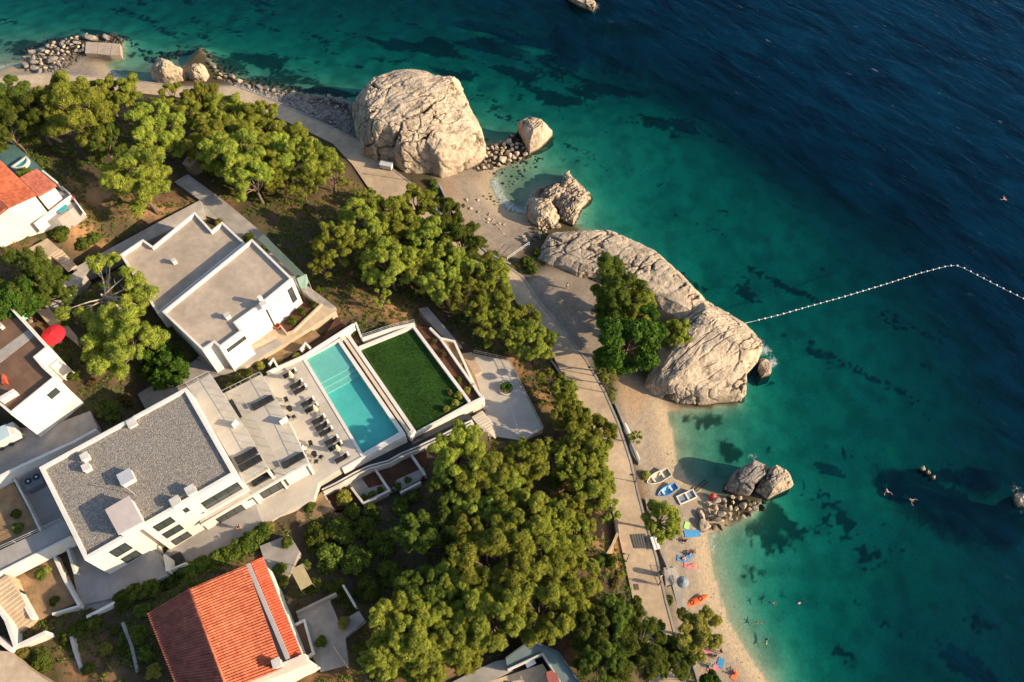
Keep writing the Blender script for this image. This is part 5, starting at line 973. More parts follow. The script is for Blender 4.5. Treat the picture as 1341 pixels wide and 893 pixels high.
for a, b in (((420,790),(565,665)), ((600,885),(705,810)), ((510,855),(590,790))): u, v = W(*cE(*a), 20), W(*cE(*b), 20); MB().tube([u, v], .09, 6).build('beam', whitew, pg)
for a in ((565,665),(705,810),(600,885)): u = W(*cE(*a), 20); MB().tube([u, (u.x, u.y, 16)], .08, 6).build('post', whitew, pg)
cb = thing('utility_trailer', 'boxy white trailer with pale blue cover parked in the grey yard', 'trailer', W(12, 570, 15.4)); q = W(13, 567, 16.6); ra = math.radians(32)
MB().box((q.x-1, q.y-.6, 16.5), (4.2, 1.9, 1.5), ra).build('body', white, cb, bevel=.08); MB().box((q.x-1.3, q.y-.8, 17.3), (3.4, 1.95, .14), ra).build('cover', mat('pale_blue_sheet', (.4, .5, .55), .6, .05, 1), cb)
for s_ in (-1, 1):
    for k in (-.6, .6):
        wx, wy = q.x-1+math.cos(ra)*k-math.sin(ra)*s_*.95, q.y-.6+math.sin(ra)*k+math.cos(ra)*s_*.95; tw = MB(); tw.tube([(wx+math.sin(ra)*.1, wy-math.cos(ra)*.1, 15.72), (wx-math.sin(ra)*.1, wy+math.cos(ra)*.1, 15.72)], .32, 16); tw.build('wheel', darkcl, cb)

hf = thing('seaside_house', 'partly hidden grey-roofed house with sunken courtyard at the bottom edge', 'house', W(715, 885, 8)); cF = lambda x, y: (590+x/6.095, 800+y/6.095); ZF = 10.6
MB().prism(P2([cF(450,470), cF(735,332), cF(1040,760), cF(900,760), cF(735,415), cF(515,500)], ZF) if False else P2([cF(455,468), cF(440,378), cF(640,230), cF(860,328), cF(1120,700), cF(960,700), cF(735,338)], ZF), 6.0, ZF).build('roof_walk', tealroof, hf)
strip(fw := MB(), P2([cF(440,378), cF(640,232), cF(860,328), cF(1120,700)], ZF+.35), .18, 6, ZF+.35); fw.build('parapet', mat('dark_render', (.09, .1, .11), .8, .1, 1), hf)
strip(fw := MB(), P2([cF(455,468), cF(735,338), cF(960,700)], ZF+.3), .15, ZF-1, ZF+.3); fw.build('inner_parapet', whitew, hf)
slab('courtyard_floor', [cF(*k) for k in ((300,567),(500,500),(735,420),(870,640),(700,760),(260,760))], 9.0, 2, asph)
cf = thing('courtyard_sofa', 'white bench seat in the dark courtyard of the grey-roofed house', 'bench', W(*cF(640,420), 8.9)); q = W(*cF(640,420), 9.3); MB().box((q.x, q.y, 9.2), (1.2, .5, .42), .45).build('seat', whitef, cf, bevel=.06); MB().box((q.x-.1, q.y+.25, 9.55), (1.2, .14, .5), .45).build('backrest', whitef, cf, bevel=.05)
cr_ = thing('courtyard_canopy', 'rust red awning beside the courtyard of the grey-roofed house', 'awning', W(*cF(815,520), 9)); u = [W(*cF(*k), 11) for k in ((762,490),(800,475),(850,500),(880,600),(790,620))]; MB().prism([tuple(a)[:2] for a in u], 10.9, 11.02).build('sheet', mat('rust_sheet', (.3, .09, .07), .8, .15, 1), cr_)
for a in u[:4]: MB().tube([(a.x, a.y, 10.9), (a.x, a.y, 8.8)], .05, 6).build('post', frame_d, cr_)
# ---------------------------------------------------------------- vegetation
pine_m = leaf_mat('pine_needles', (.13, .18, .028), (.40, .415, .065), .4)
dark_m = leaf_mat('dark_foliage', (.06, .10, .02), (.18, .225, .038), .4)
broad_m = leaf_mat('broad_leaves', (.03, .075, .012), (.09, .15, .02), .3)
olive_m = leaf_mat('olive_leaves', (.19, .19, .04), (.36, .33, .07), .35)
bush_m = leaf_mat('bush_leaves', (.05, .085, .015), (.14, .17, .03), .3)
dry_m = leaf_mat('dry_scrub', (.07, .065, .02), (.20, .14, .05), .25)
def puffs(C_, Rp, n, ln, wd, seed, flat=1.0, jit=.55):
    """needle or leaf tufts: n triangles around every centre in C_ (radius Rp)"""
    rr = np.random.default_rng(seed); N_ = len(C_); d = rr.normal(size=(N_, n, 3)); d[..., 2] = d[..., 2]*.9+.22; d /= np.linalg.norm(d, axis=2, keepdims=True)
    rad = Rp[:, None]*(rr.uniform(.35, 1, (N_, n))**.6); pos = C_[:, None]+d*rad[..., None]*[1, 1, flat]
    o = np.cross(d, rr.normal(size=d.shape)); o /= np.linalg.norm(o, axis=2, keepdims=True); o = o+d*rr.uniform(.1, .9, (N_, n, 1)); o /= np.linalg.norm(o, axis=2, keepdims=True); t = np.cross(o, d+rr.normal(size=d.shape)*jit*.6); t /= np.linalg.norm(t, axis=2, keepdims=True)
    L_ = ln*rr.uniform(.6, 1.3, (N_, n, 1)); w_ = wd*rr.uniform(.7, 1.3, (N_, n, 1))
    V = np.stack([pos-t*w_-o*L_*.35, pos+t*w_-o*L_*.35, pos+o*L_*.65], 2).reshape(-1, 3)
    tint = np.clip(rr.uniform(0, 1, (N_, 1))*.55+rr.uniform(0, .45, (N_, n)), 0, 1); tint = np.repeat(tint.reshape(-1), 3)
    return V, tint
def crown_mesh(name, V, tint, m):
    return np_mesh('~'+name, V, np.arange(len(V)).reshape(-1, 3), m, False, {'tint': ('FLOAT', tint)})
def pine_crown(seed, m, nb=10, per=9, pr=.115, n=190, ln=.075, wd=.0115, zs=.62, spread=1.0, ring=0.0, gap=.30):
    rr = np.random.default_rng(seed); cl = []; tries = 0
    while len(cl) < nb and tries < 4000:
        tries += 1; a = rr.uniform(0, 6.283); r = math.sqrt(rr.uniform(ring, 1))*.8*spread; z = zs*(rr.uniform(-.55, 1.0)-.55*r*r)
        c = np.array([r*math.cos(a), r*math.sin(a), z])
        if all(np.linalg.norm((c-k)*[1, 1, 1.3]) > gap for k in cl): cl.append(c)
    C_ = []; Rr = []
    for c in cl:
        k = max(3, int(per*rr.uniform(.6, 1.3))); s = rr.uniform(.75, 1.2); dd = rr.normal(size=(k, 3)); dd /= np.linalg.norm(dd, axis=1, keepdims=True); dd[:, 2] = np.abs(dd[:, 2])*.8-.15
        C_.append(c+dd*[.21, .21, .17]*s*rr.uniform(.35, 1.1, (k, 1))); Rr.append(rr.uniform(.65, 1.15, k)*pr*s)
    C_ = np.concatenate(C_); Rr = np.concatenate(Rr); V, t = puffs(C_, Rr, n, ln, wd, seed+1); return crown_mesh('crown', V, t, m), cl
def trunk_mesh(seed, cl, m, thick=.075, fork=.55, name='trunk'):
    """trunk from 0 to about 1, limbs out to the crown clusters (crown centre at height 1; x, y in crown radii)"""
    rr = random.Random(seed); mb = MB(); lx, ly = rr.uniform(-.12, .12), rr.uniform(-.12, .12); f = Vector((lx, ly, fork))
    mb.tube([(0, 0, -.05), (lx*.2, ly*.2, fork*.35), (lx*.7, ly*.7, fork*.75), f, (lx*1.1, ly*1.1, .95)], [thick*1.25, thick, thick*.85, thick*.7, thick*.35], 8)
    for c in cl:
        e = Vector((c[0], c[1], 1+c[2]*.55)); s = Vector((lx, ly, fork*rr.uniform(.75, 1.35))); m1 = s.lerp(e, .4)+Vector((rr.uniform(-.05, .05), rr.uniform(-.05, .05), rr.uniform(-.04, .06))); m2 = s.lerp(e, .75)+Vector((rr.uniform(-.06, .06), rr.uniform(-.06, .06), .03))
        mb.tube([s, m1, m2, e], [thick*.45, thick*.33, thick*.22, thick*.1], 5)
        for _ in range(2): q = m2+Vector((rr.uniform(-.22, .22), rr.uniform(-.22, .22), rr.uniform(-.02, .08))); mb.tube([m1.lerp(m2, rr.random()), q], [thick*.16, thick*.05], 4)
    me = bpy.data.meshes.new(name); me.from_pydata(mb.v, [], mb.f); me.materials.append(m); me.polygons.foreach_set('use_smooth', [True]*len(me.polygons)); return me
VAR = {}
def mk(kind, seeds, m, bark, **k):
    VAR[kind] = []
    for s in seeds: cm, cl = pine_crown(s, m, **k); VAR[kind].append((cm, trunk_mesh(s, cl, bark, .06 if kind == 'X' else .06, .7 if kind == 'X' else .55)))
mk('P', range(10, 17), pine_m, barkm, nb=22, per=17)
mk('S', range(30, 34), pine_m, barkm, nb=12, per=16, pr=.12)
mk('D', range(40, 44), dark_m, barkm, nb=22, per=17)
mk('B', range(50, 53), broad_m, barkm, nb=24, per=20, pr=.13, n=90, ln=.085, wd=.034)
mk('O', range(60, 63), olive_m, barkm, nb=22, per=18, n=170, ln=.09, wd=.013)
mk('X', range(70, 71), pine_m, barkp, nb=12, per=9, n=160, zs=.22, spread=1.35, ring=.35)
VCNT = {}
def tree(px, py, rpx, kind, label, hc=None, cat='pine tree', group='pine trees on the slope', zs=1.0):
    R_ = 1.2*rpx*(W(px+1, py, 6).x-W(px, py, 6).x); hc = hc or 2.0+R_*1.05; g = on_ground(px, py, hc); g.z = gz(g.x, g.y); k = VCNT.get(kind, 0); VCNT[kind] = k+1; cm, tm = VAR[kind][k % len(VAR[kind])]
    nm = {'P': 'pine_tree', 'S': 'pine_tree', 'D': 'evergreen_tree', 'B': 'broadleaf_tree', 'O': 'tamarisk_tree', 'X': 'pine_tree'}[kind]
    if kind in 'BDO' and cat == 'pine tree': cat = 'tree'
    t = thing(nm, label, cat, g, group, R.uniform(0, 6.28))
    c = bpy.data.objects.new('crown', cm); col.objects.link(c); c.parent = t; c.location = (0, 0, hc); c.scale = (R_*R.uniform(.93, 1.08), R_*R.uniform(.93, 1.08), R_*zs*R.uniform(.9, 1.1))
    b = bpy.data.objects.new('trunk', tm); col.objects.link(b); b.parent = t; b.scale = (R_, R_, hc); return t
P_, S_, D_k, B_k, O_k = 'P', 'S', 'D', 'B', 'O'
TREES = [
 (12,130,27,'D','dark evergreen at the top left corner nearest the frame edge'),(38,150,28,'D','dark evergreen behind the red tiled house at upper left'),(78,122,28,'P','pine beside the upper beach just left of the big bright crown'),
 (108,152,38,'P','big bright pine with wide crown above the cream house'),(165,122,22,'P','pine right below the concrete jetty of the upper beach'),(8,165,24,'D','dark evergreen cut by the left frame edge above the cream house'),
 (205,165,32,'P','tall bright pine left of the small hut roof'),(178,232,34,'P','large pine overhanging the orange bare soil patch'),(222,126,18,'S','small pine in front of the pale wedge rock'),(262,128,22,'P','pine in front of the smooth tan boulder'),
 (272,190,26,'P','pine right of the small hut roof'),(300,150,26,'P','pine in the upper row left of the riprap path'),(306,200,34,'P','broad pine over the shaded slope north of the beige-roofed villa'),(330,232,26,'P','pine above the corner of the beige-roofed villa'),
 (345,160,27,'P','pine beside the promenade below the riprap'),(372,205,26,'P','pine with bare lower trunk behind the upper row'),(404,208,29,'P','pine at the right end of the upper row'),(432,226,18,'S','small pine tip at the promenade bend'),(395,245,16,'S','small pine above the pale path fragment'),
 (480,250,14,'S','small round pine at the left of the promenade bend'),(545,265,23,'P','pine beside the hedge at the cove end'),(470,292,30,'P','big pine at the left of the central grove'),(508,285,28,'P','bright pine at the top of the central grove'),(437,318,24,'P','pine leaning over the shaded bank in the central grove'),
 (421,348,13,'S','small bright pine at the foot of the central grove'),(582,285,26,'D','dark evergreen above the hedge in the central grove'),(556,312,26,'P','pine in the heart of the central grove'),(510,348,28,'P','lowest large pine of the central grove above the bare soil'),(545,345,24,'P','pine between the grove heart and the lawn path'),
 (604,318,26,'D','dark evergreen overhanging the cove sand'),(575,372,24,'P','pine above the path at the top of the lawn'),(500,390,12,'S','little pine below the central grove near the garden wall'),(612,388,24,'P','pine with exposed trunk beside the pool path'),
 (645,362,24,'P','pine beside the promenade below the cove'),(655,402,24,'P','pine leaning over the promenade left of the plaza'),(640,430,20,'S','pine above the corner of the sea patio'),(672,440,22,'P','pine growing over the orange bank beside the sea patio'),(700,450,24,'P','rightmost pine of the row left of the plaza'),
 (722,498,17,'S','pine on the orange bank beside the upper promenade'),(745,545,24,'P','pine right of the sea patio corner'),(785,565,22,'P','pine reaching over the promenade by the white boats'),(762,585,24,'P','shaded pine below the sea patio'),(832,571,9,'S','tiny round pine on the kerb by the white boats'),
 (770,635,28,'P','pine left of the promenade opposite the blue boat'),(795,662,18,'S','small pine left of the promenade above the sandy steps'),(725,590,16,'S','little pine below the patio steps'),
 (598,595,32,'P','bright pine right of the red planter beds'),(640,625,34,'P','broad pine at the centre of the lower grove top'),(688,605,26,'P','pine below the sea patio railing'),(590,640,22,'D','dark evergreen between the planters and the lower grove'),(625,660,24,'P','pine on the upper flank of the lower grove'),
 (690,680,34,'P','large pine on the right of the lower grove'),(640,740,42,'P','largest pine crown in the middle of the lower grove'),(700,725,38,'P','big pine right of the largest lower crown'),(745,760,36,'P','pine above the dark evergreens near the promenade'),(560,770,28,'D','dark evergreen on the left of the lower grove'),
 (590,760,28,'P','pine left of the largest lower crown'),(524,825,36,'P','big bright pine left of the bottom house'),(585,830,32,'P','pine above the lane at the bottom edge'),(645,810,38,'P','bright pine hanging over the bottom house lane'),(705,800,40,'P','pine above the grey-roofed bottom house'),(560,880,26,'P','pine cut by the bottom edge left of the lane'),
 (760,815,30,'D','dark evergreen right of the grey-roofed bottom house'),(800,815,30,'D','dark evergreen where the promenade disappears'),(835,850,36,'D','large dark evergreen at the bottom near the beach'),(785,870,30,'D','dark evergreen at the bottom edge right of the house'),(880,868,26,'D','dark evergreen at the bottom edge beside the sand'),
 (545,700,24,'D','shaded dark evergreen in the hollow left of the lower grove'),(575,690,20,'D','shaded evergreen beside the red soil in the hollow'),
]
TREES += [(136,122,20,'P','pine between the big bright crown and the jetty'),(58,140,22,'P','pine squeezed between two dark evergreens at upper left'),(240,152,22,'P','pine above the small hut roof'),(284,168,24,'P','pine in the middle of the upper row'),(326,192,26,'P','dense pine in the lower part of the upper row'),(352,222,22,'P','pine at the lower right of the upper row'),(386,182,20,'P','pine touching the promenade in the upper row'),(140,190,20,'D','shaded evergreen below the big bright crown'),
 (530,300,24,'P','pine in the upper heart of the central grove'),(486,325,24,'P','pine in the lower left of the central grove'),(534,326,22,'D','shaded evergreen in the middle of the central grove'),(580,338,22,'P','pine on the right flank of the central grove'),(626,346,19,'S','small pine by the sea wall corner'),(598,352,22,'P','pine left of the sea wall corner'),(630,408,19,'P','pine over the bend of the pool path'),(686,420,19,'P','pine at the upper left of the plaza'),
 (665,650,27,'P','pine in the upper right of the lower grove'),(660,700,30,'P','pine between the large lower crowns'),(612,702,26,'P','pine on the upper left of the lower grove'),(722,682,24,'P','pine near the hill path'),(618,785,28,'P','pine below the largest lower crown'),(672,770,30,'P','dense pine right below the largest lower crown'),(734,800,24,'P','pine right above the grey-roofed bottom house'),(612,862,22,'P','pine hanging over the house lane'),(550,842,26,'P','pine left above the house lane'),(498,862,24,'P','leftmost bright pine at the bottom edge'),(540,796,24,'P','pine on the left shoulder of the lower grove'),(580,800,22,'P','pine at the foot of the lower grove'),(822,800,20,'D','dark evergreen touching the promenade at the bottom'),(860,836,20,'D','dark evergreen beside the tamarisk'),(752,700,22,'P','pine above the sandy steps'),(735,725,24,'P','pine left of the sandy steps')]
TREES += [(740,515,17,'P','pine leaning over the promenade edge above the corner of the sea patio'),(757,548,20,'P','pine hanging over the promenade right of the sea patio corner'),(775,590,20,'P','pine overhanging the promenade below the bend by the canoes'),(745,610,20,'P','pine inland of the promenade below the patio steps'),(788,622,18,'P','pine shading the promenade opposite the cream boat'),(750,672,22,'P','pine on the bank left of the sandy steps'),(770,700,18,'S','small pine beside the curved retaining wall')]
for a in TREES: tree(*a)
tree(866,680,26,'P','dome-shaped pine on the beach beside the boats', group='single trees by the shore'); tree(914,826,29,'O','yellowish tamarisk on the beach below the orange kayak', cat='tamarisk', group='single trees by the shore'); tree(930,892,12,'B','green bush tree at the bottom edge of the beach', group='single trees by the shore')
tree(810,376,34,'D','dark pine on the plaza against the rock ridge', group='trees on the plaza'); tree(832,402,25,'P','lighter pine between the two dark plaza trees', group='trees on the plaza'); tree(804,410,26,'D','dark pine in the middle of the plaza clump', group='trees on the plaza'); tree(822,442,38,'B','glossy broadleaf tree on the plaza', group='trees on the plaza'); tree(886,436,19,'P','small olive-green tree growing on the headland rock', group='trees on the plaza', cat='tree'); tree(788,470,14,'S','small pine beside the promenade below the plaza', group='trees on the plaza'); tree(797,490,10,'S','tiny pine on the sandy bank below the plaza', group='trees on the plaza')
tree(138,382,40,'X','pine with exposed pale branches beside the beige-roofed villa', hc=4.8, group='trees in the gardens'); tree(168,452,41,'P','big pine in the garden between the villas', hc=4.6, group='trees in the gardens'); tree(28,348,32,'D','dark tree beside the tan garden steps', group='trees in the gardens'); tree(62,368,20,'D','small dark tree beside the grey side path', group='trees in the gardens'); tree(12,385,22,'B','leafy tree behind the brown roof terrace', group='trees in the gardens'); tree(210,470,24,'B','leafy tree in front of the beige-roofed villa corner', hc=3.2, group='trees in the gardens')
# shrubs
VAR['b'] = []
def bush_mesh(seed, m, n=26, per=170, ln=.15, wd=.05):
    rr = np.random.default_rng(seed); d = rr.normal(size=(n, 3)); d /= np.linalg.norm(d, axis=1, keepdims=True); d[:, 2] = np.abs(d[:, 2]); C_ = d*[.6, .6, .62]*rr.uniform(.5, 1.1, (n, 1)); V, t = puffs(C_, rr.uniform(.2, .38, n), per, ln, wd, seed); return crown_mesh('foliage', V, t, m)
BUSH = {'g': [bush_mesh(80+i, bush_m) for i in range(3)], 'd': [bush_mesh(85+i, dark_m) for i in range(3)], 'y': [bush_mesh(90+i, olive_m) for i in range(2)], 'r': [bush_mesh(95, dry_m)], 'f': [bush_mesh(97, bush_m)]}
ball_ = {'g': bush_mesh(99, bush_m, 40, 200, .08, .03)}
stem_me = trunk_mesh(5, [np.array((.4, .2, .1)), np.array((-.3, .3, .1)), np.array((.1, -.4, .1))], barkm, .09, .3, 'stem')
def shrub(px, py, rpx, kind, label, z=None, group='garden shrubs', hs=.85, name='shrub', ball=False):
    R_ = 1.15*rpx*(W(px+1, py, 6).x-W(px, py, 6).x); g = on_ground(px, py, R_*.5) if z is None else W(px, py, z+R_*.4)
    if z is not None: g.z = z
    t = thing(name, label, 'shrub', g, group, R.uniform(0, 6.28)); ms = [ball_['g']] if ball else BUSH[kind]
    c = bpy.data.objects.new('foliage', ms[R.randrange(len(ms))]); col.objects.link(c); c.parent = t; c.location = (0, 0, R_*.15); c.scale = (R_*R.uniform(.9, 1.1), R_*R.uniform(.9, 1.1), R_*hs*R.uniform(.9, 1.15))
    b = bpy.data.objects.new('stem', stem_me); col.objects.link(b); b.parent = t; b.scale = (R_, R_, R_*.5); return t
hp = [(160,784),(176,777),(192,771),(207,764),(222,757),(238,750),(252,743),(266,737),(280,730),(296,723),(312,715),(328,707),(342,699)]
for i, (a, b) in enumerate(hp): shrub(a, b, 15+(i % 3), 'd' if i % 4 else 'g', 'bush in the dark hedge between the villa front and the big red roof', None, 'hedge below the villa front')
for i, (a, b) in enumerate([(566,238),(570,250),(576,262),(584,275),(592,288),(640,338),(648,348)]): shrub(a, b, 8, 'd', 'bush in the clipped hedge along the cove sand' if i < 5 else 'bush in the short hedge at the lower cove corner', None, 'hedge at the cove' if i < 5 else 'hedge at the lower cove corner')
SH_ = [(352,690,10,'y','pale flowering bush on the villa front patio'),(190,482,14,'d','dark clipped bush row end below the garden pine'),(225,480,14,'d','dark bush beside the alley wall under the garden pine'),(205,495,12,'d','dark bush in the middle of the garden hedge'),
 (140,537,17,'d','dark bush at the head of the grey alley steps'),(158,520,12,'r','brownish bush beside the dark bush in the alley'),(75,300,14,'g','bush on the bank below the cream house'),(100,305,12,'g','bright bush right of the tan garden steps'),(115,300,11,'g','bright round bush on the dry bank'),(92,325,10,'y','yellowish bush beside the garden steps'),
 (75,350,9,'d','dark bush at the foot of the garden steps'),(100,825,13,'g','light green bush at the left end of the lower hedge'),(85,835,11,'g','bright bush beside the thick white wall'),(50,865,17,'g','big round green bush by the lane'),(120,815,12,'g','green bush above the stone garden edging'),(30,855,10,'y','small yellow-green bush near the white corner wall'),
 (135,850,11,'y','reddish green bush in the stone-edged garden'),(115,875,9,'g','bush near the bottom edge of the garden'),(200,880,12,'y','pale spiky bush left of the big red roof'),(185,800,11,'d','dark bush at the roof corner'),(180,830,13,'d','dark bush in the shade left of the big red roof'),(190,855,12,'d','lower dark bush left of the big red roof'),
 (375,710,9,'g','bush at the corner of the short garden wall'),(365,745,10,'g','bright bush beside the small yellow arbour'),(370,760,9,'d','dark bush below the small yellow arbour'),(410,765,12,'d','dark bush right of the small yellow arbour'),(400,740,9,'d','dark vine bush behind the small yellow arbour'),
 (415,700,18,'d','large dark shrub under the long white wall'),(445,695,20,'d','large shaded shrub below the western planters'),(475,690,20,'d','shaded shrub below the middle planter'),(430,730,20,'d','shaded shrub in the upper hollow'),(465,735,22,'d','big shaded shrub in the hollow'),(500,710,20,'d','shaded shrub right of the hollow centre'),(480,770,20,'d','shaded shrub above the garden path'),(510,750,18,'d','shaded shrub left of the lower grove'),(440,770,14,'d','dark shrub beside the stone steps'),
 (450,652,13,'y','olive bush in front of the western planter'),(462,668,14,'g','bright bush below the western planter'),(485,668,12,'g','bush below the middle planter box'),(525,662,14,'g','bush below the eastern planter'),(540,650,11,'g','bright bush right of the eastern planter'),(405,662,9,'g','small bush in the triangular garden west of the planters'),
 (420,840,9,'d','round dark bush beside the courtyard path'),(450,815,9,'y','yellow bush left of the lower grove'),(470,848,10,'d','dark bush below the garden path'),(368,872,9,'g','bush under the gable of the big red roof'),(390,880,10,'g','bush at the bottom edge beside the gable'),
 (360,480,7,'g','green shrub in the first planter box north of the terrace'),(388,466,6,'y','feathery shrub in the second planter box'),(340,478,7,'y','yellowish shrub in the bed north of the middle terrace'),(325,488,7,'g','shrub in the bed beside the upper terrace'),(310,498,7,'g','leftmost shrub in the bed beside the upper terrace'),(300,505,6,'y','pale shrub at the upper terrace corner'),
 (395,408,7,'g','shrub in the flower bed of the beige-roofed villa'),(383,419,7,'d','darker shrub in the flower bed of the beige-roofed villa'),(410,398,6,'g','small shrub at the end of the flower bed'),(462,432,7,'g','fern-like shrub at the top corner of the pool'),(505,425,6,'y','spindly shrub behind the top of the lawn'),
 (601,517,7,'y','spiky yucca at the seaward corner of the lawn'),(596,527,6,'y','lower spiky yucca at the lawn corner'),(584,535,6,'y','small yucca on the front edge of the lawn'),(589,514,5,'r','brown shrub beside the yuccas'),(600,497,6,'g','shrub in the inner seaward planter'),(580,462,6,'r','reddish shrub at the top of the inner seaward planter'),(568,446,5,'r','reddish shrub near the planter corner'),(612,510,6,'y','shrub at the bottom of the inner seaward planter'),(602,478,5,'y','dry shrub in the outer seaward planter'),(618,505,5,'r','brown shrub in the outer seaward planter'),
 (690,342,10,'d','dark bush between the footbridge rail and the plaza'),(704,330,8,'d','dark bush at the foot of the rock ridge'),(698,352,9,'d','low dark bush at the plaza corner'),(850,482,8,'y','dry bush on the headland slope'),(862,470,7,'y','yellow bush on the edge of the headland rock'),
 (822,705,0.1,'g','x'),(800,735,12,'g','green bush beside the sandy steps'),(812,752,9,'y','yellow-green bush left of the promenade lamp'),(806,762,9,'r','rust-coloured bush beside the promenade'),(876,785,8,'d','dark clipped bush beside the beach ramp'),(846,622,8,'y','yellow bush behind the white boat'),(785,735,9,'d','dark bush above the sandy steps'),(728,630,11,'d','dark bush below the shaded pine'),(735,655,12,'d','dark bush beside the hill path'),
 (508,165,0.1,'g','x'),(25,750,9,'g','x'),(285,290,9,'y','bush beside the upper grey path'),(325,310,8,'d','dark bush along the upper grey path'),(345,325,8,'d','dark bush beside the green covered strip'),(416,378,8,'g','bush beside the sage green canopy'),(22,690,8,'d','dark bush in the side court'),(20,672,7,'g','small bush in the side court'),(52,752,8,'g','bush in the upper part of the sandy garden'),(70,786,7,'g','bush in the lower corner of the sandy garden'),(62,745,6,'y','dry bush in the sandy garden'),
 (30,225,10,'d','dark bush behind the half-round tub'),(70,255,7,'f','bush at the terrace corner of the cream house'),(85,420,8,'g','bush below the red parasol'),(50,400,7,'g','bush beside the mint parasol'),(84,470,8,'g','bush in the garden beside the pergola'),(66,452,7,'y','low bush under the red parasol'),(95,490,8,'d','dark bush in the pergola garden'),(120,500,7,'r','brown bush by the garden gate')]
for a in SH_:
    if a[4] != 'x': shrub(*a)
for i, (a, b) in enumerate(((477,651),(487.5,647.5),(498,641.5),(521,636),(534,628))): shrub(a, b, 5.5, 'd', 'round dark clipped shrub in the middle planter box' if i < 3 else 'round dark clipped shrub in the eastern planter', 8.7, 'round planter shrubs', .9)
for i, (a, b) in enumerate(((150,826),(156,841),(160,852))): shrub(a, b, 6.5, 'g', ('upper','middle','lower')[i]+' of three clipped green ball shrubs in the garden', None, 'clipped ball shrubs', .95, ball=True)
for a, b, lb in ((14,402,'pink bougainvillea beside the mint parasol'),(92,259,'pink bougainvillea at the terrace corner')):
    t = shrub(a, b, 6, 'f', lb, None, 'bougainvillea bushes'); V, tt = puffs(np.array([(0, 0, .4), (.4, .2, .3), (-.3, .3, .3), (.1, -.4, .35)]), np.array([.5, .4, .4, .4]), 60, .16, .08, 3); fm = crown_mesh('blossom', V*1.05, tt, flowerm); c = bpy.data.objects.new('blossom', fm); col.objects.link(c); c.parent = t; c.location = (0, 0, .2); c.scale = (.8, .8, .8)
for i, (a, b, h_, lb) in enumerate(((490,135,8.5,'upper left'),(494,150,9,'left'),(500,160,9.5,'middle'),(512,163,9.5,'lower'),(590,118,8.5,'upper right'),(538,132,10,'central'))):
    q = W(a, b, h_); t = thing('rock_shrub', '%s tuft of yellow-green shrub growing on the huge boulder' % lb, 'shrub', q, 'shrubs on the huge boulder'); c = bpy.data.objects.new('foliage', BUSH['y'][i % 2]); col.objects.link(c); c.parent = t; c.scale = (.95, .95, .6); b_ = bpy.data.objects.new('stem', stem_me); col.objects.link(b_); b_.parent = t; b_.scale = (.8, .8, .4)
q = W(663, 508, 6.7); cy = thing('cycad', 'small green cycad growing in the round planter', 'plant', q)
for k in range(14):
    a = k*2.4; r1 = .9; mbp = MB(); pts = [(0, 0, .1), (math.cos(a)*r1*.4, math.sin(a)*r1*.4, .55), (math.cos(a)*r1*.8, math.sin(a)*r1*.8, .6), (math.cos(a)*r1, math.sin(a)*r1, .4)]
    for u, v in zip(pts, pts[1:]):
        u, v = Vector(u), Vector(v); s_ = Vector((-math.sin(a), math.cos(a), 0))*.13; mbp.add([u-s_, u+s_, v+s_*.8, v-s_*.8], [(0, 1, 2, 3)])
    mbp.build('frond', broad_m, cy, local=True)
MB().tube([(0, 0, -.1), (0, 0, .2)], .12, 8).build('stem', barkm, cy, local=True)
# low scrub, dry grass and needle litter under the pines: one mass
def ground_cover(name, label, n, m, seed, ln, wd, size, mask):
    rr = np.random.default_rng(seed); x = rr.uniform(-95, 40, n*3); y = rr.uniform(5, 128, n*3); z = height(x, y); f = fbm(np.stack([x, y, x*0], 1)*.25, 3, seed)
    k = (z > 2.3) & mask(x, y, z, f)
    for px, zz in EXTRA_CARVE: k &= ~inpoly(x, y, offset_poly([W2(p, zz+2) for p in px], -.5))
    k &= ~inpoly(x, y, offset_poly([W2(p, 2.9) for p in PLAZA], -.3))
    for poly, zt in PLW: k &= ~inpoly(x, y, offset_poly(poly, -.6))
    for (a0, b0, z0), (a1, b1, z1) in zip(PRW, PRW[1:]): k &= ~inpoly(x, y, [(a0.x, a0.y), (b0.x, b0.y), (b1.x, b1.y), (a1.x, a1.y)])
    x, y, z = x[k][:n], y[k][:n], z[k][:n]; V, t = puffs(np.stack([x, y, z+size*.35], 1), rr.uniform(.5, 1.2, len(x))*size, 14, ln, wd, seed, .6)
    o = np_mesh(name, V, np.arange(len(V)).reshape(-1, 3), m, False, {'tint': ('FLOAT', t)}); tag(o, label, 'scrub', None, 'stuff')
ground_cover('scrub', 'low green scrub covering the slope under the pines', 16000, dark_m, 1, .28, .07, .4, lambda x, y, z, f: f > -.35)
ground_cover('dry_grass', 'dry grass and needle litter on the bare slope', 8000, dry_m, 2, .2, .03, .25, lambda x, y, z, f: f < .35)
lawn_w = P2(lawn_px, 9.9); lx_, ly_ = scatter_poly(offset_poly(lawn_w, .25), 16000, np.random.default_rng(8)); nl = len(lx_); rr = np.random.default_rng(9); aa = rr.uniform(0, 6.28, nl); hh = rr.uniform(.05, .11, nl); tl = rr.normal(size=(nl, 2))*.04
V = np.stack([np.stack([lx_+np.cos(aa)*.035, ly_+np.sin(aa)*.035, np.full(nl, 9.9)], 1), np.stack([lx_-np.cos(aa)*.035, ly_-np.sin(aa)*.035, np.full(nl, 9.9)], 1), np.stack([lx_+tl[:, 0], ly_+tl[:, 1], 9.9+hh], 1)], 1).reshape(-1, 3)
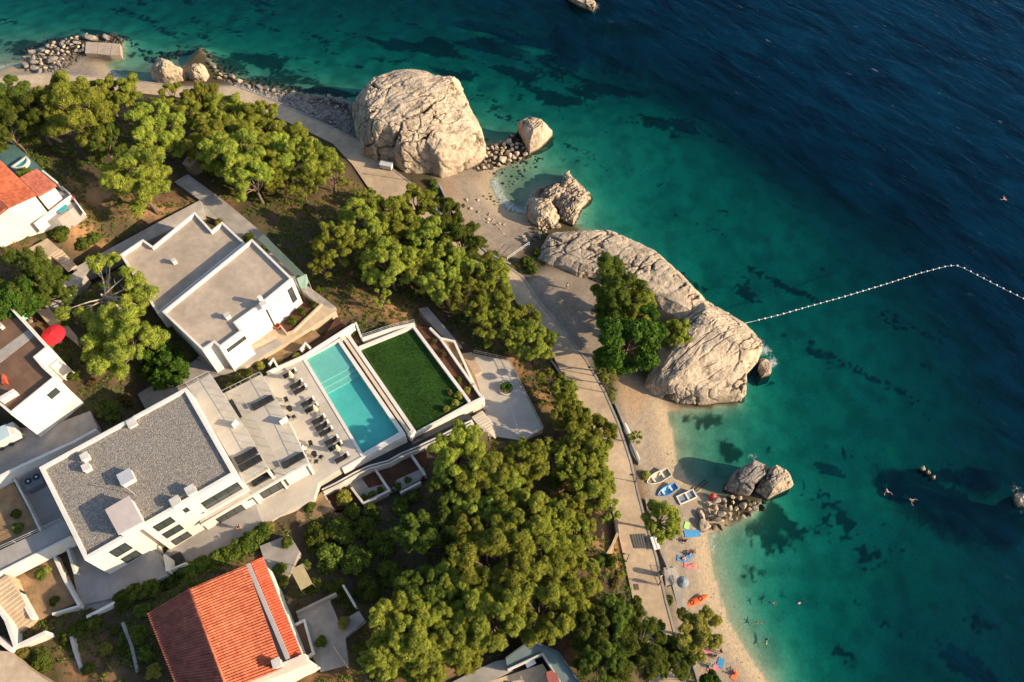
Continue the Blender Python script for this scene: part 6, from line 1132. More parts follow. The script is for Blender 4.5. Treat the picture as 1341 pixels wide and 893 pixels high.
lawn_o = np_mesh('lawn', V, np.arange(len(V)).reshape(-1, 3), leaf_mat('grass_blades', (.024, .075, .009), (.055, .14, .018), .3), False, {'tint': ('FLOAT', np.repeat(np.clip(fbm(np.stack([lx_, ly_, lx_*0], 1)*.35, 3, 4)*.9+.35+.18*np.sin((lx_*math.cos(.6)+ly_*math.sin(.6))*3.2)+rr.normal(size=nl)*.12, 0, 1), 3))}); tag(lawn_o, 'dark green mown lawn beside the swimming pool', 'lawn', None, 'stuff')
# ---------------------------------------------------------------- terrace furniture
UA = math.radians(33)
def lounger_proto():
    t = thing('sun_lounger', 'x', 'sun lounger', (0, 0, 0), 'black sun loungers beside the pool')
    f = MB()
    for s in (-1, 1): f.box((0, s*.32, .28), (1.95, .05, .06))
    for x in (-.95, -.3, .3): f.box((x, 0, .28), (.05, .6, .05))
    f.build('frame', frame_d, t, local=True)
    for x in (-.85, .75):
        for s in (-1, 1): MB().box((x, s*.32, .125), (.05, .05, .25)).build('leg', frame_d, t, local=True)
    MB().box((-.35, 0, .36), (1.25, .62, .1)).build('cushion', blackf, t, local=True, bevel=.03)
    MB().box((.58, 0, .52), (.75, .62, .1), ry=-.5).build('backrest', blackf, t, local=True, bevel=.03)
    mb = MB(); mb.tube([(.86, -.26, .74), (.86, .26, .74)], .14, 12); mb.build('rolled_towel', whitef, t, local=True, smooth=False)
    return t
lp = lounger_proto(); heads = [(386.3,483.6),(395,497.6),(400,504.7),(410,521),(415,529),(424.3,544),(429,552),(434,559.4),(441.5,571),(446.4,578.7),(455.2,594)]
ordl = ['first','second','third','fourth','fifth','sixth','seventh','eighth','ninth','tenth','last']
KIDS[lp.name] = list(lp.children)
def put(proto, i, loc, rz, label):
    o = proto if i == 0 else copy_tree(proto); o.location = loc; o.rotation_euler = (0, 0, rz); o['label'] = label; return o
for i in range(len(heads)-1, -1, -1):
    p = W(*heads[i], Z0+.7); put(lp, i, (p.x-math.cos(UA)*.86, p.y-math.sin(UA)*.86, Z0+.002), UA+R.uniform(-.04, .04), 'black sun lounger with rolled white towel, %s from the top of the poolside row' % ordl[i])
def daybed_proto():
    t = thing('daybed', 'x', 'daybed', (0, 0, 0), 'black daybeds on the villa terraces')
    MB().box((0, 0, .15), (2.9, .85, .2)).build('base', frame_d, t, local=True, bevel=.03); MB().box((.42, 0, .32), (1.95, .82, .16)).build('mattress', blackf, t, local=True, bevel=.04); MB().box((-.98, 0, .44), (.95, .82, .14), ry=.28).build('backrest', blackf, t, local=True, bevel=.04)
    for x in (-1.2, 1.2):
        for s in (-1, 1): MB().box((x, s*.35, .04), (.08, .08, .08)).build('leg', frame_d, t, local=True)
    return t
dp = daybed_proto(); KIDS[dp.name] = list(dp.children)
for i, (a, b, z, rz, lb) in reversed(list(enumerate(((344,526.5,Z2,UA,'black daybed alone on the outer strip of the middle terrace'),(322.7,595.6,Z1,UA,'upper one of two black daybeds on the front of the upper terrace'),(328,606,Z1,UA,'lower one of two black daybeds on the front of the upper terrace'),(344,625.5,Z2,UA,'black daybed in front of the shaded room under the upper terrace'),(384.6,602,Z2,UA,'black daybed at the front corner of the middle terrace above the pool deck'),(306.6,536,Z2,math.radians(-56),'black daybed set crosswise beside the upper terrace edge'))))):
    p = W(a, b, z+.35); put(dp, i, (p.x, p.y, z+.002), rz, lb)
def closed_parasol(px, py, z, label):
    p = W(px, py, z+1.5); t = thing('closed_parasol', label, 'parasol', (p.x, p.y, z), 'closed cream parasols between the loungers'); MB().tube([(p.x, p.y, z), (p.x, p.y, z+2.75)], .03, 8).build('pole', steel, t); MB().lathe((p.x, p.y, z), [(.4, 0), (.4, .07), (.1, .1)], 20).build('base', concrete, t)
    mb = MB(); n = 16; rows = []
    for r, h in ((.10, .75), (.2, .85), (.27, 1.15), (.22, 1.7), (.13, 2.3), (.04, 2.68)): rows.append([(p.x+r*(1+.22*(k % 2))*math.cos(6.283*k/n), p.y+r*(1+.22*(k % 2))*math.sin(6.283*k/n), z+h) for k in range(n+1)])
    mb.grid(rows).build('folded_canopy', creamf, t)
for a, b, lb in ((381,490.6,'top'),(413,535,'middle'),(442.4,587,'bottom')): closed_parasol(a, b, Z0, 'closed cream parasol at the %s of the lounger row' % lb)
def chair(px, py, z, rz, label, group, m=frame_d):
    p = W(px, py, z+.4); t = thing('terrace_chair', label, 'chair', (p.x, p.y, z), group, rz)
    MB().box((0, 0, .44), (.5, .5, .06)).build('seat', m, t, local=True, bevel=.015); MB().box((-.24, 0, .7), (.05, .5, .48), ry=-.12).build('backrest', m, t, local=True, bevel=.015)
    for x in (-.22, .22):
        for s in (-1, 1): MB().box((x, s*.22, .21), (.04, .04, .42)).build('leg', frame_d, t, local=True)
def rtable(px, py, z, label, r=.38):
    p = W(px, py, z+.7); t = thing('round_table', label, 'table', (p.x, p.y, z)); MB().lathe((p.x, p.y, z), [(r, .7), (r, .74)], 24).build('top', blackf, t); MB().tube([(p.x, p.y, z), (p.x, p.y, z+.7)], .04, 8).build('column', frame_d, t); MB().lathe((p.x, p.y, z), [(.26, 0), (.26, .03)], 20).build('foot', frame_d, t)
rtable(378.5, 534, Z0, 'small round black table of the upper deck seating group'); rtable(411, 593.6, Z0, 'small round black table of the lower deck seating group')
for k, (a, b, rz, lb) in enumerate(((375,524,-1.2,'chair above the upper round black table'),(377,546.6,1.2,'chair left below the upper round black table'),(384.6,545.7,2.2,'chair right below the upper round black table'),(407,581,-1.2,'chair above the lower round black table'),(399.5,587,-.2,'pale chair left of the lower round black table'),(414,604,1.6,'chair below the lower round black table'),(420.2,598.3,2.7,'chair right of the lower round black table'))): chair(a, b, Z0, rz, 'small dark terrace '+lb if 'pale' not in lb else 'small '+lb, 'deck chairs around the round tables', whitew if 'pale' in lb else blackf)
def parasol(px, py, z, r, m, label, tilt=0.0, seg=10, name='parasol', h=2.4):
    p = W(px, py, z+h); t = thing(name, label, 'parasol', (p.x, p.y, z)); MB().tube([(p.x, p.y, z), (p.x, p.y, z+h+.1)], .03, 8).build('pole', steel, t); MB().lathe((p.x, p.y, z), [(.3, 0), (.3, .06), (.08, .1)], 16).build('base', concrete, t)
    for k in range(seg):
        a0, a1 = 6.2832*k/seg, 6.2832*(k+1)/seg; mb = MB(); rows = []
        for f_, dz in ((0.02, .1), (.4, -.08), (.75, -.26), (1, -.46), (1.0, -.6)):
            sag = .03*math.sin(math.pi*f_); rows.append([(p.x+r*f_*math.cos(a), p.y+r*f_*math.sin(a), z+h+dz-(sag if j == 1 else 0)) for j, a in enumerate((a0, (a0+a1)/2, a1))])
        mb.grid(rows).build('canopy_panel', m, t)
        MB().tube([(p.x, p.y, z+h), (p.x+r*.98*math.cos(a0), p.y+r*.98*math.sin(a0), z+h-.47)], .012, 4).build('rib', steel, t)
parasol(67, 436, 16.9, 1.55, redf, 'big open red parasol in the garden beside the brown roof terrace'); parasol(28, 408.5, 17.6, .95, greenf, 'open mint green parasol against the wall of the brown-terraced house')
gm = thing('sun_canopy', 'small flat beige cloth canopy among vines beside the big red roof', 'canopy', W(395, 755, 12)); u = [W(a, b, 14.4) for a, b in ((380,746),(396,738),(409,764),(394,773))]; MB().prism([tuple(a)[:2] for a in u], 14.32, 14.4).build('cloth', mat('beige_cloth', (.33, .27, .15), .9, .1, 2), gm)
for a in u: MB().tube([(a.x, a.y, 14.32), (a.x, a.y, 11.6)], .05, 6).build('post', wood, gm)
gb = thing('wooden_gate', 'pale wooden gate leaning beside the garden path', 'gate', W(446, 860, 12.3)); u, v = W(438, 848, 13), W(455, 873, 13)
for k in range(7): q = u.lerp(v, k/6); MB().box((q.x, q.y, 12.85), (.12, .1, 1.1), .6).build('picket', mat('pale_wood', (.5, .42, .32), .85, .15, 3), gb)
for h in (12.6, 13.15): MB().tube([(u.x, u.y, h), (v.x, v.y, h)], .05, 6).build('rail', MATS['pale_wood'], gb)
wall([(93,833),(97,850),(104,870),(112,893)], [15.2,15.1,15,14.9], 1, .35, 'pale stone edging between the two garden plots', whitew, 'garden_edging'); wall([(160,815),(172,845),(180,880)], [14.6,14.5,14.4], 1, .35, 'grey stone edging beside the clipped ball shrubs', concrete, 'garden_edging')
wall([(449,766),(466,795)], 12.6, 1.2, .25, 'thin pale garden wall in the dark hollow', whitew, 'garden_wall'); wall([(388,802),(440,777)], 12.9, 1.2, .3, 'tan garden wall beside the garden path', concrete, 'garden_wall'); wall([(386,818),(398,812),(410,855),(398,862)], 13.0, 1.2, .25, 'low white wall around the small brown yard', white, 'garden_wall')
slab('small_yard', [(386,819),(398,813),(410,854),(398,860)], 12.5, 1, brownt)
bn = thing('waste_bins', 'row of black and white bins beside the white staircase wall', 'bins', W(31, 786, 14.4)); 
for k in range(4): q = W(27+k*1.9, 777+k*4.6, 15); b_ = MB().box((q.x, q.y, 14.95), (.5, .5, 1.0), .5).build('bin', blackf if k % 2 == 0 else whitef, bn, bevel=.04); MB().box((q.x, q.y, 15.5), (.55, .55, .08), .5).build('lid', blackf if k % 2 == 0 else whitef, b_)
bt = thing('blue_sunbed', 'turquoise sunbed cushion on the terrace of the cream house', 'sunbed', W(*cD(605,690,19.2))); q = W(*cD(605,690,19.6)); MB().box((q.x, q.y, 19.55), (1.5, 1.0, .16), .55).build('cushion', tealcl, bt, bevel=.04)
for s in (-.6, .6):
    for y in (-.4, .4): MB().box((q.x+math.cos(.55)*s-math.sin(.55)*y, q.y+math.sin(.55)*s+math.cos(.55)*y, 19.33), (.08, .08, .28), .55).build('leg', frame_d, bt)
for k, (x, y, lb) in enumerate(((470,590,'white patio table on the shaded terrace of the cream house'),(495,670,'terracotta-topped small table by the parapet of the cream house'))):
    q = W(*cD(x, y, 19.9)); t = thing('patio_table', lb, 'table', (q.x, q.y, 19.2)); MB().lathe((q.x, q.y, 19.2), [(.55, .68), (.55, .73)], 20).build('top', whitef if k == 0 else MATS['terracotta'], t); MB().tube([(q.x, q.y, 19.2), (q.x, q.y, 19.88)], .05, 8).build('column', frame_d, t); MB().lathe((q.x, q.y, 19.2), [(.3, 0), (.3, .03)], 16).build('foot', frame_d, t)
sd = thing('garden_shed', 'small tan shed roof almost hidden among the upper pines', 'shed', W(249, 210, 10)); u = [W(a, b, 12.4) for a, b in ((238,214),(250,201),(260,208),(248,219))]; MB().prism([tuple(a)[:2] for a in u], 12.3, [12.35, 12.7, 12.7, 12.35]).build('roof', mat('tan_sheet', (.32, .23, .15), .85, .1, 1), sd); MB().prism(offset_poly([tuple(a)[:2] for a in u], .15), 9.5, 12.3).build('wall', wood, sd)
# concrete jetty of the upper beach: slabs
jt = thing('concrete_jetty', 'flat concrete jetty slab at the upper left point', 'jetty', W(134, 63, 0))
for q in ([(112,54),(128,55),(126,70),(111,69)], [(128.6,55),(146,56),(143,72),(126.6,70)], [(146.6,56),(157,57),(158,71),(143.6,72)]): MB().prism(P2(q, 1.1), -1.5, 1.0+R.uniform(0, .12)).build('slab', mat('sea_concrete', (.36, .285, .215), .9, .15, .8, .3, 10), jt, bevel=.06)
# ---------------------------------------------------------------- boats and beach things
def loft(L, B, Hh, n=18, m=9, bow=.9, stern=.75):
    rows = []
    for i in range(n+1):
        t = i/n; w_ = B/2*(stern+(1-stern)*(t/.42)) if t < .42 else B/2*max(0.0, 1-((t-.42)/.58)**2.2)**.8; w_ = max(w_, .02); sh = Hh*(1+.22*max(0, t-.5)*2)
        rows.append([((t-.5)*L, w_*math.sin(-math.pi/2+math.pi*j/m)*1.0, sh*(1-abs(math.cos(-math.pi/2+math.pi*j/m))**.7)) for j in range(m+1)])
    return rows
def rowboat(loc, rz, L, B, Hh, mh, mi, label, tilt=0.0, seats=2):
    t = thing('rowing_boat', label, 'boat', loc, 'boats pulled up on the beach', rz); out = loft(L, B, Hh); inn = [[(x*.97, y*.9, z*.93+.06) for x, y, z in r] for r in loft(L, B, Hh)]
    h = MB(); h.grid(out); n = len(out); k = len(out[0]); h.add([p for p in out[0]], [tuple(range(k))]); h.build('hull', mh, t, local=True, smooth=False)
    g = MB(); g.grid([r[::-1] for r in inn]); g.build('inner_hull', mi, t, local=True)
    rim = [r[0] for r in out]+[r[-1] for r in out[::-1]]; MB().tube(rim+[rim[0]], .05, 6).build('gunwale', mh, t, local=True)
    for s in range(seats): x = (-.22+.4*s)*L; w_ = B*.9 if s == 0 else B*.7; MB().box((x, 0, Hh*.72), (.28, w_, .05)).build('thwart', whitep if mi != whitep else wood, t, local=True)
    return t
def along(p0, p1, z):
    a, b = W(*p0, z), W(*p1, z); return (a+b)/2, math.atan2(b.y-a.y, b.x-a.x), (b-a).length
c, a, L_ = along((875,620),(847,634), 1.2); c.z = gz(c.x, c.y)+.02; rowboat(c, a, L_*1.05, 1.55, .62, whitep, mat('cream_gelcoat', (.5, .44, .3), .5, .1, 2), 'open cream white rowing boat with bow towards the bushes')
c, a, L_ = along((885,637),(861,650), 1.2); c.z = gz(c.x, c.y)+.02; rowboat(c, a, L_*1.02, 1.25, .5, bluep, mat('light_blue_paint', (.16, .42, .68), .5, .1, 2), 'bright blue rowing boat between the cream boat and the dome-shaped pine')
c, a, L_ = along((888,655),(911,645), 1.2); c.z = gz(c.x, c.y)+.02; rf = thing('flat_boat', 'square-ended white flat boat with grey inside on the sand', 'boat', c, 'boats pulled up on the beach', a)
MB().box((0, 0, .18), (L_, 1.3, .3)).build('hull', whitep, rf, local=True, bevel=.06); MB().box((0, 0, .34), (L_*.8, 1.0, .04)).build('floor', greycl, rf, local=True)
for s in (-1, 1): MB().box((0, s*.6, .45), (L_, .12, .26)).build('side', whitep, rf, local=True); MB().box((s*L_*.46, 0, .45), (.18, 1.3, .27)).build('end_board', whitep, rf, local=True)
MB().box((.1, 0, .5), (.25, 1.05, .05)).build('thwart', whitep, rf, local=True)
for k, (p0, p1) in enumerate((((908,641),(924,627.5)), ((911.5,643.5),(927.5,630)))):
    c, a, L_ = along(p0, p1, .4); o = MB().box((0, 0, 0), (L_, .12, .14)).build('launch_rail', blackf); o.location = (c.x, c.y, .25); o.rotation_euler = (0, .09, a); tag(o, ('left','right')[k]+' dark boat launching rail running into the shaded shallows', 'rail', 'launching rails')
def kayak(loc, rz, L, B, m, label, flip=False, name='kayak'):
    t = thing(name, label, 'kayak', loc, None, rz); rows = []; n = 20
    for i in range(n+1):
        s = i/n; w_ = B/2*max(.03, math.sin(math.pi*s)**.6); rows.append([((s-.5)*L, w_*math.cos(6.2832*j/12), .22+.18*math.sin(6.2832*j/12)*max(.1, math.sin(math.pi*s)**.4)+.1*(2*s-1)**2) for j in range(13)])
    MB().grid(rows).build('hull', m, t, local=True, smooth=True)
    if not flip:
        for x in (-.18, .17): mb = MB(); mb.lathe((x*L, 0, .36), [(.3, 0), (.3, .06), (.2, .06), (.18, .02)], 16); mb.build('cockpit', darkcl, t, local=True)
    else: MB().box((0, 0, .42), (L*.8, .05, .06)).build('keel', m, t, local=True)
    return t
c, a, L_ = along((898,793),(926,780), 1.3); c.z = gz(c.x, c.y); kayak(c, a, L_*1.12, 1.0, orangep, 'orange kayak lying on the beach above the tamarisk')
for k, (p0, p1) in enumerate((((817,553),(825,574)), ((825,580),(838,606)))): c, a, L_ = along(p0, p1, 2.4); c.z = gz(c.x, c.y); kayak(c, a, L_*1.05, .8, whitep, ('shorter','longer')[k]+' upturned white canoe lying along the promenade kerb', True, 'upturned_canoe')
q = W(934, 650, .6); q.z = max(0, gz(q.x, q.y)); by = thing('mooring_buoy', 'round red mooring buoy beside the bay rubble heap', 'buoy', q); MB().lathe((0, 0, 0), [(.05, 0), (.3, .1), (.5, .35), (.52, .5), (.42, .8), (.2, .98), (.06, 1.02)], 18).build('float', redp, by, local=True, smooth=True); MB().tube([(0, 0, 1), (0, 0, 1.16)], .05, 8).build('eye', steel, by, local=True)
# buoy line
bl = thing('buoy_line', 'white string of buoys tied to the headland and bending out to sea', 'buoy line', W(970, 427, 0)); pts = [(968,425,2.2),(985,421,.3),(1020,412.5,.05),(1060,401,.05),(1100,390,.05),(1160,372,.05),(1205,357.5,.05),(1240,348.5,.05),(1252,347.5,.05),(1262,351,.05),(1300,371,.05),(1341,391.5,.05),(1400,421,.05)]
LP_ = [W(a, b, z) for a, b, z in pts]; MB().tube(LP_, .022, 5).build('rope', whitef, bl); fm_ = None; acc = 0.0; ob0 = np.array(ORG[bl.name])
fl = MB(); fl.lathe((0, 0, 0), [(.03, -.14), (.13, -.1), (.17, 0), (.13, .1), (.03, .14)], 10); fme = None; big = 0
step = 1.12
for a, b in zip(LP_[1:], LP_[2:]):
    L_ = (b-a).length; d = step-acc
    while d <= L_:
        q = a.lerp(b, d/L_)
        if fme is None: o = fl.build('float', whitef, bl, local=True, smooth=True); fme = o.data
        else: o = bpy.data.objects.new('float', fme); col.objects.link(o); o.parent = bl
        o.location = Vector(q)-Vector(ob0)+Vector((0, 0, .06)); o.scale = (.95, .95, .95); d += step
    acc = L_-(d-step)
# promenade furniture
def lamp(px, py, h, label):
    p = W(px, py, 2.8); p.z = 2.7; t = thing('street_lamp', label, 'street lamp', p, 'promenade lamps'); MB().tube([(0, 0, 0), (0, 0, .5), (0, 0, h)], [.1, .06, .05], 8).build('pole', frame_d, t, local=True); MB().tube([(0, 0, h), (-.35, .05, h+.12), (-.7, .1, h+.08)], .035, 6).build('arm', frame_d, t, local=True); hd_ = MB().box((-.85, .12, h+.06), (.5, .24, .1)).build('lamp_head', frame_d, t, local=True, bevel=.03); MB().box((-.85, .12, h), (.36, .16, .03)).build('lens', whitef, hd_, local=True)
lamp(792, 514, 2.6, 'slim dark promenade lamp near the sandy bank'); lamp(777.5, 492, 2.6, 'slim dark promenade lamp beside the small pine below the plaza'); lamp(832, 631, 2.6, 'slim dark promenade lamp opposite the blue boat'); lamp(820, 735, 3.4, 'dark promenade lamp at the planted bank above the beach towels'); lamp(540, 236, 3, 'dark lamp beside the hedge below the huge boulder')
wb = thing('white_bench', 'long white slatted bench between the promenade and the beach', 'bench', W(858, 712, 2.6)); u, v = W(855.5, 702.5, 3.1), W(861, 719.5, 3.1); dr = math.atan2(v.y-u.y, v.x-u.x); mid = (u+v)/2
for s in (-.24, .24): MB().box((mid.x-math.sin(dr)*s, mid.y+math.cos(dr)*s, 3.1), ((v-u).length, .4, .06), dr).build('seat_board', whitef, wb)
for k in (-.4, .4):
    for s in (-.2, .2): MB().box((mid.x+math.cos(dr)*k*2-math.sin(dr)*s, mid.y+math.sin(dr)*k*2+math.cos(dr)*s, 2.86), (.07, .07, .44), dr).build('leg', steel, wb)
gr = thing('floor_grate', 'grey slatted floor grate set in the promenade', 'grate', W(838, 709, 2.75)); gq = [W(826,700,2.75), W(846,699,2.75), W(850,718,2.75), W(831,718,2.75)]
for k in range(6):
    f0, f1 = k/6+.02, (k+1)/6-.03; MB().prism([tuple(gq[0].lerp(gq[1], f0))[:2], tuple(gq[0].lerp(gq[1], f1))[:2], tuple(gq[3].lerp(gq[2], f1))[:2], tuple(gq[3].lerp(gq[2], f0))[:2]], 2.6, 2.8).build('slat', mat('grate_grey', (.12, .115, .11), .7, .1, 2), gr)
p = W(865, 752, 3); bo = thing('litter_bin', 'round white litter bin with dark lid at the promenade edge', 'bin', (p.x, p.y, 2.7)); MB().lathe((0, 0, 0), [(.3, 0), (.36, 1.2), (.36, 1.25)], 18).build('drum', whitef, bo, local=True); MB().lathe((0, 0, 1.25), [(.38, 0), (.3, .16), (.1, .2)], 18).build('lid', frame_d, bo, local=True)
dr_ = MB().prism(P2([(830,765),(836,764.5),(837,772),(831,772.5)], 2.74), 2.6, 2.745).build('drain_cover', mat('rust_plate', (.13, .085, .06), .8, .2, 3)); recentre(dr_); tag(dr_, 'square rusty drain cover in the promenade', 'drain cover')
stairs('short concrete steps from the promenade down to the towels', (884,744),(888,764),(872,766),(869,743), 1.5, 2.7, 6, concrete)
slab('beach_ramp', [(876,745),(884,742),(896,770),(900,800),(890,806),(882,772)], [2.0,1.9,1.8,1.6,1.7,1.9], 1.2, concrete)
wall([(846,652),(852,680),(866,722),(876,745)], 2.78, 1.4, .3, 'low concrete beach wall between the promenade and the sand', concrete, 'beach_wall'); wall([(806,528),(818,556),(838,606)], 2.9, 1.2, .3, 'low stone kerb wall along the promenade above the upturned canoes', concrete, 'beach_wall'); wall([(896,842),(908,870),(915,893)], 2.6, 1.2, .3, 'tan retaining wall under the tamarisk', concrete, 'beach_wall')
railing([(872,744),(884,772)], 2.7, .9, 'steel handrail of the concrete beach steps', glass=False)
hr = railing([(664.5,341),(693,321)], [2.8,2.6], .9, 'white handrail crossing to the rock ridge from the cove', glass=False, m=whitef)
wall([(640,330),(652,338),(668,345)], 2.9, 1.6, .3, 'low sea wall at the lower corner of the cove', concrete, 'sea_wall')
wall([(575,240),(592,275),(618,312),(640,332)], 2.9, 1.6, .3, 'low sea wall along the back of the cove sand', concrete, 'sea_wall')
ct = thing('vendor_cart', 'small white vendor cart parked at the foot of the huge boulder', 'cart', W(506, 218, 2.4)); q = W(506, 216.5, 3.2); ang = -.25
MB().box((q.x, q.y, 3.15), (2.1, 1.0, .9), ang).build('body', white, ct, bevel=.05); MB().box((q.x, q.y, 3.66), (2.25, 1.15, .07), ang).build('lid', mat('pale_grey_lid', (.5, .52, .55), .5, .05, 2), ct)
for s in (-1, 1):
    for k in (-.7, .7): wx, wy = q.x+math.cos(ang)*k-math.sin(ang)*s*.45, q.y+math.sin(ang)*k+math.cos(ang)*s*.45; mb = MB(); mb.tube([(wx, wy-.05, 2.68), (wx, wy+.05, 2.68)], .22, 12); mb.build('wheel', darkcl, ct)
wall([(806,678),(809,698),(802,714),(794,728),(792,744)], [4.2,4.2,4.1,4,4], 1.6, .35, 'curved tan retaining wall above the promenade beside the sandy steps', asph, 'retaining_wall')
wall([(722,472),(738,494),(756,520),(770,560)], 3.25, 1.2, .3, 'low stone wall along the inland side of the promenade', concrete, 'retaining_wall')
# towels, mats, beach parasol
def towel(px, py, w_, l_, rz, m, label, stripes=None):
    w_ *= .82; l_ *= .85; p = W(px, py, 1.2); me = MB(); n = 8; rows = []
    for i in range(n+1):
        for_r = []
        for j in range(5):
            x, y = (i/n-.5)*l_, (j/4-.5)*w_; X_, Y_ = p.x+x*math.cos(rz)-y*math.sin(rz), p.y+x*math.sin(rz)+y*math.cos(rz); for_r.append((X_, Y_, gz(X_, Y_)+.06+.02*math.sin(i*1.7+j*2.3)))
        rows.append(for_r)
    o = me.grid(rows).build('beach_towel', m); md = o.modifiers.new('thick', 'SOLIDIFY'); md.thickness = .03; recentre(o); return tag(o, label, 'towel', 'towels on the beach')
TW = [(905,697.5,1.2,2.1,.15,bluecl,'wide blue beach towel just below the bay rubble heap'),(911,697,1.1,1.9,.15,bluecl,'second blue towel touching the wide blue one'),(894,732,1.0,1.9,-.15,bluecl,'blue towel under the bathers beside the pink towel'),(904,740,1.0,1.9,-.1,pinkcl,'pink towel below the blue bathers towel'),(904,727,.8,1.4,.5,bluecl,'small blue mat beside the seated bathers'),(900,687,.8,1.2,1.2,limecl,'lime green towel at the foot of the dome-shaped pine'),
 (924,853,.9,1.6,-.05,pinkcl,'pale pink towel below the tamarisk'),(943.5,868,1.0,1.5,1.1,bluecl,'bright blue towel near the bottom of the beach'),(933,877,1.0,1.8,.5,pinkcl,'pink towel near the bottom of the beach'),(962,884,.9,1.5,1.0,mat('orange_cloth',(.6,.14,.05),.9,.1,4),'orange towel lowest on the beach')]
for a in TW: towel(*a)
parasol(895, 761, 1.35, .8, greycl, 'grey blue beach parasol beside the concrete steps', name='beach_parasol', h=1.9)
yf = thing('inflatable_ring', 'yellow swim ring lying beside the tamarisk', 'swim ring', W(938, 837, 1.2)); yf.location.z = gz(*yf.location[:2])+.1; mb = MB(); mb.tube([(.45*math.cos(6.2832*k/24), .45*math.sin(6.2832*k/24), .05) for k in range(25)], .14, 8); mb.build('ring', mat('yellow_vinyl', (.7, .36, .04), .4, .05, 2), yf, local=True, smooth=True)
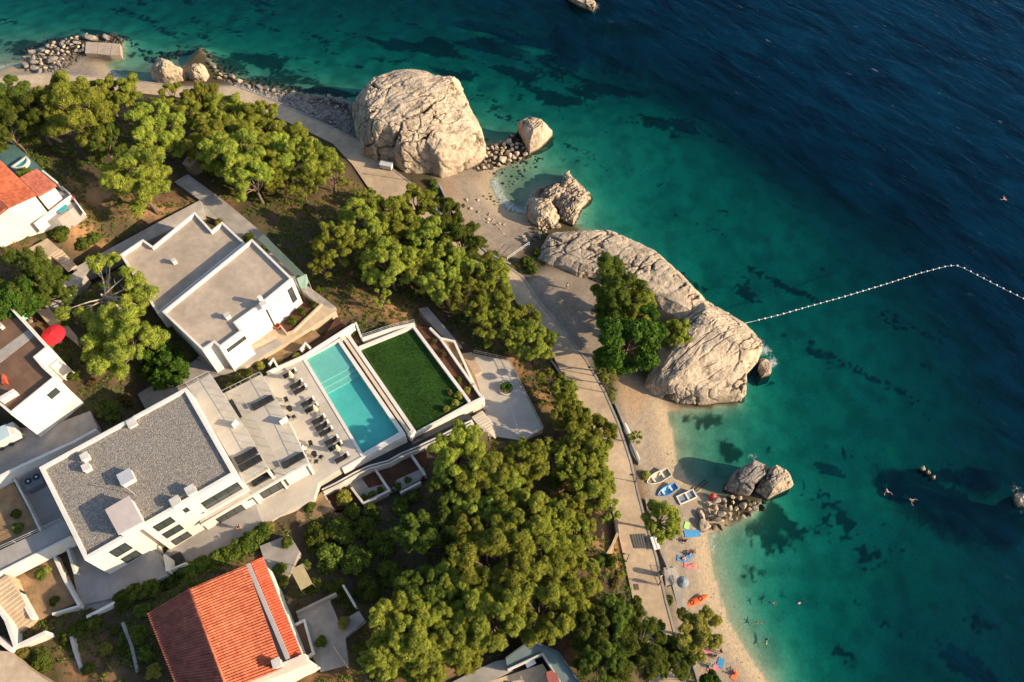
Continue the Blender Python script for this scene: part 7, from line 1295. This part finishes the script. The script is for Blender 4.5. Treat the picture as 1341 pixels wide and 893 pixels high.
# ---------------------------------------------------------------- people
def skin_mesh(name, joints, edges, m, root=0, sub=1):
    me = bpy.data.meshes.new(name); me.from_pydata([j[:3] for j in joints], edges, []); o = bpy.data.objects.new('tmp', me); col.objects.link(o); md = o.modifiers.new('s', 'SKIN'); sv = me.skin_vertices[0].data
    for i, j in enumerate(joints): sv[i].radius = (j[3], j[3]); sv[i].use_root = (i == root)
    s2 = o.modifiers.new('d', 'SUBSURF'); s2.levels = sub; s2.render_levels = sub
    dg = bpy.context.evaluated_depsgraph_get(); out = bpy.data.meshes.new_from_object(o.evaluated_get(dg)); bpy.data.objects.remove(o); out.name = name; out.materials.clear(); out.materials.append(m); out.polygons.foreach_set('use_smooth', [True]*len(out.polygons)); return out
def figure(pose):
    """joints of a 1.72 m figure; pelvis first"""
    if pose == 'stand': J = dict(pel=(0,0,.95,.14), wst=(0,0,1.12,.125), chs=(0,0,1.32,.15), nck=(0,0,1.47,.06), hd0=(.01,0,1.56,.085), hd1=(.01,0,1.66,.08), sl=(0,.19,1.40,.06), el=(.02,.25,1.12,.045), wl=(.08,.24,.88,.032), sr=(0,-.19,1.40,.06), er=(.02,-.25,1.12,.045), wr=(.1,-.23,.88,.032), hl=(0,.1,.88,.095), kl=(.03,.11,.5,.06), al=(0,.11,.09,.042), tl=(.17,.12,.04,.03), hr=(0,-.1,.88,.095), kr=(-.02,-.11,.5,.06), ar=(-.06,-.11,.09,.042), tr=(.11,-.13,.04,.03))
    elif pose == 'sit': J = dict(pel=(0,0,.13,.14), wst=(-.06,0,.3,.125), chs=(-.1,0,.5,.15), nck=(-.08,0,.66,.06), hd0=(-.05,0,.75,.085), hd1=(-.04,0,.85,.08), sl=(-.1,.19,.6,.06), el=(-.25,.24,.34,.045), wl=(-.3,.22,.08,.032), sr=(-.1,-.19,.6,.06), er=(.1,-.24,.42,.045), wr=(.3,-.18,.42,.032), hl=(.05,.1,.12,.095), kl=(.42,.14,.42,.06), al=(.62,.13,.08,.042), tl=(.78,.14,.04,.03), hr=(.05,-.1,.12,.095), kr=(.46,-.13,.2,.06), ar=(.86,-.13,.07,.042), tr=(.92,-.13,.16,.03))
    elif pose == 'lie': J = dict(pel=(0,0,.14,.14), wst=(-.18,0,.14,.125), chs=(-.38,0,.15,.15), nck=(-.54,0,.16,.06), hd0=(-.63,0,.17,.085), hd1=(-.73,0,.17,.08), sl=(-.46,.19,.13,.06), el=(-.3,.38,.08,.045), wl=(-.08,.34,.07,.032), sr=(-.46,-.19,.13,.06), er=(-.62,-.36,.1,.045), wr=(-.72,-.16,.1,.032), hl=(.07,.1,.12,.095), kl=(.46,.13,.12,.06), al=(.87,.16,.07,.042), tl=(.92,.18,.17,.03), hr=(.07,-.1,.12,.095), kr=(.44,-.12,.2,.06), ar=(.84,-.13,.07,.042), tr=(.9,-.14,.17,.03))
    else: J = dict(pel=(0,0,-.1,.14), wst=(-.18,0,-.06,.125), chs=(-.38,0,-.02,.15), nck=(-.54,0,.04,.06), hd0=(-.63,0,.12,.085), hd1=(-.73,0,.16,.08), sl=(-.46,.19,-.02,.06), el=(-.6,.44,-.02,.045), wl=(-.82,.5,0,.032), sr=(-.46,-.19,-.02,.06), er=(-.56,-.45,-.02,.045), wr=(-.78,-.55,0,.032), hl=(.07,.1,-.12,.095), kl=(.42,.2,-.1,.06), al=(.8,.3,-.1,.042), tl=(.95,.34,-.1,.03), hr=(.07,-.1,-.12,.095), kr=(.42,-.16,-.1,.06), ar=(.82,-.2,-.1,.042), tr=(.97,-.22,-.1,.03))
    names = list(J); E = [('pel','wst'),('wst','chs'),('chs','nck'),('nck','hd0'),('hd0','hd1'),('chs','sl'),('sl','el'),('el','wl'),('chs','sr'),('sr','er'),('er','wr'),('pel','hl'),('hl','kl'),('kl','al'),('al','tl'),('pel','hr'),('hr','kr'),('kr','ar'),('ar','tr')]
    for s in 'lr':   # hands: palm, four fingers and a thumb
        w_, e_ = Vector(J['w'+s][:3]), Vector(J['e'+s][:3]); d = (w_-e_).normalized(); a = d.orthogonal().normalized(); J['p'+s] = (*(w_+d*.08), .03); E.append(('w'+s, 'p'+s))
        for k in range(5):
            off = a*((k-1.5)*.022) if k < 4 else a*(-.06); st = w_+d*(.1 if k < 4 else .05); ln = (.075, .085, .08, .06, .055)[k]
            J['f%s%d' % (s, k)] = (*(st+off*.9), .011); J['g%s%d' % (s, k)] = (*(st+off*1.15+d*ln*.6+Vector((0, 0, -.006))), .009); J['i%s%d' % (s, k)] = (*(st+off*1.2+d*ln+Vector((0, 0, -.016))), .008)
            E += [('p'+s if k < 4 else 'w'+s, 'f%s%d' % (s, k)), ('f%s%d' % (s, k), 'g%s%d' % (s, k)), ('g%s%d' % (s, k), 'i%s%d' % (s, k))]
    names = list(J); ix = {n: i for i, n in enumerate(names)}; body = skin_mesh('body', [J[n] for n in names], [(ix[a], ix[b]) for a, b in E], skinm)
    def part(sel, ed, gr_, nm, m): ns = list(sel); i2 = {n: i for i, n in enumerate(ns)}; return skin_mesh(nm, [(*Vector(J[n][:3]).lerp(Vector(J[sel[n]][:3]), .0), J[n][3]*gr_) for n in ns], [(i2[a], i2[b]) for a, b in ed], m)
    mid = lambda a, b, t: (*Vector(J[a][:3]).lerp(Vector(J[b][:3]), t), J[a][3]*(1-t)+J[b][3]*t)
    def custom(js, ed, m, nm): return skin_mesh(nm, js, ed, m)
    gw = lambda j, g: (*j[:3], j[3]*g)
    shorts = lambda m: custom([gw(J['pel'], 1.12), gw(mid('pel','wst',.5), 1.1), gw(J['hl'], 1.18), gw(mid('hl','kl',.55), 1.25), gw(J['hr'], 1.18), gw(mid('hr','kr',.55), 1.25)], [(0, 1), (0, 2), (2, 3), (0, 4), (4, 5)], m, 'shorts')
    shirt = lambda m: custom([gw(J['wst'], 1.15), gw(J['chs'], 1.15), gw(mid('chs','nck',.6), 1.2), gw(J['sl'], 1.25), gw(mid('sl','el',.6), 1.25), gw(J['sr'], 1.25), gw(mid('sr','er',.6), 1.25), gw(J['pel'], 1.12)], [(7, 0), (0, 1), (1, 2), (1, 3), (3, 4), (1, 5), (5, 6)], m, 'shirt')
    h0, h1 = Vector(J['hd0'][:3]), Vector(J['hd1'][:3]); up_ = (h1-h0).normalized(); back_ = Vector((-1, 0, 0)) if pose in ('stand', 'sit') else Vector((0, 0, 1)) if pose == 'swim' else Vector((0, 0, -1))
    hair = lambda m: custom([(*(h0+back_*.035), .08), (*(h1+back_*.025+up_*.03), .088)], [(0, 1)], m, 'hair')
    f_ = -back_; face = MB()
    for s in (-1, 1): side = up_.cross(f_).normalized(); face.box(h0+up_*.05+f_*.082+side*s*.03, (.018, .018, .018))
    face.box(h0+up_*.02+f_*.095, (.025, .025, .04)); face.box(h0-up_*.02+f_*.085, (.03, .03, .012))
    fme_ = bpy.data.meshes.new('face'); fme_.from_pydata(face.v, [], face.f); fme_.materials.append(mat('face_dark', (.22, .1, .07), .7, .1, 5))
    return dict(body=body, shorts=shorts, shirt=shirt, hair=hair, face=fme_)
FIG = {k: figure(k) for k in ('stand', 'sit', 'lie', 'swim')}; PCACHE = {}
def person(px, py, pose, rz, label, m1, shirt=None, z=None, hair=None):
    up_ = {'stand': .85, 'sit': .4, 'lie': .15, 'swim': 0}[pose]; q = on_ground(px, py, up_) if z is None else W(px, py, z+up_)
    if z is not None: q.z = z
    if pose in ('sit', 'lie'): q.z += .07
    t = thing('person', label, 'person', q, None, rz); f = FIG[pose]
    def add(nm, me): o = bpy.data.objects.new(nm, me); col.objects.link(o); o.parent = t; return o
    add('body', f['body']); add('face', f['face'])
    for nm, m in (('shorts', m1), ('shirt', shirt), ('hair', hair or hairm)):
        if m is None: continue
        k = (pose, nm, m.name)
        if k not in PCACHE: PCACHE[k] = f[nm](m)
        add(nm, PCACHE[k])
person(749-6, 374, 'stand', 2.0, 'person in white top and dark shorts standing on the shaded plaza', darkcl, whitef)
person(312, 690, 'stand', -.8, 'person in black shirt walking on the villa front patio', darkcl, darkcl, z=Z0)
person(864.5, 764, 'stand', 2.4, 'person in dark clothes standing at the promenade edge by the litter bin', darkcl, darkcl)
person(893, 731, 'lie', 3.0, 'bather in dark shorts lying on the blue towel by the pink towel', darkcl); person(903, 725, 'sit', 2.6, 'bather in blue shorts sitting beside the blue towels', bluecl); person(905, 740.5, 'lie', .1, 'bather lying on the pink towel below the blue one', pinkcl); person(898, 708, 'sit', 2.2, 'bather in dark clothes sitting below the wide blue towel', darkcl, darkcl); person(909, 723, 'sit', .4, 'bather in a dark shirt sitting nearest the water by the blue mat', darkcl, darkcl)
person(944, 853, 'stand', .5, 'person in dark clothes standing near the bottom of the beach', darkcl, darkcl); person(937, 859, 'sit', 2.8, 'bather sitting beside the standing person in dark clothes', greycl); person(930, 872, 'sit', -.5, 'bather in teal shirt sitting on the pink towel', tealcl, tealcl); person(962, 882, 'sit', 1.2, 'bather in orange top sitting lowest on the beach', redf, MATS['orange_cloth'])
fair = mat('fair_hair', (.3, .2, .1), .8, .2, 9)
person(1161, 640, 'swim', 1.6, 'swimmer heading away left of the dark reef', darkcl, z=0.0); person(1191, 653, 'swim', 2.4, 'swimmer with arms spread just below the dark reef', darkcl, z=0.0); person(1318, 262, 'swim', -.8, 'lone swimmer far out in the dark water beyond the buoys', redf, z=0.0, hair=fair); person(1050, 788, 'swim', .4, 'dark-haired swimmer off the long beach', darkcl, z=-.05); person(1009, 789, 'swim', 2.8, 'swimmer in the shallows nearest the beach swash', bluecl, z=-.05, hair=fair); person(993, 815, 'swim', 3.0, 'swimmer in pale shallows below the beach swash', limecl, z=-.05); person(1004, 838, 'swim', 1.2, 'swimmer lowest in the pale shallows', darkcl, z=-.08)
